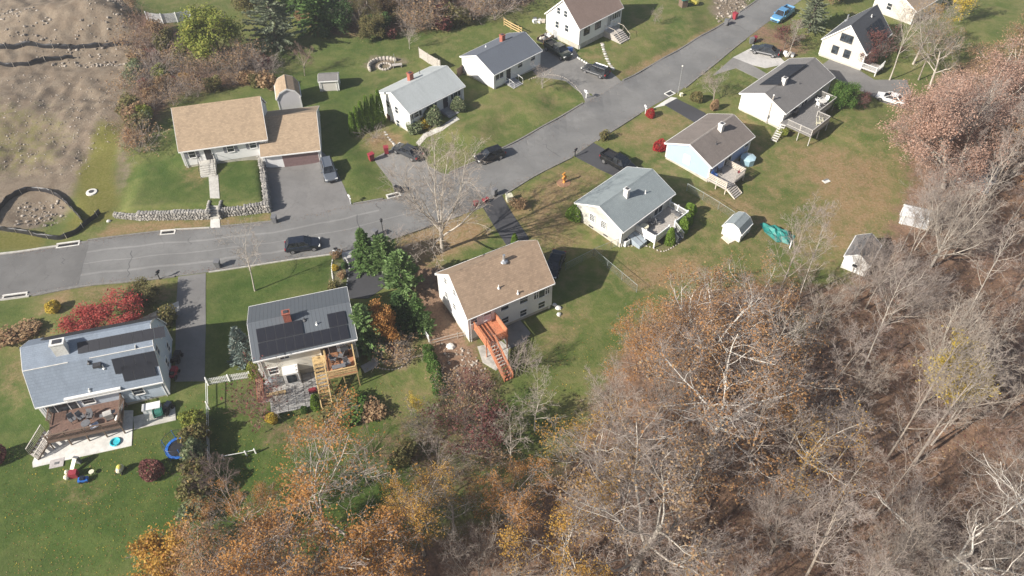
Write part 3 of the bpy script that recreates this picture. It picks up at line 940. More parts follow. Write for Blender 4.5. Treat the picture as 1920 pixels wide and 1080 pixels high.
    def solar(s, corner, seg, nu, nv, pw, ph, gap=.03, skip=(), off=(0, 0)):
        """array of panels; corner = photo pixel of the upper left corner on roof segment seg"""
        q = s.onroof(*corner, seg)
        (a, za), (b, zb) = s.prof[seg], s.prof[seg + 1]
        d = Vector((0, a - b, za - zb)).normalized()          # down the slope for the front side
        if b > a and zb < za: d = -d                          # back side: down is +v
        n = Vector((1, 0, 0)).cross(d); n = n if n.z > 0 else -n
        for j in range(nv):
            for i in range(nu):
                if (i, j) in skip: continue
                c = q + Vector((1, 0, 0)) * (i * (pw + gap)) + d * (j * (ph + gap)) + n * .09
                p = [c, c + Vector((pw, 0, 0)), c + Vector((pw, 0, 0)) + d * ph, c + d * ph]
                m = MB().prism(p, n * .04)
                o = m.build('solar_panel', SOLARF, s.roof)
                e = .025
                p2 = [c + Vector((e, 0, 0)) + d * e, c + Vector((pw - e, 0, 0)) + d * e, c + Vector((pw - e, 0, 0)) + d * (ph - e), c + Vector((e, 0, 0)) + d * (ph - e)]
                MB().prism([x + n * .041 for x in p2], n * .004).build('cell_sheet', SOLAR, o)

H = {}
# ---- house at lower left: blue-grey gambrel
def gambrel(inb, zb):
    def f(s):
        return [(-s.D / 2, s.ez), (-s.D / 2 + inb, s.ez + zb), (0, s.rz), (s.D / 2 - inb, s.ez + zb), (s.D / 2, s.ez)]
    return f
h = H['1'] = House('gambrel_house', 'blue-grey gambrel house with black solar panels at the lower left of the photo', [(313 - 232, 605 + 46), (313, 605), (304, 716), (72, 762)], 2.5, 4.6, siding('siding_blue_grey', (.50, .57, .64)), shingle('shingle_blue_grey', (.215, .255, .31), .35, .12), -.5, .3, .12, gambrel(2.05, 3.35))
h.solar((209, 673), 0, 4, 1, 1.02, 1.65); h.solar((226, 687), 0, 3, 1, 1.02, 1.65)
for i in range(8):
    pass
h.solar((145, 643), 1, 8, 1, 1.02, 1.15)
h.solar((76, 640), 2, 11, 1, 1.0, .9)
h.chimney(117, 658, 1, 1.25, .8, 1.3, CHIMW)
h.pipe(195, 690, 0, .5); h.pipe(167, 680, 0, .3, .08, DARKTRIM); h.pipe(168, 732, 0, .3)
MB().box(h.onroof(183, 685, 0) + Vector((0, 0, .12)), (.75, .7, .3)).build('skylight', SOLARF, h.roof)
h.window(259, 733, 1.05, 1.0, 'F'); h.window(166, 751, 1.1, .85, 'F'); h.window(116, 762, 2.9, 1.9, 'F', 'triple', label='wide glazed door onto the deck')
for p in ((299, 622), (295, 657)): h.window(*p, .75, 1.2, 'R')
for p in ((315, 651), (313, 680)): h.window(*p, .75, 1.2, 'R')
q = h.on(180, 744, 'F')
MB().box((q.x, q.y - .22, h.we - .12), (5.4, .4, .22)).build('awning_case', WHITE, h.t)
for sx0, sx1 in ((-h.L / 2, -h.L / 2 + 4.2), (-h.L / 2 + 6.2, h.L / 2)):
    (bv, bz_) = h.prof[1]
    MB().bx(sx0, sx1, bv - .05, bv + .05, bz_ - .01, bz_ + .03).build('flashing', CONCW, h.roof)
q = h.onroof(254, 650, 1)
MB().bx(q.x - .03, q.x + .03, h.prof[1][0], h.prof[1][0] + 1.1, q.z - .1, q.z + .12).build('conduit', CONCW, h.roof)
# ---- grey metal roof with solar
METALR = NB('standing_seam')
_v = METALR.obj(); _s = METALR.n('ShaderNodeSeparateXYZ'); METALR.link(_v, _s.inputs[0])
_f = METALR.math('FRACT', METALR.math('MULTIPLY', _s.outputs[0], 2.4))
METALR.link(METALR.mix(METALR.math('GREATER_THAN', _f, .9), (.125, .14, .155), (.075, .085, .095)), METALR.b.inputs['Base Color'])
METALR.b.inputs['Roughness'].default_value = .5; METALR.b.inputs['Metallic'].default_value = .15
METALR.bump(METALR.math('GREATER_THAN', _f, .92), .5, .03)
h = H['2'] = House('metal_roof_house', 'cream house with dark metal roof, solar panels and brick chimney beside the evergreens', [(467, 575), (650, 537.5), (670, 635), (474, 678)], 3.6, 1.55, siding('siding_cream', (.74, .71, .62)), METALR.m, -.3, .4, .3)
h.solar((480, 618), 0, 5, 1, .92, 1.58); h.solar((613, 590), 0, 2, 1, .92, 1.58); h.solar((484, 645), 0, 10, 1, .9, 1.58)
h.chimney(540, 600, 0, .75, .6, 1.15)
h.pipe(571, 600, 0, .25, .09, DARKTRIM); h.pipe(594, 608, 0, .35)
h.window(533, 668, .9, .65, 'F', 'slider', DARKTRIM if False else None); h.window(513, 695, .95, .95, 'F')
h.window(616, 654, 1.7, 1.9, 'F', 'slider', label='sliding glass door onto the timber deck')
h.window(640, 643, .7, .5, 'F', 'slider')
q = h.on(545, 692, 'F')
bh = MB(); bh.bx(q.x - .8, q.x + .8, -h.Dw - 1.2, -h.Dw - .01, -.4, 1.6); o_ = bh.build('cellar_hatch', WHITE, h.t)
MB().bx(q.x - .5, q.x + .5, -h.Dw - 1.25, -h.Dw - 1.202, .2, 1.4).build('pane', GLASS, o_)
# ---- tan roof, two storeys, orange deck
h = H['3'] = House('two_storey_house', 'white two-storey house with tan shingle roof behind the bright orange deck', [(815, 513), (972, 452), (1041.6, 530), (877, 599)], 4.0, 3.35, siding('siding_white', (.80, .80, .78), .06), shingle('shingle_tan_brown', (.35, .25, .17), .18, .3), -.25, .3, .2)
h.chimney(946, 488, 0, .01, .01, .01, WHITE)
h.pipe(945, 489, 0, .9, .16, ALU); h.pipe(935, 540, 0, .45); h.pipe(971, 550, 0, .45)
for p, w_, h_ in (((888, 601), .75, .8), ((914, 592), .85, 1.15), ((946, 574), .95, 1.1), ((982, 561), 1.0, 1.05), ((947, 600), .85, .95), ((981, 586), .85, .95), ((1015, 571), .85, .95)):
    h.window(*p, w_, h_, 'F')
h.window(1005, 552, .55, 1.35, 'F'); h.window(1016, 548, 1.35, 1.45, 'F', 'single'); h.window(1026, 543, .5, 1.35, 'F')
for p in ((836, 527), (838, 553), (853, 549), (853, 575)): h.window(*p, .6, .9, 'L')
h.door(914, 602, .9, 2.0, 'F', mat('pale_door', (.62, .58, .66), .5, .05, 3))
# ---- grey roof, cream gable, white vinyl deck
h = H['4'] = House('grey_roof_house', 'cream ranch house with blue-grey shingle roof and white vinyl deck at the back', [(1076.7, 380), (1176, 312.7), (1267, 362), (1168.7, 435)], 2.8, 1.75, siding('siding_light_cream', (.58, .565, .51)), shingle('shingle_grey_green', (.25, .285, .29), .22, .12), .1, .35, .25)
h.chimney(1174, 368, 0, .5, .65, 1.1, CHIMW); h.pipe(1210, 362, 0, .45)
h.window(1111, 408, .75, 1.05, 'L', 'grid'); h.window(1132, 421, .75, 1.05, 'L', 'grid')
h.window(1235, 388, 1.7, 1.7, 'F', 'slider', label='sliding glass door onto the white deck')
for p in ((1108, 427), (1135, 443)):
    q = h.on(*p, 'L'); MB().bx(-h.Lw - .02, -h.Lw + .1, q.y - .35, q.y + .35, .12, .3).build('basement_vent', DARKTRIM, h.t)
# ---- blue house
h = H['5'] = House('blue_house', 'pale blue ranch house with grey-brown shingle roof and weathered back deck', [(1245.6, 268), (1327, 214), (1417, 254), (1335.7, 313.6)], 2.8, 1.75, siding('siding_pale_blue', (.38, .48, .70), .05), shingle('shingle_grey_brown', (.20, .17, .15), .45, .15), .0, .35, .25)
h.roof.children[0].data.materials[0] = mat('pale_ridge', (.30, .265, .235), .9, .15, 3)
h.chimney(1351, 244, 0, .65, .65, 1.0, CHIMW); h.pipe(1343, 270, 0, .45, .06, DARKTRIM)
h.window(1288, 299, .95, 1.2, 'L', 'grid', glass=mat('drawn_blind', (.75, .74, .7), .6, .05, 3))
h.window(1363, 305, 1.6, 1.8, 'F', 'slider', label='sliding glass door onto the weathered deck')
h.window(1400, 270, .9, .8, 'F')
# ---- pale roof house with arborvitae
h = H['6'] = House('split_level_house', 'white house with pale grey roof and brick chimney beside the arborvitae row', [(705, 173), (807, 124), (873, 161), (767, 214)], 3.9, 1.75, siding('siding_grey_white', (.70, .70, .69), .06), shingle('shingle_pale_grey', (.42, .445, .44), .3, .06), .0, .3, .2)
h.chimney(770, 150, 1, .7, .7, 1.1); h.pipe(787, 138, 1, .6, .05, DARKTRIM)
SHUT = mat('dark_shutter', (.05, .06, .07), .5, .1, 4)
h.window(780, 214, .9, 1.0, 'F', 'double', SHUT); h.window(809, 199, .9, 1.0, 'F', 'double', SHUT)
h.door(835, 192, 1.0, 2.1, 'F', mat('storm_door', (.06, .06, .07), .3, .1, 3)); h.window(854, 176, 1.9, 1.2, 'F', 'triple', label='projecting bay window at the right end')
for p in ((728, 195), (744, 206)): h.window(*p, .7, 1.1, 'L')
h.window(747, 231, .75, 1.1, 'L')
h.door(730, 225, .9, 2.0, 'L', mat('maroon_door', (.16, .05, .05), .5, .1, 3), 'maroon basement door')
# ---- slate roof house
h = H['7'] = House('slate_roof_house', 'white ranch house with plain dark slate-grey roof and brick chimney', [(861.5, 105.6), None, (1017.7, 94), (927, 140)], 4.2, 1.7, siding('siding_white_b', (.78, .78, .76), .05), shingle('shingle_slate', (.125, .14, .165), .08, .05), 1.2, .3, .2)
h.chimney(942, 77, 1, .65, .65, 1.0); h.pipe(911, 88, 1, .3)
h.window(936, 141, 1.7, 1.15, 'F', 'slider', label='front bay window'); h.window(975, 120, .95, 1.0, 'F'); h.window(999, 108, .95, .9, 'F')
h.door(953, 134, .95, 2.1, 'F', mat('black_door', (.03, .03, .035), .4, .1, 3))
# ---- brown roof cape at the top
h = H['8'] = House('cape_house', 'tall white cape house with brown roof above the dark pickup', [(1021, 25), None, (1170, 13.5), (1088, 55)], 4.9, 3.75, siding('siding_white_c', (.80, .79, .75), .05), shingle('shingle_rose_brown', (.30, .215, .175), .15, .12), 1.0, .25, .2, found=1.0)
for p in ((1048, 20), (1061, 26)): h.window(*p, .7, 1.05, 'L')
for p in ((1045, 46), (1063, 53)): h.window(*p, .75, 1.1, 'L')
h.door(1041, 66, .95, 2.0, 'L', mat('grey_door', (.38, .38, .37), .5, .1, 3))
h.window(1100, 57, 1.25, 1.3, 'F', 'slider', frame=DARKTRIM); h.window(1121, 46, 1.25, 1.3, 'F', 'slider', frame=DARKTRIM)
h.window(1154, 28, 1.6, 1.25, 'F', 'triple', SHUT); h.door(1142, 37, .95, 2.1, 'F', mat('grey_door', (.38, .38, .37)))
# ---- long grey roof with deck
h = H['9'] = House('long_ranch_house', 'long white ranch house with grey-brown roof, a strip of solar panels and a raised deck', [(1386, 175), (1480, 110), (1566.7, 143.3), (1474, 212.7)], 3.0, 1.7, siding('siding_white_d', (.78, .76, .70), .08), shingle('shingle_grey', (.19, .18, .172), .3, .1), -.1, .35, .25)
h.solar((1459, 160), 1, 8, 2, 1.0, 1.55)
h.chimney(1469, 157, 0, .6, .6, .9, CHIMW); h.pipe(1499, 157, 0, .3, .05, DARKTRIM)
h.window(1510, 185, 1.7, 1.8, 'F', 'slider', label='sliding glass door onto the raised deck'); h.window(1540, 165, 1.0, .7, 'F'); h.window(1484, 207, .9, .6, 'F')
# ---- steep cape at the upper right
a_, d_ = P(1541, 72.7, 3.2), P(1625, 102.7, 3.2)
ac = (a_ - d_); perp = Vector((ac.y, -ac.x, 0)).normalized()
if perp.x < 0: perp = -perp
Lc = 9.6
cc = (a_ + d_) / 2 + perp * Lc / 2
h = H['10'] = House('steep_cape_house', 'cream cape house with steep black roof and solar panels at the upper right', None, 3.2, 3.7, siding('siding_ivory', (.60, .565, .50), .45), shingle('shingle_black', (.085, .09, .1), .1, .08), .0, .2, .15, geo=(cc, math.atan2(perp.y, perp.x), Lc, ac.length))
h.window(1588, 72, 1.9, 1.15, 'L', 'triple', frame=DARKTRIM, label='wide dark attic window'); h.window(1566, 93, .95, 1.2, 'L', frame=DARKTRIM); h.window(1588, 101, .95, 1.2, 'L', frame=DARKTRIM)
h.solar((1622, 55), 0, 5, 2, 1.0, 1.6)
h.pipe(1634, 31, 0, .4); h.pipe(1588, 38, 1, 1.0, .14, ALU)
# ---- house behind it, only a corner in view
a_, d_ = P(1640, -8, 3.6), P(1719, 22, 3.6)
ac = a_ - d_; perp = Vector((ac.y, -ac.x, 0)).normalized()
if perp.x < 0: perp = -perp
cc = (a_ + d_) / 2 + perp * 5.2
h = H['12'] = House('tan_roof_house', 'cream house with light brown roof cut by the top edge of the photo', None, 3.6, 2.0, MATS['siding_ivory'], shingle('shingle_light_brown', (.30, .23, .165), .15, .12), .6, .3, .2, geo=(cc, math.atan2(perp.y, perp.x), 10.4, ac.length))
h.window(1668, 12, .9, 1.1, 'L')
# ---- tan roof house with garage
zr = 8.0
r0, r1 = P(317.5, 202.5, zr), P(485.8, 180.8, zr); e0, e1 = P(335, 285, 4.1), P(500.8, 260.8, 4.1)
ax_ = ((r1 - r0) + (e1 - e0)) / 2; ax_.z = 0
nrm = Vector((-ax_.y, ax_.x, 0)).normalized()
half = (((r0 + r1) / 2 - (e0 + e1) / 2)).dot(nrm)
rc_ = (r0 + r1) / 2 * .5 + (e0 + e1) / 2 * .5
rc_ = (e0 + e1) / 2 + nrm * half
h = H['11'] = House('tan_cape_house', 'white cape house with wide tan roof above the stone walls', None, 4.1, zr - 4.1, siding('siding_white_e', (.80, .79, .77), .05), shingle('shingle_tan', (.36, .265, .175), .2, .3), 1.0, .35, .15, geo=(rc_, math.atan2(ax_.y, ax_.x), (ax_.length), 2 * half))
GSH = mat('grey_shutter', (.22, .22, .24), .6, .1, 4)
for p in ((360, 289), (432, 278), (474, 271)): h.window(*p, .85, 1.1, 'F', 'double', GSH)
h.door(391, 289, .95, 2.0, 'F', MATS['black_door'], 'black front door at the head of the steps')
tanroof = h.roofm; wm = h.wallm
q0, q1 = P(495, 221.7, 5.1), P(587.5, 208, 5.1); f0, f1 = P(488, 294, 2.5), P(600.8, 281, 2.5)
ax2 = f1 - f0; ax2.z = 0
n2_ = Vector((-ax2.y, ax2.x, 0)).normalized()
hf = ((q0 + q1) / 2 - (f0 + f1) / 2).dot(n2_)
gc = (f0 + f1) / 2 + n2_ * hf
print('garage half depth', hf, 'len', ax2.length, 'cape half', half, 'L', ax_.length)
h = H['g'] = House('attached_garage', 'white garage with tan roof and brown door at the head of the wide driveway', None, 2.5, 2.6, wm, tanroof, .02, .35, .15, geo=(gc, math.atan2(ax2.y, ax2.x), ax2.length, 2 * hf), found=.1)
GD = mat('garage_door_brown', (.20, .13, .125), .6, .1, 3)
c = h.on(565, 297, 'F'); al, out = h.frame('F')
gd = None
o_ = MB(); h.slab(o_, c, al, out, -2.55, 2.55, .0 - c.z + .02, .08 - c.z, -.02, .03); gd = o_.build('garage_door', GD, h.t)
for k in range(4):
    m_ = MB(); h.slab(m_, c, al, out, -2.5, 2.5, .09 + k * .53 - c.z, .6 + k * .53 - c.z, .0, .05 + .002 * k); m_.build('door_panel', GD, gd)
# ================================================================ decks, fences, sheds, yard things
WOODY = mat('new_timber', (.56, .40, .19), .75, .2, 6, bump=.2)
WOODO = mat('orange_stain', (.52, .20, .10), .75, .2, 4, bump=.2, dirt=.25)
WOODR = mat('red_brown_boards', (.175, .105, .078), .75, .2, 4, bump=.15)
WOODB = mat('brown_timber', (.175, .12, .085), .8, .2, 5, bump=.2)
WOODG = mat('weathered_timber', (.42, .385, .345), .85, .2, 5, bump=.2)
WOODP = mat('pale_timber', (.62, .55, .46), .8, .15, 5, bump=.2)
TERRA = mat('orange_brown_boards', (.42, .20, .10), .7, .18, 4, bump=.15)
VINYL = mat('white_vinyl', (.80, .80, .78), .45, .05, 2)
BLACKP = mat('black_plastic', (.025, .025, .028), .5, .2, 5)
GREYP = mat('grey_plastic', (.16, .16, .165), .5, .15, 5)
REDP = mat('red_plastic', (.30, .035, .05), .5, .12, 5)
BLUEP = mat('blue_plastic', (.03, .16, .55), .4, .1, 5)
GREENP = mat('green_plastic', (.03, .16, .12), .5, .15, 5)
TEAL = mat('teal_cover', (.018, .19, .165), .55, .3, 1.5, bump=.4)
AQUA = mat('aqua_plastic', (.05, .48, .56), .4, .15, 3)
YELP = mat('yellow_plastic', (.72, .62, .13), .45, .1, 4)
CREAMP = mat('cream_plastic', (.74, .70, .52), .5, .1, 4)
ORNG = mat('orange_paint', (.68, .30, .06), .6, .15, 6)
def rails(t, a, b, z, hgt, m, style='picket', name='railing'):
    a, b = Vector((*a, z)), Vector((*b, z)); d = b - a; L = d.length; u = d.normalized()
    mb = MB()
    up = Vector((0, 0, 1))
    mb.beam(a + up * (hgt - .03), b + up * (hgt - .03), .12, .06)
    o = mb.build(name, m, t)
    if style != 'plank': MB().beam(a + up * .12, b + up * .12, .06, .07).build('bottom_rail', m, o)
    if style == 'plank':
        for k in range(3):
            MB().beam(a + up * (.2 + k * .25), b + up * (.2 + k * .25), .035, .14).build('rail_board', m, o)
    elif style == 'solid':
        MB().prism([a + up * .16, b + up * .16, b + up * (hgt - .07), a + up * (hgt - .07)], u.cross(up) * .03).build('rail_panel', m, o)
    else:
        bal = MB(); n = max(2, int(L / .13))
        for k in range(1, n):
            q = a + d * k / n
            bal.box((q.x, q.y, z + hgt / 2 + .04), (.035, .035, hgt - .18), math.atan2(u.y, u.x))
        tag(bal.build('balusters', m, o), kind='stuff')
    return o
def post(t, u, v, z0, z1, m, w=.11):
    mb = MB().bx(u - w / 2, u + w / 2, v - w / 2, v + w / 2, z0, z1)
    return mb.build('post', m, t)
def boards(t, u0, u1, v0, v1, z, m, along='u', name='floor'):
    mb = MB(); w = .145
    if along == 'u':
        v = v0
        while v < v1 - .02:
            e = min(v + w - .008, v1); mb.bx(u0, u1, v, e, z - .035, z); v += w
    else:
        u = u0
        while u < u1 - .02:
            e = min(u + w - .008, u1); mb.bx(u, e, v0, v1, z - .035, z); u += w
    return mb.build(name, m, t)
def rim(t, u0, u1, v0, v1, z, m):
    mb = MB()
    mb.bx(u0, u1, v0 + .001, v0 + .05, z - .26, z - .037); mb.bx(u0, u1, v1 - .05, v1 - .001, z - .26, z - .037)
    mb.bx(u0 + .001, u0 + .05, v0 + .051, v1 - .051, z - .26, z - .037); mb.bx(u1 - .05, u1 - .001, v0 + .051, v1 - .051, z - .26, z - .037)
    k = u0 + .5
    while k < u1 - .2: mb.bx(k, k + .04, v0 + .051, v1 - .051, z - .24, z - .038); k += .5
    return mb.build('joists', m, t)
def stairs(t, top, bot, w, m, tread=None, rail=None, hgt=.9, n=None, style='picket'):
    """top/bot: 3d points at the middle of the flight in thing coordinates"""
    top, bot = Vector(top), Vector(bot)
    run = Vector((bot.x - top.x, bot.y - top.y, 0)); dirn = run.normalized(); side = Vector((-dirn.y, dirn.x, 0))
    n = n or max(2, round((top.z - bot.z) / .19))
    for s in (-1, 1):
        mb = MB(); o = side * s * (w / 2)
        p = [top + o + Vector((0, 0, -.02)), top + o + Vector((0, 0, -.32)), bot + o + Vector((0, 0, -.06)), bot + o + Vector((0, 0, .14))]
        mb.prism(p, side * .05 * -s)
        mb.build('stringer', m, t)
        if rail:
            q = MB(); up = Vector((0, 0, hgt))
            q.beam(top + o + up, bot + o + up + Vector((0, 0, .1)), .09, .05)
            ro = q.build('stair_rail', rail, t)
            b = MB(); k = max(3, int((top - bot).length / (.16 if style == 'picket' else 1.2)))
            for i in range(k + 1):
                c = top + o + (bot - top) * i / k
                b.box((c.x, c.y, c.z + hgt / 2 + .02), (.04, .04, hgt - .02), math.atan2(dirn.y, dirn.x))
            tag(b.build('balusters', rail, ro), kind='stuff')
            if style == 'plank':
                for f in (.35, .65):
                    MB().beam(top + o + up * f, bot + o + up * f + Vector((0, 0, .1)), .035, .14).build('rail_board', rail, ro)
    tm = None
    for i in range(n):
        c = top + (bot - top) * ((i + .6) / n)
        mb = MB(); mb.box((0, 0, 0), (run.length / n * .86, w - .11, .045))
        tm = tm or mb.mesh('tread', tread or m)
        o = meshobj('tread', tm, t, c, math.atan2(dirn.y, dirn.x))
def gl(h, z=0.0):
    return lambda u, v: gz(h.o.x + u * math.cos(h.ang) - v * math.sin(h.ang), h.o.y + u * math.sin(h.ang) + v * math.cos(h.ang)) - h.o.z
def deck_thing(h, label):
    return thing('deck', label, 'deck', h.o, h.ang, 'back decks of the houses')

# ---- orange deck
h = H['3']; zf = 2.2; t = deck_thing(h, 'bright orange stained raised deck with a long straight stair')
a, b, c_, d = h.at(889, 616, zf), h.at(929, 600, zf), h.at(955, 629, zf), h.at(911, 647, zf)
u0, u1, v1, v0 = (a.x + d.x) / 2, (b.x + c_.x) / 2, -h.Dw - .01, (c_.y + d.y) / 2
boards(t, u0, u1, v0, v1, zf, WOODO); rim(t, u0, u1, v0, v1, zf, WOODO)
rails(t, (u0 + .05, v1), (u0 + .05, v0), zf, 1.0, WOODO, 'plank'); rails(t, (u1 - .05, v1), (u1 - .05, v0), zf, 1.0, WOODO, 'solid'); rails(t, (u0 + 1.25, v0 + .05), (u1, v0 + .05), zf, 1.0, WOODO, 'plank')
g_ = gl(h)
for u, v in ((u0 + .1, v0 + .1), (u1 - .1, v0 + .1), (u0 + 1.25, v0 + .1)): post(t, u, v, g_(u, v) - .1, zf + 1.0, WOODO)
e = h.at(943, 720, -.2)
stairs(t, (u0 + .65, v0, zf), (u0 + .65, min(e.y, v0 - 3.4), g_(u0 + .65, e.y) + .02), 1.05, WOODO, WOODO, WOODO, .85, style='plank')
# ---- timber deck
h = H['2']; zf = 2.1; t = deck_thing(h, 'new yellow timber deck with terracotta boards and stair over the stone patio')
a, c_, d = h.at(610, 668, zf), h.at(671, 698, zf), h.at(614, 708, zf)
u0, u1, v1, v0 = (a.x + d.x) / 2, c_.x, -h.Dw - .01, (c_.y + d.y) / 2
boards(t, u0, u1, v0, v1, zf, TERRA); rim(t, u0, u1, v0, v1, zf, WOODY)
rails(t, (u0 + .05, v1), (u0 + .05, v0 + 1.1), zf, .95, WOODY); rails(t, (u1 - .05, v1), (u1 - .05, v0), zf, .95, WOODY); rails(t, (u0, v0 + .05), (u1, v0 + .05), zf, .95, WOODY, 'plank')
g_ = gl(h)
for u, v in ((u0 + .1, v0 + .1), (u1 - .1, v0 + .1), ((u0 + u1) / 2, v0 + .1), (u1 - .1, v1 - .1), (u0 + .1, v1 - .1)): post(t, u, v, g_(u, v) - .1, zf + .98, WOODY)
MB().bx(u0 - 1.35, u0 - .012, v1 - 1.15, v1, zf - .1, zf).build('landing', WOODY, t)
stairs(t, (u0 - .68, v1 - 1.15, zf), (u0 - .68, v1 - 1.15 - 4.6, g_(u0 - .68, v1 - 5.7) + .02), 1.1, WOODY, WOODY, WOODY, .9)
DECK2 = (u0, u1, v0, v1, zf)
# ---- red-brown deck
h = H['1']; zf = 1.25; t = deck_thing(h, 'red-brown deck with dark railing over the concrete patio of the gambrel house')
b, c_, d = h.at(232, 752, zf), h.at(228, 800, zf), h.at(88, 829, zf)
u0, u1, v1, v0 = d.x, (b.x + c_.x) / 2, -h.Dw - .01, (c_.y + d.y) / 2
boards(t, u0, u1, v0, v1, zf, WOODR); rim(t, u0, u1, v0, v1, zf, WOODB)
rails(t, (u1 - .05, v1), (u1 - .05, v0), zf, .98, WOODB); rails(t, (u0 + .1, v0 + .05), (u1, v0 + .05), zf, .98, WOODB); rails(t, (u0 + .05, v1), (u0 + .05, v1 - 1.6), zf, .98, WOODB)
g_ = gl(h)
for k in range(5):
    u = u0 + .1 + (u1 - u0 - .2) * k / 4
    post(t, u, v0 + .1, g_(u, v0) - .1, zf + 1.0, WOODB)
post(t, u1 - .1, v1 - .1, g_(u1, v1) - .1, zf + 1.0, WOODB)
stairs(t, (u0, (v0 + v1) / 2 - .6, zf), (u0 - 1.7, (v0 + v1) / 2 - 2.2, g_(u0 - 1.7, v0) + .05), 1.3, WOODB, WOODG, WOODG, .9)
DECK1 = (u0, u1, v0, v1, zf)
# ---- white vinyl deck
h = H['4']; zf = .75; t = deck_thing(h, 'low grey deck with white vinyl railing behind the grey-roofed house')
a, d, b = h.at(1198, 428, zf + .9), h.at(1233, 443, zf + .9), h.at(1290, 396, zf + .9)
u0, u1, v1, v0 = (a.x + d.x) / 2, b.x, -h.Dw - .01, (d.y + b.y) / 2
boards(t, u0, u1, v0, v1, zf, WOODG); rim(t, u0, u1, v0, v1, zf, VINYL)
um = h.at(1252, 422, zf + .9).x
rails(t, (u0 + .05, v1), (u0 + .05, v0), zf, .95, VINYL, 'solid'); rails(t, (u0, v0 + .05), (um, v0 + .05), zf, .95, VINYL, 'solid'); rails(t, (um + 1.3, v0 + .05), (u1, v0 + .05), zf, .95, VINYL, 'solid'); rails(t, (u1 - .05, v0), (u1 - .05, v1), zf, .95, VINYL)
g_ = gl(h)
for u, v in ((u0 + .06, v0 + .06), (um, v0 + .06), (um + 1.3, v0 + .06), (u1 - .06, v0 + .06), (u1 - .06, (v0 + v1) / 2), (u0 + .06, (v0 + v1) / 2)):
    post(t, u, v, g_(u, v) - .1, zf + 1.1, VINYL, .15)
stairs(t, (um + .65, v0, zf), (um + .65, v0 - 1.5, g_(um, v0 - 1.5) + .05), 1.2, VINYL, GREYP, VINYL, .9)
DECK4 = (u0, u1, v0, v1, zf, um)
# ---- weathered deck
h = H['5']; zf = .85; t = deck_thing(h, 'weathered plank deck with a short stair behind the pale blue house')
a, b, c_ = h.at(1331, 330, zf + .6), h.at(1360, 350, zf + .6), h.at(1398, 320, zf + .6)
u0, u1, v1, v0 = a.x, c_.x, -h.Dw - .01, (b.y + c_.y) / 2
boards(t, u0, u1, v0, v1, zf, WOODG, 'v'); rim(t, u0, u1, v0, v1, zf, WOODG)
rails(t, (u0 + .05, v1), (u0 + .05, v0), zf, .95, WOODP, 'plank'); rails(t, (u1 - .05, v1), (u1 - .05, v0), zf, .95, WOODP, 'plank')
g_ = gl(h)
for u, v in ((u0 + .06, v0 + .06), (u0 + .06, (v0 + v1) / 2), (u1 - .06, v0 + .06), (u1 - .06, (v0 + v1) / 2), (u0 + 2, v0 + .06)): post(t, u, v, g_(u, v) - .1, zf + (.98 if u != u0 + 2 else 0), WOODP)
rails(t, (u0 + 2.0, v0 + .05), (u1, v0 + .05), zf, .95, WOODG)
stairs(t, (u0 + 1.0, v0, zf), (u0 + 1.0, v0 - 1.5, g_(u0 + 1, v0 - 1.5) + .03), 1.8, WOODP, WOODG, None)
DECK5 = (u0, u1, v0, v1, zf)
DECKG = mat('grey_deck_boards', (.20, .19, .18), .85, .2, 5, bump=.2)
RAILG = mat('pale_grey_rail', (.46, .435, .40), .8, .15, 5)
# ---- raised deck of the long ranch
h = H['9']; zf = 1.6; t = deck_thing(h, 'raised grey deck with pale railings stepping around the back of the long ranch house')
a, b, c_, d = h.at(1467, 228, zf), h.at(1520, 258, zf), h.at(1553, 228, zf), h.at(1567, 193, zf)
u0, v0 = (a.x + b.x) / 2, (b.y + c_.y) / 2
um, u1, v1 = c_.x, d.x, -h.Dw - .01
vm = v0 + 1.9
boards(t, u0, um, v0, vm - .005, zf, DECKG); boards(t, u0, u1, vm, v1, zf, DECKG, name='floor'); rim(t, u0, um, v0, vm - .01, zf, DECKG); rim(t, u0, u1, vm, v1, zf, DECKG)
g_ = gl(h)
rails(t, (u0 + .05, v1 - 1.0), (u0 + .05, v0), zf, .98, RAILG); rails(t, (u0, v0 + .05), (um, v0 + .05), zf, .98, RAILG, 'solid'); rails(t, (um - .05, v0), (um - .05, vm), zf, .98, RAILG); rails(t, (um, vm + .05), (u1, vm + .05), zf, .98, RAILG, 'solid'); rails(t, (u1 - .05, vm), (u1 - .05, v1), zf, .98, RAILG)
for u, v in ((u0 + .08, v0 + .08), ((u0 + um) / 2, v0 + .08), (um - .08, v0 + .08), (um - .08, vm + .1), (u1 - .08, vm + .08), ((um + u1) / 2, vm + .08), (u0 + .08, vm)): post(t, u, v, g_(u, v) - .1, zf + 1.0, RAILG)
stairs(t, (u0, v1 - .5, zf), (u0 - 2.6, v1 - .9, g_(u0 - 2.6, v1 - .5) + .03), .9, RAILG, CONCW, None)
DECK9 = (u0, um, u1, v0, vm, v1, zf)
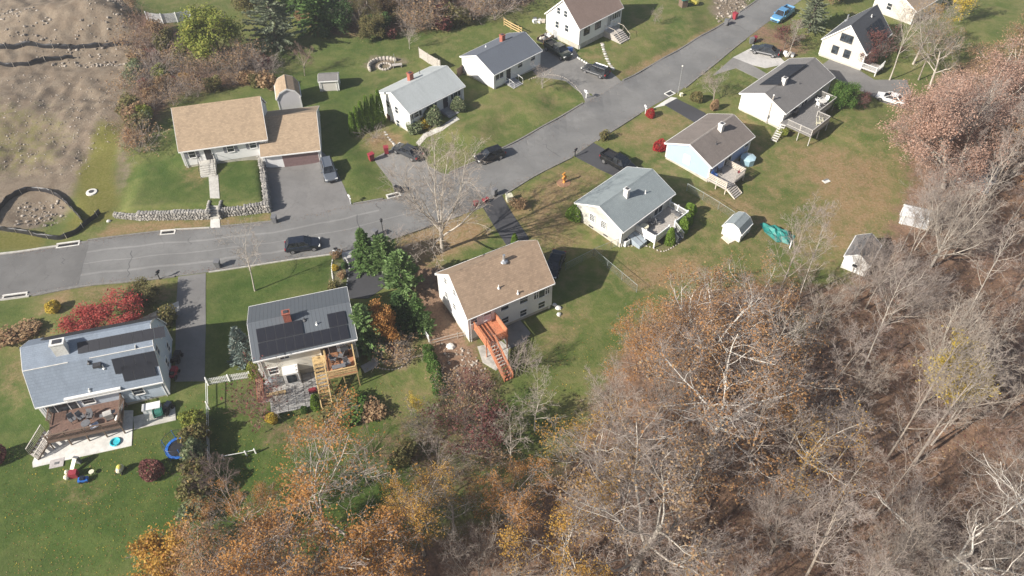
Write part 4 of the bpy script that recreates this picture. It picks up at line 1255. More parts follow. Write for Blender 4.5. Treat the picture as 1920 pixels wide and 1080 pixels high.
# ---- front stoops
def stoop(h, px, py, w, d, label, m, zt, steps, railm=None, dirv=-1):
    q = h.on(px, py, 'F'); g_ = gl(h)
    t = thing('entrance_steps', label, 'steps', h.o, h.ang, 'entrance steps of the houses')
    MB().bx(q.x - w / 2, q.x + w / 2, -h.Dw - d, -h.Dw - .01, -1.2, zt).build('landing', m, t)
    v = -h.Dw - d; gb = g_(q.x, v - steps * .3); rise = (zt - gb) / (steps + 1)
    for i in range(steps):
        MB().bx(q.x - w / 2, q.x + w / 2, v - (i + 1) * .32, v - i * .32 - .002, -1.2, zt - (i + 1) * rise).build('step', m, t)
    if railm:
        for s in (-1, 1):
            mb = MB(); x = q.x + s * (w / 2 - .06)
            mb.tube([(x, -h.Dw - .05, zt + .9), (x, v, zt + .9), (x, v - steps * .32, gb + 1.0)], .03, 6)
            for yy, zz in ((-h.Dw - .1, zt), (v, zt), (v - steps * .32, gb)): mb.tube([(x, yy, zz), (x, yy, zz + .9)], .025, 5)
            mb.build('handrail', railm, t)
stoop(H['11'], 391, 305, 2.1, 1.3, 'concrete entrance steps with black handrails at the tan cape house', CONC, .95, 5, BLACKP)
stoop(H['6'], 836, 205, 2.2, 1.2, 'grey entrance steps between two rounded shrubs', mat('slate_step', (.28, .28, .29), .8, .15, 3), 1.75, 3)
stoop(H['7'], 955, 145, 2.0, 1.1, 'low grey entrance steps by the bare tree at the slate-roofed house', MATS['slate_step'], .55, 3, WHITE)
stoop(H['8'], 1142, 45, 2.4, 2.2, 'pale timber porch steps with railings at the tall cape house', WOODG, 1.2, 5, WOODP)
# ---- paved patio of the metal-roof house
h = H['2']
t = thing('patio', 'pale stone patio with joints behind the metal-roofed house', 'patio', h.o, h.ang)
a, b = h.at(487, 712, -.5), h.at(612, 690, -.5); vb = h.at(548, 778, -.5).y
u0, u1 = a.x, DECK2[0] + .2; v1 = -h.Dw - .02; g_ = gl(h)
pm = MB().bx(-.43, .43, -.43, .43, -.06, .06).mesh('paver', PAVE)
nu_, nv_ = int((u1 - u0) / .9), int((v1 - vb) / .9)
for i in range(nu_):
    for j in range(nv_):
        u, v = u0 + .45 + i * .9, v1 - .45 - j * .9
        if j > nv_ - 3 and (i < 1 or i > nu_ - 3): continue
        meshobj('paver', pm, t, (u, v, g_(u, v) + .02 + rnd.uniform(-.006, .006)))
# curved slab path beside it
t = thing('slab_path', 'curved path of grey slabs between the deck and the round garden bed', 'path')
line = smooth_line(gpoly([(697, 640), (708, 652), (708, 668), (700, 682), (682, 692)]), 3)
sm = MB().bx(-.3, .3, -.55, .55, -.05, .05).mesh('slab', PAVE)
for a, b in zip(line[:-1], line[1:]):
    m_ = (a + b) / 2
    meshobj('slab', sm, t, (m_.x, m_.y, gz(m_.x, m_.y) + .03), math.atan2((b - a).y, (b - a).x))
# edging ring of the garden bed
STONEE = mat('edging_stone', (.40, .36, .31), .9, .25, 4, bump=.4)
def edging(pts, label, m=STONEE, closed=False, size=.3, h_=.16, n=4):
    ln = smooth_line(gpoly(pts), n)
    t = thing('garden_edging', label, 'edging')
    for a, b in zip(ln[:-1], ln[1:]):
        L = (b - a).length; k = max(1, int(L / size))
        for i in range(k):
            q = a + (b - a) * ((i + .5) / k)
            mb = None
            o = meshobj('edging_stone', EDG, t, (q.x, q.y, gz(q.x, q.y) + .03), math.atan2((b - a).y, (b - a).x) + rnd.uniform(-.25, .25), (size * rnd.uniform(.8, 1.05), size * .6 * rnd.uniform(.8, 1.2), h_ * rnd.uniform(.8, 1.3)))
            o.data = EDG if m is STONEE else EDG2
    return t
e_ = MB().ball((0, 0, 0), (.55, .55, .6), 7, 0, .12); EDG = e_.mesh('edging_stone', STONEE); EDG2 = e_.mesh('edging_stone_pale', CONCW)
edging([(712, 632), (735, 627), (756, 634), (768, 655), (765, 678), (745, 692), (720, 692), (703, 688)], 'stone ring around the bare garden bed behind the evergreens')
edging([(626, 478), (622, 500), (626, 535), (628, 548)], 'white stone edging on the lawn side of the narrow mailbox bed', CONCW)
edging([(645, 478), (655, 500), (652, 525), (648, 545)], 'white stone edging on the driveway side of the narrow mailbox bed', CONCW)
edging([(697, 503), (712, 506), (720, 512)], 'pale stone edging under the spruce at the dark driveway', CONCW)
edging([(990, 150), (1020, 141), (1050, 143), (1075, 158), (1092, 178)], 'curved stone edging between lawn and driveway of the slate-roofed house')
edging([(1082, 108), (1098, 118), (1112, 128)], 'pale rocks lining the grass beside the dark pickup', CONCW, size=.5, h_=.4)
edging([(1175, 462), (1215, 462), (1243, 472), (1275, 455)], 'brick edging of the mulch bed below the white deck')
def stones_path(pts, label, n, size):
    ln = smooth_line(gpoly(pts), 8); t = thing('stepping_stones', label, 'stepping stones')
    for i in range(n):
        q = ln[int(i * (len(ln) - 1) / (n - 1))]
        meshobj('stone', EDG2 if i % 2 else EDG, t, (q.x, q.y, gz(q.x, q.y) + .03), rnd.uniform(0, 3), (size * 1.2, size * .8, .12))
stones_path([(1129, 82), (1133, 97), (1140, 115), (1150, 130)], 'line of stone steps crossing the lawn of the tall cape house', 13, .6)
stones_path([(722, 248), (728, 258), (735, 266), (740, 272)], 'row of small pale stepping stones beside the arborvitae', 7, .45)
# ---- stone walls
STN = [mat('wall_stone_a', (.29, .275, .25), .9, .25, 5, bump=.5), mat('wall_stone_b', (.20, .19, .175), .9, .25, 5, bump=.5), mat('wall_stone_c', (.38, .355, .315), .9, .2, 5, bump=.5)]
def stone_wall(pts, hgt, label, depth=.55, rubble=False, cap=True):
    ln = [G(*p) for p in pts]
    t = thing('stone_wall', label, 'stone wall')
    mb = MB()
    for a, b in zip(ln[:-1], ln[1:]):
        a = Vector((a.x, a.y, 0)); b = Vector((b.x, b.y, 0)); L = (b - a).length; u = (b - a).normalized(); n = Vector((-u.y, u.x, 0))
        z = 0.0
        while z < hgt:
            rh = rnd.uniform(.18, .3); s = rnd.uniform(-.2, 0)
            while s < L:
                w = rnd.uniform(.25, .55)
                for dd in ((0.0, depth * .5) if z + rh < hgt - .05 else (0, depth * .35, depth * .7)):
                    q = a + u * (s + w / 2) + n * (dd + rnd.uniform(-.04, .06) + z * .08)
                    g0 = gz(a.x + u.x * (s + w / 2) - n.x * .3, a.y + u.y * (s + w / 2) - n.y * .3)
                    mb.ball((q.x, q.y, g0 + z + rh / 2 + rnd.uniform(-.03, .03) - .03), (w * .56, depth * .36, rh * .62), 6, rnd.choice((0, 0, 1, 2)), .16)
                s += w * .92
            z += rh * .9
    tag(mb.build('stones', STN, t), kind='stuff')
    return t
stone_wall([(262, 413), (330, 412), (393, 411)], 1.15, 'long dry-stone retaining wall left of the street steps')
stone_wall([(215, 408), (262, 413)], .6, 'low tumbled rubble end of the street wall', .5)
stone_wall([(414, 407), (460, 403), (506, 397)], 1.15, 'dry-stone retaining wall right of the street steps')
stone_wall([(508, 398), (503, 360), (497, 320), (494, 303)], 1.15, 'dry-stone wall along the left side of the wide driveway')
# steps through the street wall
t = thing('street_steps', 'dark stone steps through the gap in the retaining wall', 'steps')
A, B = G(403, 411), G(403, 378)
for i in range(6):
    q = A + (B - A) * (i / 6)
    MB().box((q.x, q.y + .2, .1 + i * .17), (1.15, .42, .34)).build('step', CONC, t)
for s in (-1, 1):
    q0, q1 = Vector((A.x + s * .75, A.y + .1, 0)), Vector((B.x + s * .75, B.y, 0))
    mb = MB()
    for k in range(12):
        for z in range(6):
            c = q0 + (q1 - q0) * (k / 11)
            if z * .22 < 1.35: mb.ball((c.x + rnd.uniform(-.05, .05), c.y, z * .22 + .1), (.2, .24, .15), 6, rnd.choice((0, 1, 2)), .15)
    tag(mb.build('cheek_wall', STN, t), kind='stuff')

# ================================================================ fences
def gline(pts, n=1):
    return smooth_line(gpoly(pts), n) if n > 1 else gpoly(pts)
def resample(ln, step):
    out = [ln[0]]; acc = 0
    for a, b in zip(ln[:-1], ln[1:]):
        L = (b - a).length; s = step - acc
        while s <= L:
            out.append(a + (b - a) * (s / L)); s += step
        acc = (acc + L) % step
    return out
GALV = mat('dull_galvanised', (.30, .33, .32), .55, .15, 4, metal=.3)
def chain_link(pts, label, hgt=1.25, step=2.6):
    ln = gline(pts); t = thing('chain_link_fence', label, 'fence')
    ps = resample(ln, step)
    if (ps[-1] - ln[-1]).length > .6: ps.append(ln[-1])
    wire = MB()
    for i, p in enumerate(ps):
        z = gz(p.x, p.y)
        MB().tube([(p.x, p.y, z - .1), (p.x, p.y, z + hgt + .05)], .03, 6).build('post', GALV, t)
    for a, b in zip(ps[:-1], ps[1:]):
        a = Vector((a.x, a.y, gz(a.x, a.y))); b = Vector((b.x, b.y, gz(b.x, b.y)))
        MB().tube([a + Vector((0, 0, hgt)), b + Vector((0, 0, hgt))], .022, 5).build('top_rail', GALV, t)
        d = b - a; n = int(d.length / .13)
        for k in range(-8, n + 1):
            for sg in (1, -1):
                f0, f1 = k / n, (k + 8) / n
                z0, z1 = .03, hgt
                if f0 < 0: z0 = z0 + (z1 - z0) * (-f0) / (f1 - f0); f0 = 0
                if f1 > 1: z1 = z0 + (z1 - z0) * (1 - f0) / (f1 - f0); f1 = 1
                if f1 <= f0: continue
                if sg < 0: f0, f1 = 1 - f0, 1 - f1
                wire.tube([a + d * f0 + Vector((0, 0, z0)), a + d * f1 + Vector((0, 0, z1))], .0035, 3, cap=False)
    tag(wire.build('wire_mesh', GALV, t), kind='stuff')
chain_link([(1113, 480), (1135, 470), (1158, 462)], 'short chain-link fence from the cream gable to the yard corner')
chain_link([(1113, 480), (1150, 512), (1195, 550)], 'chain-link fence running down the yard right of the orange deck house')
chain_link([(1287, 358), (1330, 382), (1375, 412)], 'chain-link fence between the white deck and the blue house')
chain_link([(1060, 507), (1085, 494), (1113, 480)], 'chain-link fence in the shade right of the tan-roofed house', 1.2)
def rail_fence(pts, label, m, hgt=1.1, nr=3, step=2.4, rw=.1, pw=.12, picket=0.0, full=.62):
    ln = gline(pts); t = thing('rail_fence' if not picket else 'picket_fence', label, 'fence')
    ps = resample(ln, step)
    if (ps[-1] - ln[-1]).length > .6: ps.append(ln[-1])
    for p in ps:
        z = gz(p.x, p.y)
        mb = MB().bx(p.x - pw / 2, p.x + pw / 2, p.y - pw / 2, p.y + pw / 2, z - .1, z + hgt + .12)
        mb.add([(p.x - pw * .6, p.y - pw * .6, z + hgt + .121), (p.x + pw * .6, p.y - pw * .6, z + hgt + .121), (p.x + pw * .6, p.y + pw * .6, z + hgt + .121), (p.x - pw * .6, p.y + pw * .6, z + hgt + .121), (p.x, p.y, z + hgt + .2)], [(0, 1, 4), (1, 2, 4), (2, 3, 4), (3, 0, 4), (3, 2, 1, 0)])
        mb.build('post', m, t)
    for a, b in zip(ps[:-1], ps[1:]):
        for k in range(nr):
            zz = hgt * (k + 1) / nr - .06 if not picket else (.25, hgt - .2)[k % 2]
            MB().beam(Vector((a.x, a.y, gz(a.x, a.y) + zz)), Vector((b.x, b.y, gz(b.x, b.y) + zz)), .045, rw).build('rail', m, t)
        if picket:
            d = b - a; n = int(d.length / picket)
            mb = MB()
            for i in range(n):
                q = a + d * ((i + .5) / n); z = gz(q.x, q.y)
                mb.box((q.x, q.y, z + hgt / 2 + .05), (picket * full, .03, hgt), math.atan2(d.y, d.x))
            tag(mb.build('pickets', m, t), kind='stuff')
    return t
rail_fence([(391, 722), (420, 716), (455, 712), (490, 704)], 'white picket fence between the long driveway and the stone patio', VINYL, 1.0, 2, 2.2, .08, .14, .16)
rail_fence([(391, 722), (393, 790), (395, 850), (397, 905)], 'white post and rail fence running down beside the tall hedge', VINYL, 1.2, 2, 3.0, .07)
rail_fence([(719, 611), (742, 604), (768, 598)], 'grey post and rail fence among the evergreens', WOODG, 1.15, 3, 1.7)
rail_fence([(792, 618), (800, 632), (807, 646)], 'short white rail fence beside the bare soil', VINYL, 1.0, 3, 2.0)
rail_fence([(807, 648), (840, 638), (872, 632)], 'low wire fence crossing the bare soil to the white house', WOODG, .9, 2, 3.2, .04, .06)
rail_fence([(808, 648), (818, 690), (822, 720)], 'thin brown fence along the green shrubs', WOODB, .8, 2, 2.6, .04, .07)
rail_fence([(945, 48), (962, 58), (978, 66)], 'new timber fence behind the slate-roofed house', WOODY, 1.3, 3, 1.9, .16, .12)
rail_fence([(278, 40), (310, 44), (345, 40), (365, 36)], 'white vinyl panel fence at the top left', VINYL, 1.7, 2, 2.4, .12, .16, .145, .96)
rail_fence([(787, 108), (805, 120), (826, 132)], 'grey board fence behind the pale-roofed house', WOODG, 1.7, 2, 2.4, .1, .12, .15, .95)
rail_fence([(878, 130), (868, 138), (858, 146)], 'brown board fence between the two ranch houses', WOODB, 1.5, 2, 2.0, .1, .12, .15, .95)
rail_fence([(420, 862), (455, 856), (480, 850)], 'white rail in the shaded yard behind the hedge', VINYL, .7, 1, 2.2, .08)
# black silt fences of the building site
SILT = mat('silt_fabric', (.022, .022, .026), .45, .3, 1.5, bump=.3)
def silt_fence(pts, label, hgt=.75, n=5):
    ln = resample(smooth_line(gpoly(pts), n), .6); t = thing('silt_fence', label, 'silt fence')
    V, F = [], []
    for i, p in enumerate(ln):
        z = gz(p.x, p.y); w = rnd.uniform(-.08, .08); hh = hgt * rnd.uniform(.8, 1.08)
        V += [(p.x, p.y, z - .15), (p.x + w, p.y + w, z + hh * .5), (p.x + w * 1.8, p.y + rnd.uniform(-.12, .12), z + hh)]
        V += [(p.x + .03, p.y + .03, z - .15), (p.x + w + .03, p.y + w + .03, z + hh * .5), (p.x + w * 1.8 + .03, p.y + .04, z + hh)]
        if i:
            o = (i - 1) * 6
            F += [(o, o + 6, o + 7, o + 1), (o + 1, o + 7, o + 8, o + 2), (o + 3, o + 4, o + 10, o + 9), (o + 4, o + 5, o + 11, o + 10), (o + 2, o + 8, o + 11, o + 5)]
    mb = MB(); mb.add(V, F); mb.build('fabric', SILT, t, smooth=True)
    for i, p in enumerate(ln):
        if i % 4 == 0:
            z = gz(p.x, p.y)
            MB().box((p.x - .02, p.y - .03, z + .4), (.05, .05, 1.1), rnd.uniform(0, 1)).build('stake', WOODP, t)
silt_fence([(-60, 94), (0, 92), (50, 86), (100, 91), (150, 92), (200, 90), (252, 84)], 'black silt fence below the dirt heap at the top left', .9)
silt_fence([(-60, 124), (0, 122), (50, 124), (90, 114), (140, 110)], 'lower black silt fence ending in the weeds at the top left', .8)
silt_fence([(-20, 428), (0, 395), (25, 370), (65, 358), (105, 368), (130, 388), (152, 412), (157, 420)], 'upper arc of the black silt fence ring around the basin', .8)
silt_fence([(0, 432), (40, 438), (80, 446), (112, 450), (140, 440), (165, 420), (192, 398)], 'lower arc of the black silt fence ring around the basin', .8)

# ================================================================ sheds
GAMB = lambda i, z: gambrel(i, z)
SW = siding('siding_shed_white', (.78, .77, .74), .12)
def shed(name, label, quad, ez, base, rise, wallm, roofm, prof=None, gov=.08, ov=.12, geo=None):
    return House(name, label, quad, ez, rise, wallm, roofm, base, ov, gov, prof, .08, geo=geo)
g = G(540, 195)
c0, c1 = P(521, 186, g.z), P(569, 202, g.z)
q = (G(527, 207) + G(568, 202)) / 2
def rel_geo(front_l, front_r, length, zb):
    """gable-front building: photo pixels of the two front ground corners, depth behind"""
    a, b = P(*front_l, zb), P(*front_r, zb); e = b - a; n = Vector((-e.y, e.x, 0)).normalized()
    c = (a + b) / 2 + n * length / 2
    return (c, math.atan2(n.y, n.x), length, e.length)
bz = G(545, 205).z
h = shed('barn_shed', 'tan-roofed barn shed with white front behind the garage', None, bz + 2.1, bz, 1.5, siding('siding_shed_pale', (.66, .64, .64), .05), tanroof, gambrel(.65, 1.0), geo=rel_geo((524, 209), (569, 202), 4.2, bz))
bz = G(620, 172).z
a, b = P(602, 172, bz), P(636, 170, bz); e = b - a; n_ = Vector((-e.y, e.x, 0)).normalized()
h = shed('garden_shed', 'small grey-roofed garden shed on the lawn right of the barn shed', None, bz + 1.9, bz, .5, siding('siding_shed_beige', (.58, .55, .50), .05), shingle('shingle_grey', (.19, .18, .172)), geo=((a + b) / 2 + n_ * 1.1, math.atan2(e.y, e.x), e.length + .25, 2.4))
bz = G(1380, 450).z
h = shed('gambrel_shed', 'white gambrel shed with grey roof beside the teal cover', None, bz + 1.45, bz, 1.05, SW, MATS['shingle_grey_green'], gambrel(.5, .7), geo=rel_geo((1351, 439), (1386, 456), 2.9, bz))
h.door(1366, 442, 1.1, 1.5, 'L', WHITE)
sheet('ramp', gpoly([(1352, 446), (1362, 439), (1378, 452), (1366, 458)]), .12, WOODP, kind='structure')
bz = G(1620, 510).z
h = shed('plank_shed', 'white plank shed with grey roof half hidden under bare trees', None, bz + 2.0, bz, 1.1, SW, MATS['shingle_grey'], None, geo=rel_geo((1574, 502), (1621, 521), 4.6, bz))
h.window(1603, 498, .6, .45, 'L', 'single')
bz = G(1700, 410).z
h = shed('trailer_cabin', 'small pale grey cabin with dark window at the edge of the wood', None, bz + 1.7, bz, .75, mat('cabin_panel', (.50, .51, .52), .5, .08, 3), mat('cabin_roof', (.46, .47, .48), .5, .1, 2), gambrel(.5, .5), geo=rel_geo((1686, 402), (1684, 420), 3.6, bz))
bz = G(1820, 350).z
h = shed('timber_shed', 'white shed among the trees at the right edge of the photo', None, bz + 2.0, bz, 1.1, SW, MATS['shingle_grey'], None, geo=rel_geo((1785, 345), (1852, 365), 4.0, bz))
# ================================================================ trees and shrubs
BARK = mat('bark_grey', (.285, .24, .195), .9, .3, 3, bump=.4)
BARKD = mat('bark_dark', (.17, .135, .11), .9, .3, 3, bump=.4)
BARKP = mat('bark_pale', (.43, .385, .325), .9, .25, 3, bump=.4)
TWIG = mat('twig_grey', (.325, .27, .235), .9, .2, 3)
TWIGR = mat('twig_red_brown', (.27, .17, .13), .9, .2, 3)
TWIGP = mat('twig_pale', (.34, .285, .235), .9, .2, 3)
TWIGD = mat('twig_dark', (.15, .105, .095), .9, .2, 3)
def leafmat(name, a, b, c=None, tr=.3):
    if name in MATS: return MATS[name]
    m = NB(name)
    g = m.n('ShaderNodeNewGeometry')
    r = g.outputs['Random Per Island']
    oi = m.n('ShaderNodeObjectInfo').outputs['Random']
    cc = m.mix(m.ramp(r, .1, .9), a, b)
    if c: cc = m.mix(m.math('GREATER_THAN', r, .86), cc, c)
    cc = m.mix(m.math('MULTIPLY', m.ramp(m.noise(.7, 3, .5, m.obj()), .35, .65), .55), cc, col(a, .72))
    cc = m.mix(m.math('MULTIPLY', oi, .3), cc, col(b, .8))
    m.link(cc, m.b.inputs['Base Color'])
    m.b.inputs['Roughness'].default_value = .7
    m.b.inputs['Specular IOR Level'].default_value = .2
    t = m.n('ShaderNodeBsdfTranslucent'); m.link(cc, t.inputs[0])
    mx = m.n('ShaderNodeMixShader'); mx.inputs[0].default_value = tr
    out = m.t.nodes['Material Output']
    m.link(m.b.outputs[0], mx.inputs[1]); m.link(t.outputs[0], mx.inputs[2]); m.link(mx.outputs[0], out.inputs[0])
    MATS[name] = m.m
    return m.m
LM = {
 'orange': leafmat('leaves_orange', (.40, .185, .055), (.53, .27, .085), (.58, .36, .14)),
 'amber': leafmat('leaves_amber', (.48, .265, .05), (.57, .36, .085), (.44, .2, .06)),
 'rust': leafmat('leaves_rust', (.36, .185, .08), (.47, .27, .12), (.55, .37, .19)),
 'pink': leafmat('leaves_pink_brown', (.46, .295, .225), (.56, .385, .30), (.46, .26, .17)),
 'yellow': leafmat('leaves_yellow', (.60, .43, .05), (.68, .52, .09), (.45, .38, .08)),
 'tan': leafmat('leaves_tan', (.34, .22, .12), (.46, .32, .18), (.28, .14, .08)),
 'red': leafmat('leaves_red', (.38, .055, .05), (.50, .115, .095), (.42, .17, .12)),
 'crimson': leafmat('leaves_crimson', (.42, .03, .035), (.52, .06, .05)),
 'maroon': leafmat('leaves_maroon', (.17, .06, .055), (.25, .10, .085), (.2, .15, .1)),
 'green': leafmat('leaves_green', (.07, .15, .025), (.13, .22, .05), (.19, .24, .07)),
 'lime': leafmat('leaves_lime', (.21, .26, .045), (.33, .35, .08), (.42, .38, .08)),
 'olive': leafmat('leaves_olive', (.15, .145, .05), (.235, .21, .085), (.3, .2, .09)),
 'dark': leafmat('leaves_dark_green', (.06, .12, .035), (.10, .17, .055), (.13, .19, .07), .25),
 'spruce': leafmat('needles_spruce', (.11, .20, .055), (.17, .27, .085), (.21, .29, .10), .3),
 'pine': leafmat('needles_pine', (.17, .275, .085), (.235, .345, .13), (.27, .36, .16), .3),
 'blue': leafmat('needles_blue', (.16, .21, .19), (.25, .30, .26), (.30, .29, .23), .15),
 'greypine': leafmat('needles_grey_pine', (.17, .21, .125), (.26, .29, .19), (.30, .30, .22), .25),
 'arb': leafmat('leaves_arborvitae', (.15, .25, .03), (.23, .35, .055), (.27, .37, .08), .3),
 'bush': leafmat('leaves_grey_green', (.15, .19, .09), (.23, .27, .14), (.29, .28, .17)),
}
def tubes(branches, n):
    """branches: list of (points, radii) -> quads"""
    V, F = [], []
    o = 0
    for pts, rad in branches:
        m = len(pts)
        for i in range(m):
            d = pts[min(i + 1, m - 1)] - pts[max(i - 1, 0)]
            d.normalize()
            a = d.cross(Vector((0, 0, 1)) if abs(d.z) < .9 else Vector((1, 0, 0))); a.normalize()
            b = d.cross(a); r = rad[i]; p = pts[i]
            for k in range(n):
                t = 6.2832 * k / n
                c, s = math.cos(t) * r, math.sin(t) * r
                V.append((p.x + a.x * c + b.x * s, p.y + a.y * c + b.y * s, p.z + a.z * c + b.z * s))
        for i in range(m - 1):
            for k in range(n):
                k2 = (k + 1) % n
                F.append((o + i * n + k, o + i * n + k2, o + (i + 1) * n + k2, o + (i + 1) * n + k))
        o += m * n
    return V, F
def leaf_quads(C, size, rs, flat=.35):
    """C: (n,3) centres -> bent leaf quads"""
    n = len(C)
    a = rs.normal(size=(n, 3)); a[:, 2] *= .6
    a /= np.linalg.norm(a, axis=1, keepdims=True)
    b = rs.normal(size=(n, 3)); b[:, 2] *= flat
    b -= a * (a * b).sum(1, keepdims=True); b /= np.linalg.norm(b, axis=1, keepdims=True) + 1e-9
    s = (size * rs.uniform(.6, 1.3, size=(n, 1)))
    a = a * s * .62; b = b * s * .42
    V = np.stack([C - a, C - b * .9 + a * .1, C + a, C + b * .9 + a * .1], 1).reshape(-1, 3)
    F = np.arange(n * 4).reshape(n, 4)
    return V, F
class TreeGen:
    def __init__(s, seed, **k):
        s.r = random.Random(seed); s.rs = np.random.RandomState(seed)
        s.k = dict(H=15, trunk=.6, r0=.22, n=(9, 7, 6, 5), ang=(45, 42, 42, 45), ratio=(.55, .5, .5, .55), start=(.4, .2, .2, .15), wig=(.05, .13, .18, .22, .2), trop=(.0, .06, .05, .03, .0), seg=(8, 7, 5, 3, 2), lev=4, taper=.45, shape='round', minr=.0115)
        s.k.update(k)
        s.out = [[] for _ in range(5)]
        K = s.k
        s.grow(Vector((0, 0, -.3)), Vector((s.r.uniform(-.05, .05), s.r.uniform(-.05, .05), 1)).normalized(), K['H'] * K['trunk'] + .3, K['r0'], 0)
    def grow(s, p, d, L, r, lev):
        K, rr = s.k, s.r
        ns = K['seg'][lev]; pts = [p.copy()]; dirs = [d.copy()]
        w, tr = K['wig'][lev], K['trop'][lev]
        for i in range(ns):
            d = (d + Vector((rr.gauss(0, w), rr.gauss(0, w), rr.gauss(0, w) + tr))).normalized()
            p = p + d * (L / ns); pts.append(p.copy()); dirs.append(d.copy())
        end = K['taper'] if lev < 1 else .3
        rad = [max(r * (1 - (1 - end) * i / ns), K['minr'] * .8) for i in range(ns + 1)]
        if lev == 0: rad[0] *= 1.35
        s.out[lev].append((pts, rad))
        if lev >= K['lev']: return
        n = K['n'][lev]
        n = max(1, int(round(n * rr.uniform(.8, 1.2))))
        st = K['start'][lev]
        az0 = rr.uniform(0, 6.28)
        for k in range(n):
            t = st + (1 - st) * (k + rr.uniform(.2, .9)) / n
            t = min(t, .995)
            f = t * ns; i = min(int(f), ns - 1)
            q = pts[i].lerp(pts[i + 1], f - i); pd = dirs[i + 1]
            perp = pd.cross(Vector((0, 0, 1)) if abs(pd.z) < .95 else Vector((1, 0, 0))).normalized()
            perp = Matrix.Rotation(az0 + k * 2.4 + rr.uniform(-.5, .5), 3, pd) @ perp
            a = R(K['ang'][lev]) * rr.uniform(.65, 1.3)
            if lev == 0: a *= (1.25 - .55 * (t - st) / (1 - st))
            cd = Matrix.Rotation(a, 3, perp) @ pd
            if lev > 0 and cd.z < -.25: cd.z *= .3
            cd.normalize()
            lf = {'round': .75 + .5 * math.sin(math.pi * (t - st) / (1 - st) * .85 + .35), 'up': 1.0}[K['shape']] if lev == 0 else 1.15 - .6 * t
            cl = L * K['ratio'][lev] * lf * rr.uniform(.75, 1.2)
            cr = max(rad[i] * (.62 if lev == 0 else .55) * rr.uniform(.7, 1.0), K['minr'])
            s.grow(q, cd, cl, cr, lev + 1)
    def meshes(s, name, bark, twig, leaf=None, leaves=0, lsize=.2, patch=.5, spread=.25, only=None):
        V, F = tubes(s.out[0], 8); o = len(V)
        v2, f2 = tubes(s.out[1], 6); V += v2; F += [tuple(i + o for i in q) for q in f2]; o = len(V)
        v2, f2 = tubes(s.out[2], 4); V += v2; F += [tuple(i + o for i in q) for q in f2]
        tm = arr_mesh(name + '_trunk', V, F, bark, smooth=True)
        V, F = tubes(s.out[3], 3); o = len(V)
        if s.out[4]:
            v2, f2 = tubes(s.out[4], 3); V += v2; F += [tuple(i + o for i in q) for q in f2]
        V, F = np.array(V).reshape(-1, 3), np.array(F).reshape(-1, 4)
        mi = np.zeros(len(F), int)
        s.tips = np.array([p[0][-1] for p in (s.out[4] or s.out[3])])
        if leaves:
            T = s.tips; rs = s.rs
            ph = rs.uniform(0, 6, 3)
            nz = np.sin(T[:, 0] * .9 + ph[0]) + np.sin(T[:, 1] * 1.1 + ph[1]) + np.sin(T[:, 2] * 1.0 + ph[2])
            w = np.where(nz > np.quantile(nz, patch), 1.0, .06)
            idx = rs.choice(len(T), leaves, p=w / w.sum())
            C = T[idx] + rs.normal(size=(leaves, 3)) * spread
            v2, f2 = leaf_quads(C, lsize, rs)
            F = np.concatenate([F, f2 + len(V)]); V = np.concatenate([V, v2]); mi = np.concatenate([mi, np.ones(len(f2), int)])
        cm = arr_mesh(name + '_crown', V, F, [twig, leaf or LM['orange']], mi)
        return tm, cm
PROTO = {}
def proto(key, tm, cm): PROTO[key] = (tm, cm)
# tall forest trees, bare
BARE = dict(trunk=.82, ratio=(.34, .5, .52, .55), ang=(42, 42, 42, 45), start=(.42, .22, .2, .15), n=(11, 7, 6, 5), r0=.15, wig=(.035, .10, .15, .2, .2), trop=(.02, .09, .06, .03, 0), taper=.2)
for i in range(3):
    proto('bare%d' % i, *TreeGen(11 + i, **BARE).meshes('bare', BARK, (TWIG, TWIGP, TWIG)[i]))
# fan-shaped multi-limb trees
FAN = dict(trunk=.30, ratio=(1.9, .5, .46, .5), ang=(36, 36, 38, 42), start=(.45, .25, .2, .15), n=(11, 10, 6, 5), r0=.22, wig=(.03, .07, .12, .18, .2), trop=(.0, .07, .05, .03, 0), taper=.6, shape='up')
for i in range(3):
    proto('fan%d' % i, *TreeGen(31 + i, **FAN).meshes('fan', (BARKP, BARK, BARK)[i], (TWIGP, TWIG, TWIG)[i]))
# slim poles with little crown
POLE = dict(trunk=.92, ratio=(.2, .5, .5, .55), ang=(48, 42, 42, 45), start=(.45, .25, .2, .15), n=(12, 5, 4, 3), r0=.1, wig=(.03, .12, .16, .2, .2), trop=(.01, .1, .06, .03, 0), taper=.2)
for i in range(2):
    proto('pole%d' % i, *TreeGen(51 + i, **POLE).meshes('pole', (BARKP, BARK)[i], TWIG))
# crooked oaks, pale limbs, some leaves left
OAK = dict(trunk=.5, ratio=(.85, .55, .5, .52), ang=(58, 46, 46, 48), start=(.38, .2, .15, .15), n=(9, 8, 7, 5), r0=.3, wig=(.06, .2, .24, .26, .22), trop=(0, .05, .03, .02, 0), taper=.5)
for i in range(3):
    proto('oak%d' % i, *TreeGen(71 + i, **OAK).meshes('oak', (BARKP, BARK, BARKP)[i], TWIG, LM['orange'], (9500, 7800, 2200)[i], .17, (.45, .45, .6)[i], .3))
BARKW = mat('bark_white', (.56, .52, .46), .9, .2, 3, bump=.4)
OAKB = dict(OAK); OAKB.update(r0=.36, n=(8, 7, 6, 5))
proto('oakbare', *TreeGen(75, **OAKB).meshes('oakbare', BARKW, TWIGP))
proto('oakthin', *TreeGen(76, **OAK).meshes('oakthin', BARKW, TWIG, LM['rust'], 5200, .17, .45, .3))
PINKO = dict(OAK); PINKO.update(trunk=.5, n=(10, 8, 7, 5), r0=.3)
for i in range(2):
    proto('dense%d' % i, *TreeGen(91 + i, **PINKO).meshes('dense', BARKP, TWIG, LM['pink'], 26000, .185, .12, .42))
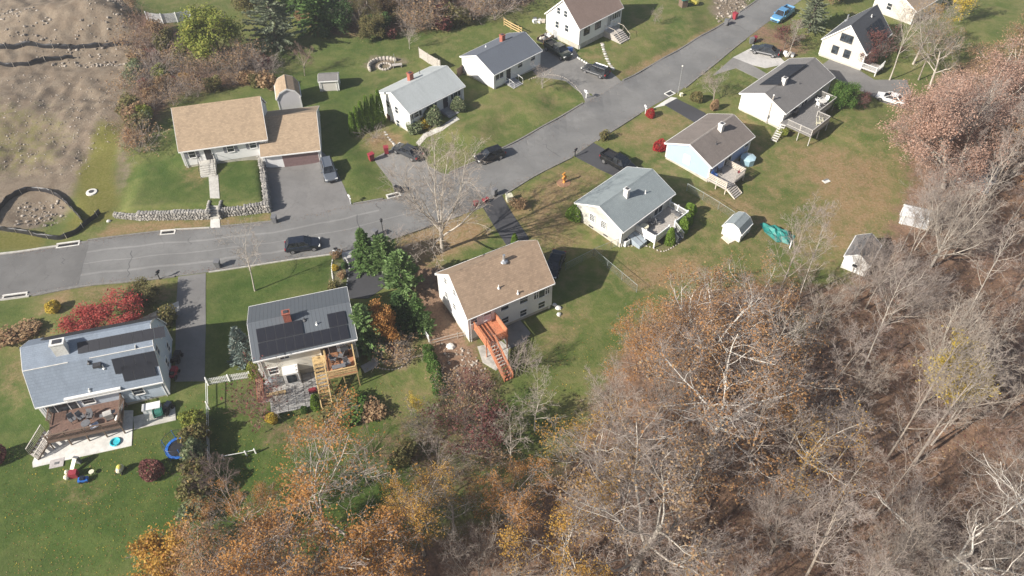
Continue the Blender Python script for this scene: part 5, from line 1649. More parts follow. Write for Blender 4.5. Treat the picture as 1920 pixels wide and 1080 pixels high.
# small garden trees
SML = dict(H=6, trunk=.35, ratio=(1.25, .5, .5, .5), ang=(45, 44, 44, 46), start=(.5, .2, .2, .2), n=(8, 7, 6, 4), r0=.09, wig=(.05, .12, .18, .2, .2), trop=(0, .05, .02, 0, 0), minr=.009, taper=.6, shape='up')
proto('small0', *TreeGen(101, **SML).meshes('small', BARK, TWIG))
proto('small1', *TreeGen(102, **SML).meshes('small', BARKP, TWIGP))
proto('smalldark', *TreeGen(103, **SML).meshes('smalldark', BARKD, TWIGD, LM['maroon'], 1500, .16, .3, .2))
SMW = dict(SML); SMW.update(ang=(62, 50, 46, 46), trop=(0, .02, 0, 0, 0), ratio=(1.3, .55, .5, .5))
proto('smallred', *TreeGen(104, **SMW).meshes('smallred', BARKD, TWIGD, LM['red'], 12000, .15, .08, .26))
proto('smallleaf', *TreeGen(105, **SML).meshes('smallleaf', BARKD, TWIG, LM['green'], 11000, .2, .03, .32))
proto('smallyellow', *TreeGen(108, **SML).meshes('smallyellow', BARK, TWIGP, LM['amber'], 4600, .17, .35, .22))
proto('smallfew', *TreeGen(106, **SML).meshes('smallfew', BARK, TWIGP, LM['yellow'], 1700, .17, .55, .2))
SLIM = dict(SML); SLIM.update(H=9, trunk=.75, ratio=(.42, .45, .5, .5), ang=(35, 36, 40, 42), n=(10, 6, 5, 3), start=(.3, .2, .2, .2), r0=.08, taper=.2, shape='round')
proto('slim', *TreeGen(107, **SLIM).meshes('slim', BARKP, TWIGP))
# ---- conifers
def conifer(key, seed, H, Rb, leaf, levels=20, per=9, droop=-.25, dense=8, nl=.42, top=.9, irr=.15, bare=.06):
    rs = np.random.RandomState(seed); r = random.Random(seed)
    V, F = tubes([([Vector((0, 0, -.2)), Vector((0, 0, H * .5)), Vector((0, 0, H))], [H * .022, H * .013, .02])], 7)
    br = []; Cs, Ds = [], []
    for i in range(levels):
        f = i / (levels - 1); z = H * (bare + (1 - bare) * f)
        Lr = Rb * (1 - f) ** top + .12
        for k in range(per):
            a = 6.283 * (k / per) + i * 1.7 + r.uniform(-.3, .3); L = Lr * r.uniform(1 - irr * 2, 1 + irr)
            d = Vector((math.cos(a), math.sin(a), droop + .5 * f + r.uniform(-.1, .1))).normalized()
            p0 = Vector((0, 0, z)); p1 = p0 + d * L
            p1.z += L * .12
            br.append(([p0, p0.lerp(p1, .5) - Vector((0, 0, L * .04)), p1], [.03, .02, .008]))
            n = max(2, int(dense * L / Rb) + 2)
            for j in range(n):
                t = .18 + .82 * (j + r.random()) / n
                c = p0.lerp(p1, t)
                for s in (-1, 1, 0):
                    sd = Vector((-d.y, d.x, 0)).normalized() * s
                    dd = (d * .8 + sd * .8 + Vector((0, 0, r.uniform(-.15, .25)))).normalized()
                    Cs.append(c + dd * nl * .4); Ds.append(dd)
    v2, f2 = tubes(br, 3); o = len(V); V += v2; F += [tuple(i + o for i in q) for q in f2]
    tm = arr_mesh(key + '_trunk', V, F, BARKD)
    C = np.array(Cs); D = np.array(Ds)
    U = rs.normal(size=C.shape); U -= D * (U * D).sum(1, keepdims=True); U /= np.linalg.norm(U, axis=1, keepdims=True)
    s = rs.uniform(.7, 1.3, (len(C), 1)) * nl
    a, b = D * s * .55, U * s * .24
    q = np.stack([C - a, C + b, C + a, C - b], 1).reshape(-1, 3)
    cm = arr_mesh(key + '_crown', q, np.arange(len(q)).reshape(-1, 4), [BARKD, leaf], np.ones(len(C), int))
    proto(key, tm, cm)
conifer('spruce0', 1, 7, 2.2, LM['spruce'], 22, 10)
conifer('spruce1', 2, 7.5, 2.9, LM['spruce'], 18, 10, -.15, 10, .5, .75, .2)
conifer('pine0', 3, 6, 2.4, LM['pine'], 15, 10, .05, 9, .5, .6, .25, .12)
conifer('pine1', 4, 12, 4.6, LM['greypine'], 17, 10, -.05, 11, .62, .55, .28, .15)
conifer('blue0', 5, 5, 1.5, LM['blue'], 16, 9, -.1, 7, .4)
# ---- shrubs
def shrub(key, seed, leaf, n=1500, core=.75, size=.16, shape='ball', rough=.18, stems=6):
    """unit shrub: about 2 m wide and 2 m tall, standing on the ground"""
    rs = np.random.RandomState(seed); r = random.Random(seed)
    d = rs.normal(size=(n, 3)); d /= np.linalg.norm(d, axis=1, keepdims=True)
    rad = core + (1 - core) * rs.uniform(0, 1, (n, 1)) ** .6
    ph = rs.uniform(0, 6, 3)
    rad = rad * (1 + rough * (np.sin(d[:, :1] * 4 + ph[0]) + np.sin(d[:, 1:2] * 5 + ph[1]) + np.sin(d[:, 2:] * 4 + ph[2])) / 2)
    C = d * rad
    if shape == 'cone':
        z = (C[:, 2] + 1) / 2
        k = np.sqrt(np.clip(1 - z, 0, 1)) * 1.15 + .08
        hr = np.maximum(np.linalg.norm(C[:, :2], axis=1), 1e-3)
        C[:, :2] *= (k * rs.uniform(.75, 1, n) / hr)[:, None]
    C[:, 2] = np.maximum(C[:, 2], -.98) + 1.0
    V, F = leaf_quads(C, size, rs, .7)
    mi = np.ones(len(F), int)
    cm = arr_mesh(key + '_crown', V, F, [BARKD, leaf], mi)
    br = []
    for i in range(stems):
        a = r.uniform(0, 6.28); l = r.uniform(.25, .6)
        br.append(([Vector((.08 * math.cos(a), .08 * math.sin(a), -.1)), Vector((l * .5 * math.cos(a), l * .5 * math.sin(a), .7)), Vector((l * math.cos(a), l * math.sin(a), 1.4))], [.04, .03, .012]))
    if shape == 'cone': br = [([Vector((0, 0, -.1)), Vector((0, 0, 1.0)), Vector((0, 0, 1.8))], [.06, .05, .02])]
    V, F = tubes(br, 5)
    proto(key, arr_mesh(key + '_stem', V, F, BARKD), cm)
shrub('ball0', 1, LM['green'], 1700, .82, .2); shrub('ball1', 2, LM['red'], 1500, .84, .18); shrub('loose0', 3, LM['olive'], 900, .35, .24, rough=.35); shrub('loose1', 4, LM['tan'], 700, .3, .24, rough=.4)
shrub('cone0', 5, LM['arb'], 2600, .9, .17, 'cone', .05)
shrub('loose2', 6, LM['lime'], 1300, .4, .24, rough=.3)
# bare twiggy bush
def twigbush(key, seed, twig, n=12, leaf=None, leaves=0):
    g = TreeGen(seed, H=2, trunk=.12, r0=.03, ratio=(6, .45, .5, .5), ang=(32, 35, 40, 40), n=(n, 8, 4, 3), lev=3, start=(.1, .15, .2, .2), seg=(2, 5, 3, 2, 2), trop=(0, .02, .02, 0, 0), wig=(.05, .1, .2, .2, .2), shape='up', minr=.008, taper=.8)
    proto(key, *g.meshes(key, twig, twig, leaf, leaves, .16, .2, .15))
twigbush('twig0', 201, TWIG); twigbush('twig1', 202, TWIGR); twigbush('twig2', 203, TWIGR, 12, LM['maroon'], 420); twigbush('twig3', 204, TWIG, 12, LM['tan'], 500)
PCOUNT = {}
def plant(key, x, y, scale, label, cat='tree', group=None, leaf=None, name=None, rz=None, sxy=1.0, tilt=0.0, z=None, bark=None, twig=None):
    tm, cm = PROTO[key]
    if name is None:
        name = 'bare_tree' if key.startswith(('bare', 'fan', 'pole', 'slim')) else 'oak_tree' if key.startswith(('oak', 'dense')) else 'garden_tree' if key.startswith('small') else 'spruce_tree' if key.startswith(('spruce', 'blue')) else 'pine_tree' if key.startswith('pine') else 'shrub'
    t = thing(name, label, cat, (x, y, gz(x, y) if z is None else z), rnd.uniform(0, 6.28) if rz is None else rz, group)
    t.scale = (scale * sxy, scale * sxy, scale)
    if tilt: t.rotation_euler = (rnd.uniform(-tilt, tilt), rnd.uniform(-tilt, tilt), t.rotation_euler.z)
    a = meshobj('trunk' if cat == 'tree' else 'stem', tm, t)
    b = meshobj('crown' if cat == 'tree' else 'foliage', cm, t)
    if leaf: 
        b.material_slots[1].link = 'OBJECT'; b.material_slots[1].material = LM[leaf]
    if bark:
        a.material_slots[0].link = 'OBJECT'; a.material_slots[0].material = bark
    if twig:
        b.material_slots[0].link = 'OBJECT'; b.material_slots[0].material = twig
    return t
def tree(key, px, py, hgt, label, base=15.0, **k):
    q = G(px, py)
    return plant(key, q.x, q.y, hgt / base, label, **k)
# --- single trees
tree('fan0', 829, 470, 17.5, 'large leafless tree with pale spreading branches at the street in front of the tan-roofed house', sxy=1.1, rz=2.2, bark=BARKP, twig=TWIGP)
tree('slim', 478, 545, 10, 'slim leafless tree on the lawn in front of the metal-roofed house', base=9, sxy=1.1)
tree('smallred', 192, 634, 5.0, 'wide red-leaved maple between the road and the gambrel house', base=6, sxy=1.65, name='maple_tree')
tree('small0', 1337, 190, 6.2, 'small leafless grey tree with drooping twigs beside the light pole', base=6, twig=TWIGP)
tree('small1', 1017, 165, 5.0, 'small leafless tree in a stone ring by the slate-roofed house', base=6, twig=TWIG)
tree('small0', 571, 142, 6.5, 'leafless reddish tree behind the barn shed', base=6, sxy=.7, twig=TWIGR)
tree('small1', 768, 92, 5, 'thin leafless tree behind the fire pit', base=6, sxy=.75)
tree('small0', 1228, 45, 4, 'very small leafless tree on the lawn right of the tall cape house', base=6, sxy=.7)
tree('slim', 1003, 808, 9.5, 'slender pale leafless tree on the lawn below the orange stair', base=9, sxy=1.0)
tree('small0', 985, 690, 4.5, 'twiggy grey bush-like tree beside the orange stair', base=6, sxy=.8, twig=TWIG)
tree('smalldark', 905, 850, 8.5, 'reddish-brown leafless tree right of the green shrub row', base=6, sxy=.85)
tree('smallleaf', 422, 112, 10, 'dense yellow-green tree at the top left beside the white fence', base=6, leaf='lime', sxy=1.0)
tree('pine1', 522, 92, 11.5, 'big grey-green pine at the top left', base=12)
tree('pine1', 1515, 62, 7.5, 'grey-green pine left of the steep cape house', base=12, sxy=.9)
tree('smalldark', 1470, 92, 5.5, 'dark purple-brown tree beside the silver-sided sedan', base=6, sxy=1.1)
tree('smallleaf', 714, 636, 6.4, 'small orange tree glowing among the evergreens', base=6, leaf='orange', sxy=.6)
tree('spruce0', 688, 500, 6.0, 'dark narrow spruce at the mouth of the dark driveway', base=7)
tree('pine0', 722, 505, 5.2, 'light green pine behind the lamp post', base=6)
tree('pine0', 756, 548, 6.2, 'broad light green pine, largest of the driveway evergreens', base=6, sxy=.9)
tree('spruce1', 688, 650, 6.6, 'layered spruce overhanging the solar roof', base=7.5, leaf='pine')
tree('spruce0', 752, 612, 5.2, 'dark green spruce behind the small orange tree', base=7, leaf='dark', sxy=1.2)
tree('spruce1', 784, 612, 4.6, 'dark spruce nearest the bare soil of the white house', base=7.5, leaf='spruce')
tree('pine0', 800, 622, 2.6, 'low green pine at the head of the short white rail fence', base=6)
tree('blue0', 463, 676, 5.2, 'blue-grey spruce at the left corner of the metal-roofed house', base=5)
tree('smallleaf', 268, 565, 3.2, 'low green tree shading the verge above the red maple', base=6, leaf='olive', sxy=1.4)
tree('smallfew', 770, 778, 3.6, 'spindly young tree on the lawn behind the garden bed', base=6, sxy=.7)
tree('small1', 745, 655, 2.6, 'bare twisted sapling in the round garden bed', base=6)
tree('smallleaf', 1580, 198, 4.6, 'leafy green tree at the corner of the raised deck', base=6, leaf='green', sxy=1.05)
tree('smalldark', 1612, 203, 3.2, 'brown twiggy tree right of the leafy green tree', base=6, sxy=1.1)
tree('bare1', 1668, 150, 12, 'tall leafless tree with yellow tint beside the steep cape house', bark=BARKP)
tree('oak2', 1712, 120, 12, 'sparse yellow-leaved tree right of the steep cape house', leaf='amber', sxy=.75)
tree('smalldark', 1640, 120, 7.5, 'purple-brown leafless tree against the black solar roof', base=6, sxy=.9)
tree('oak2', 1742, 165, 12, 'twiggy yellow-brown tree between the steep cape house and the pink oaks', leaf='tan', sxy=.8)
tree('bare0', 1722, 150, 12, 'leafless tree behind the white coupe', twig=TWIG)
tree('smalldark', 1618, 128, 5, 'purple-brown twiggy tree at the corner of the steep cape house', base=6)
tree('bare2', 445, 960, 9, 'dark leafless tree behind the end of the hedge', twig=TWIGD)
tree('smallfew', 1800, 40, 7, 'thin yellowing tree at the top right lawn', base=6)
tree('bare2', 1478, 104, 6, 'crooked pale leafless tree between the sedan and the steep cape house', bark=BARKP, sxy=1.1)
# --- pink oaks at the right
for px, py, hh, k, lf, s_, lb in (
  (1745, 275, 11, 'dense0', 'pink', .95, 'pink-brown oak nearest the white car'),
  (1768, 352, 16, 'dense1', 'pink', .95, 'largest pink-brown oak with a leaning pale trunk at the right'),
  (1830, 255, 14, 'dense0', 'pink', 1.05, 'pink-brown oak in the middle of the group at the right'),
  (1895, 330, 14, 'dense1', 'rust', .95, 'rust-coloured oak cut by the right edge of the photo'),
  (1880, 170, 12, 'dense0', 'tan', 1.0, 'tan oak above the pink oaks at the right edge'),
  (1720, 300, 8, 'oak1', 'rust', 1.0, 'low rust-red oak at the edge of the brown lawn')):
    tree(k, px, py, hh, lb, leaf=lf, sxy=s_, group='oaks at the right edge')
# --- orange oaks along the bottom
for px, py, hh, k, lf, s_, lb in (
  (628, 1040, 15, 'oak0', 'orange', 1.05, 'wide orange oak with forked pale limbs at the bottom, left of centre'),
  (455, 1160, 13.5, 'oak1', 'rust', .95, 'pinkish orange oak filling the bottom edge right of the yellow tree'),
  (560, 1180, 14, 'oak1', 'orange', 1.0, 'orange oak at the bottom edge under the wide forked oak'),
  (735, 1150, 12, 'oak1', 'orange', .9, 'orange-brown oak at the bottom edge between the wide oak and the narrow one'),
  (850, 1000, 8, 'oak2', 'olive', .9, 'olive thin-leaved oak over the shaded yard at the bottom'),
  (795, 1040, 13.5, 'oak1', 'amber', .6, 'narrow amber oak standing over the green yard'),
  (478, 1010, 8.5, 'oak0', 'orange', .75, 'orange oak beside the end of the tall hedge'),
  (1056, 1075, 12, 'oak0', 'amber', .95, 'amber oak with a thick short trunk at the bottom centre'),
  (960, 1000, 9.5, 'oak1', 'orange', .95, 'rounded orange oak left of the bottom centre'),
  (1185, 1072, 17, 'oak2', 'tan', 1.1, 'big pale-limbed oak with few leaves, its trunk rising from the bottom edge'),
  (1335, 850, 16, 'oakthin', 'rust', 1.1, 'rust-leaved oak with thick white limbs over the back lawn'),
  (1262, 705, 11.5, 'oak1', 'rust', 1.0, 'rust-orange oak at the edge of the lawn right of the white house'),
  (1430, 760, 13, 'oak2', 'rust', 1.0, 'crooked white-limbed oak with few rust leaves in the wood'),
  (1500, 900, 12, 'oak2', 'amber', .9, 'oak with sparse amber leaves inside the wood'),
  (1120, 900, 12, 'oak2', 'amber', .9, 'oak with sparse amber leaves behind the bottom centre trunk'),
  (1310, 690, 14, 'oakthin', 'rust', 1.15, 'wide rust-orange oak whose crown reaches the grey-roofed house yard'),
  (1215, 705, 9.5, 'oak1', 'orange', 1.0, 'orange oak leaning over the lawn right of the orange stair'),
  (1400, 640, 11, 'oakthin', 'rust', .9, 'rust oak below the teal cover'),
  (1480, 650, 8, 'oak2', 'olive', 1.0, 'thin olive tree at the edge of the wood below the teal cover'),
  (1330, 560, 6, 'oak2', 'rust', .9, 'thin rust tree at the end of the chain-link fence')):
    tree(k, px, py, hh, lb, leaf=lf, sxy=s_, base=15, group='autumn oaks of the wood')
tree('smallyellow', 345, 1075, 7.5, 'yellow-leaved tree on the lawn at the lower left', base=6, leaf='amber', sxy=.95)
tree('smallyellow', 1765, 740, 9, 'yellow-leaved tree standing in the wood at the right', base=6, leaf='yellow', sxy=.9)
tree('fan1', 1213, 945, 15, 'fan-shaped leafless tree in front of the back lawn', sxy=1.0)
tree('bare1', 1135, 850, 12, 'leafless tree beside the fan-shaped tree at the back lawn')
tree('oakbare', 1760, 1085, 15, 'white-limbed oak without leaves at the lower right', name='oak_tree', sxy=1.0)
tree('oakbare', 1905, 1060, 13, 'white-limbed crooked oak cut by the lower right corner', name='oak_tree', rz=2.0)
tree('fan2', 1660, 1130, 11, 'pale fan-shaped leafless tree at the bottom right', twig=TWIGP)
tree('fan2', 900, 1110, 9.5, 'grey twiggy leafless tree at the bottom edge, centre', twig=TWIGP)
tree('fan0', 1735, 700, 12, 'tall fan of pale branches in the wood left of the yellow tree')
tree('fan1', 1660, 610, 10, 'fan-shaped leafless tree below the white plank shed')
tree('fan0', 1745, 500, 13, 'forked leafless tree right of the pale grey cabin')
tree('fan2', 1632, 548, 8, 'leafless tree leaning over the white plank shed', twig=TWIG)
tree('fan1', 1598, 572, 9, 'leafless tree right in front of the white plank shed wall', twig=TWIG)
tree('bare0', 1690, 470, 9, 'leafless tree between the white plank shed and the pale grey cabin', twig=TWIG)
tree('fan2', 1735, 440, 8, 'low leafless tree overhanging the pale grey cabin', twig=TWIG)
tree('small0', 1500, 540, 4, 'low twiggy tree at the lower edge of the brown lawn', base=6, twig=TWIGR)
# --- the rest of the bare wood
fr = random.Random(77)
FOREST = [(1540, 560), (1600, 548), (1660, 470), (1720, 350), (1800, 300), (1950, 300), (2000, 700), (2000, 1250), (1000, 1250), (1090, 1010), (1180, 880), (1240, 740), (1330, 640), (1480, 560)]
def inside(px, py, poly):
    c = False; n = len(poly)
    for i in range(n):
        x1, y1 = poly[i]; x2, y2 = poly[(i + 1) % n]
        if (y1 > py) != (y2 > py) and px < (x2 - x1) * (py - y1) / (y2 - y1) + x1: c = not c
    return c
spots = []
tries = 0
while len(spots) < 76 and tries < 20000:
    tries += 1
    px, py = fr.uniform(1000, 2000), fr.uniform(300, 1250)
    if not inside(px, py, FOREST): continue
    if 1555 < px < 1680 and py < 560: continue
    q = G(px, py)
    if all((q.x - a) ** 2 + (q.y - b) ** 2 > 8 for a, b in spots): spots.append((q.x, q.y))
def wood_label(k, x, y):
    px, py = proj(Vector((x, y, 0)))
    look = {'b': 'tall leafless tree', 'p': 'slim leafless tree', 'f': 'fan-shaped leafless tree'}[k[0]]
    col_ = 'left part' if px < 1300 else 'middle part' if px < 1600 else 'right part'
    row = 'nearest the houses' if py < 620 else 'about halfway down' if py < 850 else 'towards the bottom edge'
    return '%s in the %s of the wood, %s' % (look, col_, row)
KEYS = ['bare0', 'bare1', 'bare2', 'pole0', 'pole1', 'fan1', 'fan2', 'pole0', 'bare0']
for i, (x, y) in enumerate(spots):
    k = fr.choice(KEYS)
    plant(k, x, y, fr.uniform(.6, 1.08) if not k.startswith('fan') else fr.uniform(.45, .75), wood_label(k, x, y), group='leafless trees of the wood', sxy=fr.uniform(.85, 1.1), tilt=.07, rz=fr.uniform(0, 6.28))
# woods along the top edge
for px, py, hh, k, kw, lb in (
  (600, 50, 10, 'spruce1', dict(base=7.5, leaf='spruce'), 'dark spruce right of the big grey-green pine'),
  (650, 30, 11, 'bare0', {}, 'dark leafless tree behind the top lawn'),
  (690, 40, 9, 'dense0', dict(leaf='olive', sxy=.8), 'olive-brown tree in the shade of the top wood'),
  (735, 25, 10, 'dense1', dict(leaf='tan', sxy=.8), 'tan-leaved tree in the shade of the top wood'),
  (800, 30, 8, 'oak1', dict(leaf='tan', sxy=.9), 'round brown-leaved tree at the top centre'),
  (850, 10, 9, 'bare1', {}, 'leafless tree at the top edge above the board fence'),
  (910, 5, 8, 'dense0', dict(leaf='olive', sxy=.8), 'olive tree at the top edge left of the tall cape house'),
  (965, 0, 8, 'bare2', {}, 'thin leafless tree at the top edge beside the tall cape house'),
  (565, 20, 9, 'spruce1', dict(base=7.5, leaf='spruce'), 'dark spruce behind the big grey-green pine'),
  (470, 35, 7, 'smallleaf', dict(base=6, leaf='olive'), 'olive leafy tree in the shade right of the yellow-green tree'),
  (870, 48, 3.2, 'smallleaf', dict(base=6, leaf='olive', sxy=1.2), 'low olive tree on the slope behind the slate roof'),
  (620, -20, 12, 'dense1', dict(leaf='olive', sxy=.8), 'olive-brown tree at the top edge above the dark spruces'),
  (700, -30, 12, 'dense0', dict(leaf='tan', sxy=.8), 'brown-leaved tree at the top edge above the garden shed'),
  (770, -20, 11, 'spruce1', dict(base=7.5, leaf='dark'), 'dark spruce at the top edge, centre left'),
  (840, -25, 11, 'dense1', dict(leaf='olive', sxy=.8), 'dark olive tree at the top edge above the fire pit'),
  (640, 62, 6, 'smallleaf', dict(base=6, leaf='dark', sxy=1.1), 'low dark tree at the edge of the top lawn'),
  (705, 68, 4.5, 'smallleaf', dict(base=6, leaf='olive', sxy=1.2), 'low olive tree at the edge of the top lawn'),
  (760, 50, 7, 'bare0', {}, 'leafless tree at the edge of the top wood above the fire pit'),
  (830, 45, 5, 'smalldark', dict(base=6), 'dark twiggy tree at the edge of the top wood'),
  (930, -20, 10, 'dense0', dict(leaf='tan', sxy=.8), 'brown tree at the top edge right of centre'),
  (262, 30, 6, 'smallfew', dict(base=6, leaf='tan', sxy=.7), 'thin tan tree beside the dirt heap'),
  (1560, 8, 5, 'smallleaf', dict(base=6, leaf='tan'), 'brown-leaved tree at the top edge behind the steep cape house')):
    tree(k, px, py, hh, lb, **kw)
# --- shrubs
def bush(key, px, py, w, hgt, label, leaf=None, group=None, name='shrub', cat='shrub'):
    q = G(px, py)
    t = plant(key, q.x, q.y, hgt / 2.0, label, cat=cat, leaf=leaf, group=group, name=name, sxy=w / hgt)
    return t
for i, (px, py, hh) in enumerate(((664, 252, 3.9), (673, 250, 4.6), (683, 246, 5.2), (694, 241, 5.6), (705, 236, 5.4), (716, 231, 5.8))):
    bush('cone0', px, py, 1.15, hh, ('leftmost and shortest arborvitae of the row beside the pale-roofed house', 'second arborvitae from the left in the row of six', 'third arborvitae from the left in the row of six', 'fourth arborvitae from the left in the row of six', 'fifth arborvitae from the left in the row of six', 'rightmost arborvitae of the row, touching the pale-roofed house')[i], group='arborvitae row', name='arborvitae')
for a in (
  ('ball0', 814, 232, 2.9, 2.6, 'large rounded green shrub left of the grey entrance steps', 'bush'), ('ball0', 795, 240, 1.9, 1.7, 'bright yellow shrub under the front windows', 'yellow'),
  ('loose0', 778, 250, 2.4, 2.0, 'grey-green shrub at the front corner of the pale-roofed house', 'bush'), ('ball0', 860, 207, 2.2, 2.0, 'rounded shrub right of the grey entrance steps', 'bush'),
  ('ball0', 1076, 412, 2.0, 2.1, 'egg-shaped green shrub at the cream gable', 'arb'), ('cone0', 1255, 456, 1.3, 2.6, 'pointed green shrub in the mulch bed below the white deck', 'arb'),
  ('ball0', 1279, 436, 1.4, 2.3, 'green shrub beside the white deck stair', 'arb'), ('ball0', 1287, 423, 1.3, 1.9, 'small green shrub along the right side of the white deck', 'arb'), ('ball0', 1293, 404, 1.5, 2.0, 'green shrub at the far corner of the white deck', 'arb'),
  ('cone0', 965, 456, .9, 1.6, 'tiny pointed evergreen at the end of the dark driveway', 'arb'),
  ('ball1', 1219, 219, 1.5, 1.3, 'round red shrub beside the white mailbox', 'crimson'), ('ball1', 1236, 282, 1.9, 1.6, 'larger round red shrub at the corner of the blue house', 'crimson'),
  ('ball0', 1305, 190, 1.9, 1.7, 'rounded yellow-brown shrub by the light pole', 'olive'), ('ball0', 1338, 206, 1.3, 1.7, 'upright grey-brown shrub above the blue house', 'tan'), ('loose0', 1133, 262, 1.5, 1.5, 'small sparse shrub on the verge opposite the pale lawn', None),
  ('loose2', 1466, 256, 1.2, 1.4, 'small yellow-green shrub at the foot of the white steps', None),
  ('ball1', 288, 888, 2.3, 1.7, 'round dark red shrub on the lawn of the gambrel house', 'maroon'), ('ball1', -2, 862, 2.0, 1.7, 'dark red shrub cut by the left edge of the photo', 'maroon'),
  ('ball0', 511, 790, 1.2, 1.2, 'bright yellow bush at the corner of the stone patio', 'yellow'), ('cone0', 594, 764, 1.1, 2.2, 'small pointed arborvitae on the stone patio', 'arb'), ('cone0', 477, 702, 1.4, 2.0, 'yellow-green arborvitae at the corner of the cream wall', 'lime'),
  ('twig2', 490, 782, 2.8, 3.2, 'brown twiggy shrub left of the stone patio', None), ('twig0', 515, 760, 2.0, 2.0, 'grey twiggy shrub on the stone patio', None),
  ('ball0', 103, 582, 1.6, 1.3, 'bright yellow shrub left of the red maple', 'yellow'), ('loose0', 318, 603, 2.4, 1.9, 'olive brown shrub at the gable of the gambrel house', None), ('ball0', 572, 772, .8, .8, 'small green shrub at the end of the patio slabs', None),
  ('loose1', 25, 640, 3.2, 1.6, 'brown shrub bed at the left edge of the photo', None), ('loose0', 60, 620, 2.6, 1.0, 'low brown shrub above the gambrel roof at the left', 'tan'),
  ('ball0', 629, 506, .8, .8, 'yellow chrysanthemum mound in the mailbox bed', 'yellow'), ('loose1', 642, 520, 1.0, .9, 'dry grass tuft in the mailbox bed', None), ('ball0', 646, 502, .8, .8, 'small dark shrub in the mailbox bed', 'dark'), ('loose1', 632, 482, 1.3, 1.0, 'brown plants around the white mailbox', None), ('loose0', 628, 545, 1.6, 1.3, 'shrub at the lower end of the mailbox bed', None),
  ('loose1', 972, 390, 2.0, 1.5, 'brown bare shrub beside the pale utility box', None),
  ('twig0', 702, 258, 2.2, 1.1, 'grey twiggy shrub at the foot of the arborvitae row', None), ('twig0', 740, 470, 3.0, 1.6, 'brown twiggy shrub in the shade below the lamp post', None),
  ('twig3', 742, 672, 2.6, 1.3, 'dry plants in the round garden bed', None), ('loose0', 725, 668, 1.5, .8, 'low green plants in the round garden bed', None), ('ball1', 735, 657, 1.0, .6, 'small red plant in the round garden bed', 'red'),
  ('twig0', 962, 690, 2.4, 2.6, 'grey twiggy shrub beside the concrete slab', None),
  ('twig1', 745, 290, .01, .01, '', None)):
    if a[5]: bush(a[0], a[1], a[2], a[3], a[4], a[5], a[6])
# tall hedge beside the white fence
for i, (px, py, w, hh, lf) in enumerate(((368, 800, 2.2, 2.6, 'lime'), (372, 830, 2.4, 2.8, 'olive'), (370, 862, 2.4, 2.8, 'bush'), (374, 895, 2.4, 3.0, 'olive'), (372, 930, 2.6, 3.0, 'olive'), (372, 968, 2.4, 2.6, 'bush'))):
    bush('loose2', px, py, w, hh, ('yellow-green hedge shrub nearest the gambrel house patio', 'olive hedge shrub beside the blue trampoline', 'grey-green hedge shrub just below the trampoline', 'olive hedge shrub level with the round red shrub', 'olive hedge shrub second from the lower end', 'grey-green hedge shrub at the lower end')[i], lf, 'tall hedge beside the white fence')
for i, (px, py, w, hh) in enumerate(((803, 662, 1.2, 1.3), (808, 680, 1.4, 1.6), (815, 698, 1.5, 1.7), (820, 716, 1.4, 1.5), (825, 735, 1.6, 1.4))):
    bush('ball0', px, py, w, hh, ('first green shrub below the short white rail fence', 'second green shrub of the row along the soil', 'third green shrub of the row along the soil', 'fourth green shrub of the row along the soil', 'last green shrub at the lower end of the row')[i], 'green', 'green shrubs along the bare soil')
for i, (px, py, w, hh, k, lf) in enumerate(((640, 770, 2.6, 1.5, 'loose0', 'olive'), (670, 760, 2.4, 1.4, 'loose0', 'green'), (620, 790, 2.4, 1.3, 'loose0', 'olive'), (700, 775, 2.6, 1.3, 'loose1', None), (655, 790, 2.6, 1.4, 'loose0', 'green'))):
    bush(k, px, py, w, hh, ('olive thicket shrub at the foot of the timber stair', 'green thicket shrub below the timber deck', 'olive thicket shrub beside the patio corner', 'tan thicket shrub at the right of the thicket', 'green thicket shrub in the middle of the thicket')[i], lf, 'thicket below the timber deck')
# brush between the building site and the houses
BR = [(245, 95), (262, 50), (290, 55), (330, 65), (360, 95), (400, 105), (470, 118), (520, 120), (505, 168), (430, 178), (335, 190), (305, 235), (265, 290), (232, 262), (242, 180)]
def brush_label(k, lf, px, py):
    look = {'olive': 'olive-brown', 'bush': 'grey-green', 'tan': 'tan-leaved', 'maroon': 'dark red-brown', 'lime': 'yellow-green'}.get(lf, {'twig1': 'bare reddish', 'twig0': 'bare grey', 'twig3': 'twiggy tan'}.get(k, 'brown'))
    where = 'beside the dirt heap' if px < 300 and py < 130 else 'at the lower left end' if py > 180 else 'above the tan cape roof' if px > 390 else 'in the middle'
    return '%s shrub %s of the brush strip' % (look, where) if where == 'in the middle' or 'end' in where else '%s shrub in the brush %s' % (look, where)
br_n = 0; bsp = []
tries = 0
while br_n < 62 and tries < 9000:
    tries += 1
    px, py = fr.uniform(225, 530), fr.uniform(45, 295)
    if not inside(px, py, BR): continue
    q = G(px, py)
    if any((q.x - a) ** 2 + (q.y - b) ** 2 < 2.6 for a, b in bsp): continue
    bsp.append((q.x, q.y)); br_n += 1
    k = fr.choice(['loose0', 'loose1', 'twig1', 'twig0', 'twig3', 'loose0', 'twig3', 'loose1', 'twig3'])
    lf = {'loose0': fr.choice(['olive', 'olive', 'bush', 'tan', 'olive']), 'loose1': fr.choice(['tan', 'maroon', 'tan', 'tan', 'olive'])}.get(k)
    if abs(px - 300) < 12 and abs(py - 140) < 20: k, lf = 'loose2', 'lime'
    hh = fr.uniform(1.5, 2.9)
    plant(k, q.x, q.y, hh / 2, brush_label(k, lf, px, py), cat='shrub', leaf=lf, group='brush beside the dirt lot', name='shrub', sxy=fr.uniform(.9, 1.3), rz=fr.uniform(0, 6.28))
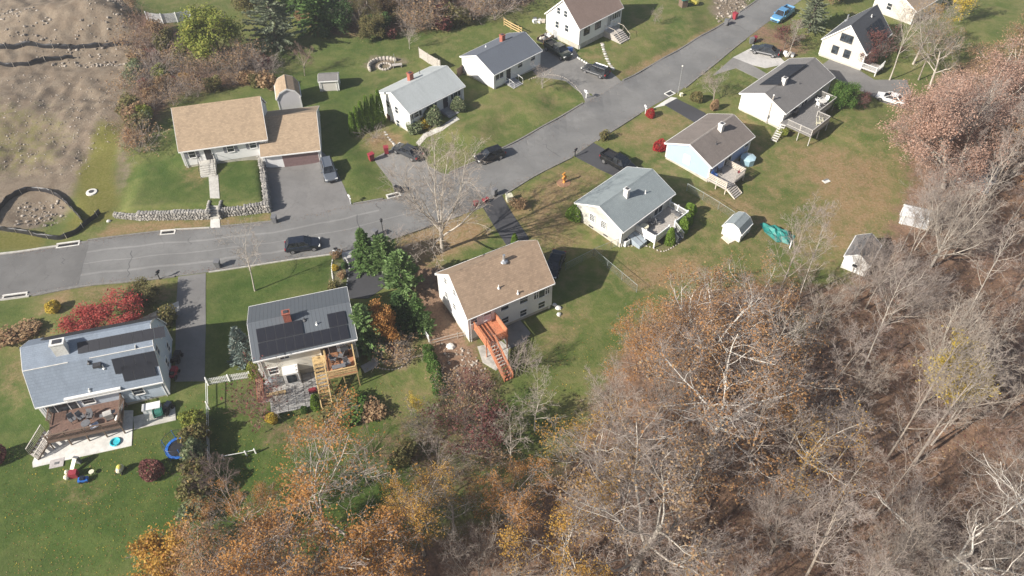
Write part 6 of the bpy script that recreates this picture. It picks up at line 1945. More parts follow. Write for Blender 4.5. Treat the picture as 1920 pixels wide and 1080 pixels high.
for i, (px, py, w, hh, k, lf, lb) in enumerate((
  (840, 800, 2.6, 2.2, 'twig2', None, 'dark red-brown twiggy shrub left of the reddish leafless tree'), (880, 790, 2.4, 2.6, 'twig3', None, 'tan twiggy shrub behind the reddish leafless tree'), (930, 810, 2.6, 2.0, 'twig1', None, 'bare reddish shrub right of the reddish leafless tree'),
  (870, 850, 2.8, 2.2, 'twig0', None, 'bare grey shrub below the reddish leafless tree'), (920, 870, 2.6, 2.2, 'twig3', None, 'tan twiggy shrub at the lower end of the back lawn'), (760, 860, 2.4, 1.8, 'loose0', 'olive', 'olive shrub under the narrow amber oak'),
  (820, 880, 2.6, 2.0, 'twig0', None, 'bare grey shrub beside the narrow amber oak'), (700, 850, 2.4, 1.6, 'twig1', None, 'bare reddish shrub on the shaded lawn'), (890, 730, 2.0, 1.6, 'twig2', None, 'dark twiggy shrub at the foot of the bare soil'), (855, 745, 2.2, 1.5, 'twig3', None, 'tan twiggy shrub beside the last green shrub of the row'))):
    bush(k, px, py, w, hh, lb, lf)
tree('small0', 810, 835, 6, 'thin grey leafless tree on the shaded back lawn', base=6, twig=TWIGP)
tree('small1', 690, 905, 7, 'pale leafless tree behind the wide forked oak', base=6)
tree('slim', 955, 880, 9, 'slender leafless tree left of the amber oak at the bottom centre', base=9)
TB = [(560, 40), (600, 78), (650, 82), (740, 72), (860, 55), (985, 25), (985, -20), (560, -20)]
tn = 0; tsp = []; tries = 0
while tn < 46 and tries < 9000:
    tries += 1
    px, py = fr.uniform(555, 990), fr.uniform(-20, 84)
    if not inside(px, py, TB): continue
    q = G(px, py)
    if any((q.x - a) ** 2 + (q.y - b) ** 2 < 4 for a, b in tsp): continue
    tsp.append((q.x, q.y)); tn += 1
    k = fr.choice(['loose0', 'loose1', 'twig0', 'twig3', 'loose0'])
    lf = {'loose0': fr.choice(['olive', 'dark', 'tan']), 'loose1': fr.choice(['tan', 'olive', 'maroon'])}.get(k)
    look = {'olive': 'olive', 'dark': 'dark green', 'tan': 'tan', 'maroon': 'dark red-brown'}.get(lf, {'twig0': 'bare grey', 'twig3': 'twiggy tan'}.get(k))
    plant(k, q.x, q.y, fr.uniform(.9, 1.7), '%s shrub in the top wood %s' % (look, 'left of the fire pit' if px < 690 else 'above the fire pit' if px < 800 else 'above the slate-roofed house'), cat='shrub', leaf=lf, group='undergrowth shrubs of the top wood', name='shrub', sxy=fr.uniform(1, 1.4), rz=fr.uniform(0, 6.28))
for px, py, w, hh, k, lf, lb in ((302, 145, 2.4, 2.4, 'loose2', 'lime', 'yellow-green shrub in the middle of the brush'), (350, 155, 1.8, 1.8, 'loose2', 'amber', 'orange-yellow shrub in the brush'), (275, 225, 2.0, 2.8, 'loose2', 'lime', 'yellow-green shrub left of the tan cape house'), (430, 130, 3.0, 2.4, 'loose2', 'green', 'light green shrub above the tan cape roof'), (272, 165, 1.8, 1.6, 'ball1', 'red', 'dull red shrub in the brush'), (325, 160, 1.6, 1.5, 'ball1', 'red', 'dull red shrub beside the orange-yellow one'), (252, 270, 2.4, 2.2, 'loose1', 'rust', 'rusty shrub at the lower end of the brush')):
    bush(k, px, py, w, hh, lb, lf)
# --- undergrowth of the wood: one tangle nobody could count
def undergrowth():
    rs = np.random.RandomState(5)
    g = TreeGen(301, H=2, trunk=.12, r0=.02, ratio=(5, .5, .5, .5), ang=(38, 38, 40, 40), n=(7, 5, 3, 3), lev=3, start=(.1, .15, .2, .2), seg=(1, 3, 2, 1, 1), trop=(0, .02, .02, 0, 0), wig=(.05, .12, .2, .2, .2), shape='up', minr=.010, taper=.8)
    V, F = tubes(g.out[1] + g.out[2] + g.out[3], 3)
    V = np.array(V); F = np.array(F)
    VV, FFs, MI = [], [], []
    n = 0; o = 0
    fr2 = random.Random(9)
    while n < 460:
        px, py = fr2.uniform(950, 2000), fr2.uniform(300, 1250)
        if not inside(px, py, FOREST): continue
        q = G(px, py)
        s = fr2.uniform(.5, 1.25); a = fr2.uniform(0, 6.28)
        v = V * s; c, sn = math.cos(a), math.sin(a)
        v = np.stack([v[:, 0] * c - v[:, 1] * sn + q.x, v[:, 0] * sn + v[:, 1] * c + q.y, v[:, 2] * fr2.uniform(.6, 1) + q.z - .05], 1)
        VV.append(v); FFs.append(F + o); MI.append(np.full(len(F), fr2.choice((0, 0, 1, 1, 2)))); o += len(v); n += 1
    me = arr_mesh('undergrowth', np.concatenate(VV), np.concatenate(FFs), [TWIGR, TWIG, TWIGD], np.concatenate(MI))
    print('undergrowth tris', len(me.polygons) * 2)
    tag(meshobj('undergrowth', me), 'brown leafless undergrowth on the forest floor', 'undergrowth', kind='stuff')
undergrowth()
def fallen(nm, poly, n, size, mats, label, seed):
    rs = np.random.RandomState(seed); C = []
    xs = [p[0] for p in poly]; ys = [p[1] for p in poly]
    while len(C) < n:
        px, py = rs.uniform(min(xs), max(xs)), rs.uniform(min(ys), max(ys))
        if inside(px, py, poly):
            q = P(px, py, 0); C.append((q.x, q.y, gz(q.x, q.y) + .04))
    V, F = leaf_quads(np.array(C), size, rs, .2)
    me = arr_mesh(nm, V, F, mats, rs.randint(0, len(mats), len(F)))
    tag(meshobj(nm, me), label, 'leaves', kind='stuff')
fallen('fallen_leaves', [(0, 830), (330, 800), (360, 700), (480, 830), (700, 700), (800, 740), (960, 760), (1100, 560), (1120, 700), (900, 930), (400, 1080), (0, 1080)], 4200, .10, [LM['yellow'], LM['tan'], LM['orange']], 'small yellow and tan leaves scattered on the lower lawns', 1)
fallen('forest_litter', FOREST, 13000, .18, [LM['tan'], LM['rust'], LM['maroon'], LM['tan']], 'brown leaf litter of the wood', 2)
fallen('lawn_litter', [(1420, 270), (1560, 215), (1700, 250), (1700, 420), (1600, 500), (1440, 520), (1200, 540), (1130, 480), (1300, 460)], 3500, .1, [LM['tan'], LM['rust']], 'brown leaves strewn over the back lawns at the right', 3)
# ================================================================ vehicles
TYRE = mat('tyre', (.02, .02, .02), .85, .15, 6)
RIM = mat('wheel_rim', (.45, .45, .46), .35, .1, 6, metal=.8)
CGLASS = glassmat('car_glass', (.012, .014, .017), .05)
LAMPW = mat('lamp_lens', (.75, .75, .72), .2, .05, 4)
LAMPR = mat('tail_lens', (.38, .02, .02), .25, .05, 4)
CHROME = mat('bright_trim', (.62, .62, .63), .25, .05, 4, metal=.8)
CARS = {
 'suv': dict(L=4.6, W=1.84, H=1.66, belt=1.0, hood=.98, gh=(-2.12, -1.95, .35, 1.05), nose=.72),
 'hatch': dict(L=4.4, W=1.8, H=1.56, belt=.97, hood=.95, gh=(-2.0, -1.55, .25, 1.1), nose=.7),
 'sedan': dict(L=4.8, W=1.84, H=1.45, belt=.93, hood=.88, gh=(-1.75, -.95, .35, 1.25), nose=.66),
 'pickup': dict(L=5.6, W=1.95, H=1.82, belt=1.12, hood=1.1, gh=(-.55, -.42, .95, 1.55), nose=.85, bed=True),
 'sport': dict(L=4.5, W=1.82, H=1.36, belt=.88, hood=.82, gh=(-1.6, -.8, .2, 1.1), nose=.6),
}
def car(kind, rear, front, color, label, cat='car', name='parked_car', group='parked cars', side=None, rails_=False, zc=.6):
    K = CARS[kind]; L, W, Hh = K['L'], K['W'], K['H']
    a, b = G(*rear), G(*front); c = (a + b) / 2
    t = thing(name, label, cat, (c.x, c.y, max(gz(c.x, c.y), ht(c.x, c.y)) + .035), math.atan2(b.y - a.y, b.x - a.x), group)
    belt, hood, nose = K['belt'], K['hood'], K['nose']
    g0, g1, g2, g3 = K['gh']
    bed = K.get('bed')
    st = [(-L / 2, .42, belt * .72, .84), (-L / 2 + .1, .32, belt * .93, .95), (-L / 2 + .35, .28, belt * (.98 if not bed else 1), 1.0), (g0, .26, belt, 1.0), (0, .25, belt, 1.0), (g3, .25, hood + .02, 1.0), (L / 2 - .75, .26, hood - .03, .98), (L / 2 - .3, .28, nose + .1, .93), (L / 2 - .06, .32, nose, .86), (L / 2, .38, nose - .14, .78)]
    vs, fs = [], []
    for x, zl, zh, w in st:
        hw = W / 2 * w; zm = zl + (zh - zl) * .55
        vs += [(x, -hw * .86, zl), (x, -hw * .98, zl + .14), (x, -hw, zm), (x, -hw * .95, zh - .05), (x, -hw * .84, zh), (x, hw * .84, zh), (x, hw * .95, zh - .05), (x, hw, zm), (x, hw * .98, zl + .14), (x, hw * .86, zl)]
    n = 10
    for i in range(len(st) - 1):
        for k in range(n):
            fs.append((i * n + k, i * n + (k + 1) % n, (i + 1) * n + (k + 1) % n, (i + 1) * n + k))
    fs += [tuple(range(n)), tuple(range((len(st) - 1) * n, len(st) * n))[::-1]]
    mb = MB(); mb.add(vs, [f[::-1] for f in fs])
    body = mb.build('body', color, t, smooth=False)
    bv = body.modifiers.new('edge', 'BEVEL'); bv.width = .05; bv.segments = 2; bv.limit_method = 'ANGLE'; bv.angle_limit = R(25)
    if side:
        for s in (-1, 1):
            MB().box((0, s * (W / 2 + .006), belt * .62), (L * .78, .02, .16)).build('side_moulding', side, body)
    # glasshouse
    wb, wr = W / 2 * .86, W / 2 * .66
    zt = Hh - .04
    gv = [(g0, -wb, belt - .03), (g3, -wb, belt - .03), (g2, -wr, zt), (g1, -wr, zt), (g0, wb, belt - .03), (g3, wb, belt - .03), (g2, wr, zt), (g1, wr, zt)]
    cab = MB().add(gv, [(0, 1, 2, 3), (7, 6, 5, 4), (1, 5, 6, 2), (4, 0, 3, 7), (3, 2, 6, 7)]).build('window_glass', CGLASS, t)
    rf = MB()
    rf.prism([(g1 - .06, -wr - .03, zt + .004), (g2 + .05, -wr - .03, zt + .004), (g2 + .05, wr + .03, zt + .004), (g1 - .06, wr + .03, zt + .004)], (0, 0, .045))
    ro_ = rf.build('roof', color, t); bv = ro_.modifiers.new('edge', 'BEVEL'); bv.width = .03; bv.segments = 2
    for s in (-1, 1):
        p = MB()
        p.beam((g3 - .02, s * (wb + .005), belt - .02), (g2, s * (wr + .012), zt + .02), .06, .06)
        p.beam((g0 + .04, s * (wb + .005), belt - .02), (g1, s * (wr + .012), zt + .02), .09, .12)
        mx = (g1 + g2) / 2
        p.beam(((g0 + g3) / 2 - .1, s * (wb + .012), belt - .02), (mx, s * (wr + .012), zt + .02), .05, .1)
        p.build('pillars', color, t)
        m = MB().box((g3 - .35, s * (W / 2 + .1), belt + .06), (.12, .2, .15)); m.build('mirror', color, t)
        MB().box((L / 2 - .17, s * W * .36, nose - .03), (.22, .38, .14)).build('headlight', LAMPW, t)
        MB().box((-L / 2 + .06, s * W * .39, belt * .8), (.12, .26, .22)).build('taillight', LAMPR, t)
        if rails_: MB().beam((g1, s * wr * .92, Hh + .06), (g2, s * wr * .92, Hh + .06), .04, .05).build('roof_rail', CHROME, t)
    MB().box((L / 2 - .02, 0, .5), (.08, W * .6, .2)).build('grille', BLACKP, t)
    MB().box((-L / 2 + .01, 0, .48), (.1, W * .8, .18)).build('bumper', color if not bed else CHROME, t)
    if bed:
        x0, x1 = -L / 2 + .15, g0 - .1
        MB().bx(x0, x1, -W / 2 * .8, W / 2 * .8, belt + .002, belt + .012).build('bed_liner', BLACKP, t)
        for s in (-1, 1): MB().bx(x0, x1, s * W / 2 * .82 - .05, s * W / 2 * .82 + .05, belt - .02, belt + .3).build('bed_side', color, t)
        MB().bx(x0 - .08, x0 + .0, -W / 2 * .86, W / 2 * .86, belt - .3, belt + .3).build('tailgate', color, t)
    wr_ = .34 if kind != 'pickup' else .39
    for x in (L / 2 - .88, -L / 2 + .9):
        for s in (-1, 1):
            w = MB(); y = s * (W / 2 - .09)
            w.tube([(x, y - .11, wr_), (x, y + .11, wr_)], wr_, 16); o = w.build('wheel', TYRE, t)
            MB().tube([(x, y + s * .08, wr_), (x, y + s * .122, wr_)], wr_ * .62, 12).build('rim', RIM, o)
    return t
CB = paint('paint_black', (.012, .013, .016)); CN = paint('paint_dark_blue', (.02, .027, .045)); CS = paint('paint_silver', (.24, .26, .29), .3, .6); CG = paint('paint_dark_grey', (.05, .055, .062)); CW = paint('paint_white', (.78, .78, .77), .3, 0); CBL = paint('paint_sky_blue', (.13, .34, .58), .35, .2); CGN = paint('paint_dark_green', (.022, .030, .024))
car('hatch', (537, 470), (602, 461), CN, 'dark blue hatchback parked on the street below the stone wall driveway')
car('suv', (611, 303), (625, 350), CS, 'silver crossover parked in the wide garage driveway', rails_=True)
car('hatch', (944, 289), (893, 306), CB, 'black SUV driving along the middle of the street', group='cars')
car('sedan', (790, 302), (741, 279), CG, 'dark grey car under the bare tree in the worn driveway')
car('pickup', (1018, 84), (1075, 120), CGN, 'dark pickup truck with open bed beside the tall cape house', 'pickup', 'pickup_truck')
car('suv', (1138, 147), (1094, 128), CG, 'dark station wagon with silver side trim in the upper driveway', side=CHROME, rails_=True)
car('sedan', (1461, 107), (1406, 95), CG, 'dark sedan with bright window trim on the pale driveway', side=CHROME)
car('pickup', (1138, 301), (1180, 325), CB, 'black pickup half hidden by the grey roof', 'pickup', 'pickup_truck')
car('pickup', (1480, 24), (1451, 44), CBL, 'sky blue pickup parked at the top of the street', 'pickup', 'pickup_truck')
car('sport', (1692, 198), (1646, 182), CW, 'white sports coupe at the edge of the pink oaks')
car('sedan', (1046, 485), (1032, 520), CB, 'black car in the shade right of the tan-roofed house')
# ================================================================ bins, boxes, posts
def bin_(px, py, m, label, rz=None, s=1.0, name='wheelie_bin', lid=None):
    q = G(px, py)
    t = thing(name, label, 'bin', (q.x, q.y, q.z + .03), rnd.uniform(0, 6.28) if rz is None else rz, 'wheeled bins at the kerbs')
    b = MB().add([(-.24 * s, -.27 * s, .06), (.24 * s, -.27 * s, .06), (.24 * s, .25 * s, .06), (-.24 * s, .25 * s, .06), (-.31 * s, -.36 * s, 1.0 * s), (.31 * s, -.36 * s, 1.0 * s), (.31 * s, .36 * s, 1.0 * s), (-.31 * s, .36 * s, 1.0 * s)], [(3, 2, 1, 0), (4, 5, 6, 7), (0, 1, 5, 4), (1, 2, 6, 5), (2, 3, 7, 6), (3, 0, 4, 7)])
    b.build('bin_body', m, t)
    MB().prism([(-.33 * s, -.38 * s, 1.0 * s + .003), (.33 * s, -.38 * s, 1.0 * s + .003), (.33 * s, -.38 * s, 1.05 * s), (-.33 * s, -.38 * s, 1.05 * s)], (0, .78 * s, .05)).build('lid', lid or m, t)
    MB().tube([(-.26 * s, .42 * s, .95 * s), (.26 * s, .42 * s, .95 * s)], .02, 6).build('handle', m, t)
    for k in (-1, 1):
        MB().tube([(k * .25 * s, .27 * s, .13), (k * .31 * s, .27 * s, .13)], .13, 10).build('wheel', TYRE, t)
bin_(516, 417, GREYP, 'grey bin on the road edge at the end of the stone wall'); bin_(410, 501, GREYP, 'grey bin at the mouth of the long driveway')
bin_(697, 301, REDP, 'left one of the two dark red bins on the worn driveway', s=1.1); bin_(725, 288, REDP, 'right one of the two dark red bins on the worn driveway', s=1.1)
bin_(745, 359, BLACKP, 'left one of two black bins by the storm drain', s=.8); bin_(751, 361, BLACKP, 'right one of two black bins by the storm drain', s=.8)
bin_(704, 443, GREYP, 'grey bin between the spruce and the lamp post'); bin_(927, 366, GREYP, 'grey bin at the mouth of the dark driveway')
bin_(893, 387, REDP, 'red bin lying nearest the bare tree at the dark driveway', s=.8); bin_(908, 381, REDP, 'small red bin beside the grey bin', s=.6); bin_(914, 377, REDP, 'smallest red bin touching the grey bin', s=.5)
bin_(1361, 47, GREYP, 'grey bin at the top of the street on the left verge'); bin_(1377, 36, REDP, 'red bin among the rocks at the top of the street', s=1.1); bin_(1415, 78, REDP, 'red bin beside the dark sedan', s=.9); bin_(1408, 82, GREYP, 'grey bin in front of the dark sedan')
def mailbox(px, py, label, m, boxm, rz=0.0, hgt=1.15, arm=False):
    q = G(px, py); t = thing('mailbox', label, 'mailbox', q, rz, 'mailboxes along the street')
    MB().bx(-.05, .05, -.05, .05, -.1, hgt).build('post', m, t)
    MB().bx(-.3, .3, -.04, .04, hgt - .22, hgt - .12).build('arm', m, t)
    b = MB(); pr = [(-.1, hgt + .0), (.1, hgt), (.1, hgt + .13), (.06, hgt + .2), (-.06, hgt + .2), (-.1, hgt + .13)]
    b.prism([(-.1, y, z) for y, z in pr], (.5, 0, 0)); o = b.build('box', boxm, t)
    MB().box((.2, .11, hgt + .17), (.04, .015, .18)).build('flag', REDP, o)
mailbox(658, 382, 'white mailbox with post at the right of the wide driveway', VINYL, VINYL, 2.2); mailbox(630, 480, 'white mailbox in the narrow planting bed', VINYL, BLACKP, .3); mailbox(1210, 213, 'white mailbox beside the round red shrub', VINYL, VINYL, 2.0); mailbox(1099, 184, 'white mailbox at the corner of the upper driveway', VINYL, VINYL, 2.5); mailbox(1078, 294, 'black mailbox at the corner of the dark driveway of the grey-roofed house', BLACKP, BLACKP, .8); mailbox(300, 524, 'dark post in a stone ring beside the long driveway', BLACKP, BLACKP, 1.0)
q = G(722, 457)
t = thing('lamp_post', 'black lamp post with lantern at the street behind the spruce', 'lamp post', q)
MB().tube([(0, 0, -.1), (0, 0, .5), (0, 0, 3.6)], [.09, .055, .045], 8).build('pole', BLACKP, t)
l_ = MB().lathe((0, 0, 3.6), [(.06, 0), (.14, .08), (.19, .42), (.21, .44), (.05, .6), (.02, .68)], 6); o = l_.build('lantern', BLACKP, t)
q = G(1271, 177)
t = thing('light_pole', 'tall thin grey light pole at the bend of the street', 'light pole', q)
MB().tube([(0, 0, -.1), (0, 0, 4.9)], [.07, .045], 8).build('pole', ALU, t)
MB().ball((0, 0, 4.95), (.16, .16, .12), 10).build('lamp_head', CONCW, t)
q = G(1437, 231)
t = thing('utility_pole', 'grey wooden pole standing in front of the long ranch gable', 'pole', q)
MB().tube([(0, 0, -.1), (0, 0, 4.8)], [.12, .1], 8).build('pole', WOODG, t)
MB().ball((0, 0, 4.82), (.13, .13, .1), 8).build('cap', WHITE, t)
MB().box((0, -.14, 1.2), (.3, .12, .5)).build('meter_box', GREYP, t)
q = G(955, 376)
t = thing('utility_box', 'pale utility cabinet on the verge beside the dark driveway', 'cabinet', q, .3)
MB().bx(-.4, .4, -.4, .4, -.05, .85).build('cabinet', CREAMP, t); MB().bx(-.44, .44, -.44, .44, .851, .93).build('cap', CREAMP, t)
q = G(1277, 180); t = thing('utility_box', 'tiny pale utility cabinet at the foot of the light pole', 'cabinet', q, .3)
MB().bx(-.2, .2, -.2, .2, -.05, .45).build('cabinet', CREAMP, t); MB().bx(-.23, .23, -.23, .23, .451, .5).build('cap', CREAMP, t)
# orange lawn sculpture
q = G(1057, 343); t = thing('lawn_sculpture', 'orange wooden lawn sculpture in a bark circle on the verge', 'sculpture', q, .5)
MB().tube([(0, 0, -.1), (.1, 0, .4), (-.12, .05, .8), (.1, 0, 1.2), (.02, 0, 1.55)], [.2, .18, .17, .15, .12], 7).build('trunk_piece', ORNG, t)
MB().tube([(.1, 0, .45), (.4, .1, .7), (.35, .1, 1.1)], [.12, .1, .07], 6).build('branch_piece', ORNG, t); MB().box((-.05, 0, 1.6), (.6, .22, .12), .4).build('top_piece', ORNG, t)
tag(MB().lathe((q.x, q.y, q.z + .02), [(1.0, -.05), (.95, .03), (.3, .06)], 16).build('bark_circle', mat('bark_mulch', (.30, .17, .10), .95, .3, 8, bump=.4)), 'ring of brown bark mulch under the orange sculpture', 'mulch bed')
# teal cover on a frame
A, B, C_, D_ = G(1432, 428), G(1440, 437), G(1482, 460), G(1484, 446)
t = thing('pool_cover', 'crumpled teal cover lying on the lawn beside the white gambrel shed', 'cover')
pts = [(1424, 419), (1431, 418), (1440, 423), (1452, 424), (1468, 434), (1480, 437), (1490, 443), (1487, 455), (1478, 461), (1466, 455), (1455, 456), (1444, 444), (1432, 438), (1428, 428)]
gp_ = [G(*p) for p in pts]; cx = sum((p for p in gp_), Vector()) / len(gp_)
mb = MB(); V = [(cx.x, cx.y, cx.z + .55)]
rings = 5
for j in range(1, rings + 1):
    for p in gp_:
        q = cx.lerp(p, j / rings); V.append((q.x, q.y, gz(q.x, q.y) + .5 * (1 - (j / rings) ** 2) + rnd.uniform(-.05, .34)))
n = len(gp_); F = [(0, 1 + k, 1 + (k + 1) % n) for k in range(n)]
for j in range(rings - 1):
    for k in range(n): F.append((1 + j * n + k, 1 + (j + 1) * n + k, 1 + (j + 1) * n + (k + 1) % n, 1 + j * n + (k + 1) % n))
mb.add(V, F); mb.build('sheet', TEAL, t)
q = G(1480, 466); MB().beam((q.x, q.y, q.z), (q.x + .4, q.y + .9, q.z + .6), .12, .12).build('prop', VINYL, t)
# octagonal spa, furniture and other back-yard things
H5 = H['5']; q = H5.at(1402, 300, .3)
t = thing('hot_tub', 'pale blue octagonal hot tub with lid at the end of the weathered deck', 'hot tub', H5.o, H5.ang)
MB().lathe((q.x, q.y, -.3), [(1.0, 0), (1.05, .9), (1.08, 1.0)], 8).build('tub', mat('tub_blue', (.30, .45, .52), .4, .08, 3), t); MB().lathe((q.x, q.y, .705), [(1.1, 0), (1.08, .1), (.5, .22), (.1, .26)], 8).build('lid', mat('tub_lid', (.42, .58, .64), .35, .08, 3), t)
sheet('patio', [Vector((H5.o.x + u * math.cos(H5.ang) - v * math.sin(H5.ang), H5.o.y + u * math.sin(H5.ang) + v * math.cos(H5.ang), 0)) for u, v in ((DECK5[1] + .05, DECK5[3]), (DECK5[1] + 3.2, DECK5[3]), (DECK5[1] + 3.2, DECK5[3] - 1.6), (DECK5[1] + .05, DECK5[3] - 1.6))], .06, CONC)
def chair(h, u, v, z, rz, m, label, group):
    c, s = math.cos(h.ang), math.sin(h.ang)
    t = thing('patio_chair', label, 'chair', (h.o.x + u * c - v * s, h.o.y + u * s + v * c, h.o.z + z), h.ang + rz, group)
    MB().bx(-.28, .28, -.28, .28, .38, .44).build('seat', m, t)
    MB().prism([(-.28, .24, .441), (.28, .24, .441), (.26, .4, 1.0), (-.26, .4, 1.0)], (0, .05, 0)).build('backrest', m, t)
    for sx in (-1, 1):
        for sy in (-1, 1): MB().bx(sx * .25 - .025, sx * .25 + .025, sy * .24 - .025, sy * .24 + .025, 0, .379).build('leg', m, t)
        MB().bx(sx * .3 - .03, sx * .3 + .03, -.28, .3, .6, .64).build('armrest', m, t)
    return t
def table(h, u, v, z, m, label, r=.6, rect=None):
    c, s = math.cos(h.ang), math.sin(h.ang)
    t = thing('patio_table', label, 'table', (h.o.x + u * c - v * s, h.o.y + u * s + v * c, h.o.z + z), h.ang)
    if rect: MB().bx(-rect[0] / 2, rect[0] / 2, -rect[1] / 2, rect[1] / 2, .68, .73).build('table_top', m, t)
    else: MB().lathe((0, 0, .68), [(r, 0), (r, .05)], 18).build('table_top', m, t)
    w, d = (rect[0] / 2 - .08, rect[1] / 2 - .08) if rect else (r * .55, r * .55)
    for sx in (-1, 1):
        for sy in (-1, 1): MB().bx(sx * w - .03, sx * w + .03, sy * d - .03, sy * d + .03, 0, .679).build('leg', m, t)
def onthing(h, px, py, z): return h.at(px, py, z)
def grill(h, u, v, z, rz, label, m=None):
    c, s = math.cos(h.ang), math.sin(h.ang); m = m or BLACKP
    t = thing('barbecue_grill', label, 'grill', (h.o.x + u * c - v * s, h.o.y + u * s + v * c, h.o.z + z), h.ang + rz)
    MB().bx(-.35, .35, -.25, .25, .08, .7).build('cabinet', m, t)
    b = MB(); b.prism([(-.4, y, zz) for y, zz in ((-.3, .701), (.3, .701), (.3, .9), (.2, 1.08), (-.1, 1.1), (-.3, .92))], (.8, 0, 0)); b.build('hood', m, t)
    for k in (-1, 1): MB().bx(k * .42, k * .75, -.22, .22, .82, .86).build('side_shelf', GREYP, t)
    for k in (-1, 1): MB().tube([(k * .3, -.3, .08), (k * .3, .3, .08)], .08, 8).build('wheel', TYRE, t)
# gambrel house deck
h = H['1']; u0, u1, v0, v1, zf = DECK1
q = h.at(203, 778, zf + .6); grill(h, q.x, q.y, zf, .2, 'covered grill with pale hood on the red-brown deck', mat('grill_cover', (.50, .48, .44), .8, .15, 3))
for p, lb in (((136, 786), 'dark chair nearest the left end of the red-brown deck'), ((152, 782), 'dark chair in the middle of the red-brown deck'), ((168, 779), 'dark chair nearest the grill on the red-brown deck')):
    q = h.at(*p, zf + .4); chair(h, q.x, q.y, zf, rnd.uniform(-1, 1), GREYP, lb, 'chairs on the red-brown deck')
q = h.at(144, 785, zf + .7); table(h, q.x + .9, q.y - .8, zf, GREYP, 'small round table on the red-brown deck', .45)
q = h.at(222, 770, zf + .5); c_, s_ = math.cos(h.ang), math.sin(h.ang)
t = thing('folded_parasol', 'pale folded parasol lying along the right rail of the red-brown deck', 'parasol', (h.o.x + q.x * c_ - q.y * s_, h.o.y + q.x * s_ + q.y * c_, h.o.z + zf), h.ang + 1.35)
MB().tube([(-1.2, 0, .2), (-.9, 0, .22), (.6, 0, .25), (1.0, 0, .25)], [.05, .2, .17, .05], 9).build('canopy', mat('pale_canvas', (.70, .69, .66), .8, .1, 3), t); MB().tube([(1.0, 0, .25), (1.4, 0, .25)], .03, 6).build('pole', ALU, t)
q = h.at(176, 797, zf + .2); t = thing('folded_blanket', 'pale blue blanket on the red-brown deck', 'blanket', (h.o.x + q.x * c_ - q.y * s_, h.o.y + q.x * s_ + q.y * c_, h.o.z + zf), h.ang + .5)
mb = MB(); V = []
for i in range(6):
    for j in range(6): V.append((i * .17 - .42, j * .13 - .33, .08 + rnd.uniform(0, .16)))
mb.add(V, [(i * 6 + j, (i + 1) * 6 + j, (i + 1) * 6 + j + 1, i * 6 + j + 1) for i in range(5) for j in range(5)]); mb.bx(-.4, .4, -.3, .3, 0, .07); mb.build('cloth', mat('blanket_blue', (.50, .55, .66), .9, .15, 4), t, smooth=True)
def world_of(h, u, v): return (h.o.x + u * math.cos(h.ang) - v * math.sin(h.ang), h.o.y + u * math.sin(h.ang) + v * math.cos(h.ang))
def gthing(name, label, cat, px, py, rz=0.0, group=None):
    q = G(px, py); return thing(name, label, cat, (q.x, q.y, q.z + .03), rz, group)
t = gthing('paddling_pool', 'turquoise toy pool on the concrete patio', 'pool', 217, 830)
MB().lathe((0, 0, 0), [(.5, 0), (.55, .12), (.5, .22), (.42, .2), (.38, .08)], 14).build('rim', AQUA, t); MB().lathe((0, 0, .04), [(.39, 0), (.39, .03)], 14).build('water', mat('pool_water', (.25, .6, .65), .1, .2, 3), t)
t = gthing('garden_hose_cart', 'dark green hose cart on the concrete slab', 'hose cart', 300, 779, .4)
MB().tube([(-.35, 0, .5), (.35, 0, .5)], .42, 14).build('reel', GREENP, t)
for k in (-1, 1): MB().tube([(k * .42, 0, .5), (k * .48, 0, .5)], .5, 14).build('wheel', GREENP, t)
MB().tube([(-.4, -.2, .2), (-.4, -.8, .9), (.4, -.8, .9), (.4, -.2, .2)], .03, 6).build('handle', GREENP, t)
t = gthing('storage_box', 'white storage chest against the blue-grey wall', 'chest', 288, 770, H['1'].ang)
MB().bx(-.85, .85, -.4, .4, 0, .75).build('chest', VINYL, t); MB().bx(-.9, .9, -.44, .44, .751, .85).build('lid', VINYL, t)
t = gthing('lawn_tractor', 'dark blue ride-on mower beside the white chest', 'mower', 314, 771, 1.2)
MB().bx(-.5, .1, -.35, .35, .25, .6).build('chassis', BLACKP, t); MB().bx(.1, .75, -.3, .3, .3, .8).build('hood', CN, t); MB().bx(-.35, .0, -.22, .22, .6, .75).build('seat', BLACKP, t)
for x, r_ in ((-.4, .28), (.55, .2)):
    for s in (-1, 1): MB().tube([(x, s * .32, r_), (x, s * .45, r_)], r_, 10).build('wheel', TYRE, t)
for (px, py, rz, lb) in ((327, 705, 1.5, 'red ride-on mower at the blue-grey gable'), (333, 675, 1.5, 'dark motorbike-sized machine under the gable')):
    t = gthing('lawn_tractor', lb, 'mower', px, py, rz); mm = REDP if 'red' in lb else BLACKP
    MB().bx(-.5, .1, -.35, .35, .25, .6).build('chassis', mm, t); MB().bx(.1, .75, -.3, .3, .3, .8).build('hood', mm, t); MB().bx(-.35, .0, -.22, .22, .6, .75).build('seat', BLACKP, t)
    for x, r_ in ((-.4, .28), (.55, .2)):
        for s in (-1, 1): MB().tube([(x, s * .32, r_), (x, s * .45, r_)], r_, 10).build('wheel', TYRE, t)
t = gthing('trampoline', 'small blue trampoline with safety net beside the hedge', 'trampoline', 339, 846)
MB().lathe((0, 0, .55), [(1.25, 0), (1.25, .05), (1.0, .06)], 20).build('mat', BLACKP, t)
ring = MB()
for k in range(20):
    a, b = 6.283 * k / 20, 6.283 * (k + 1) / 20
    ring.beam((1.18 * math.cos(a), 1.18 * math.sin(a), .64), (1.18 * math.cos(b), 1.18 * math.sin(b), .64), .28, .06)
ring.build('pad', BLUEP, t)
net = MB()
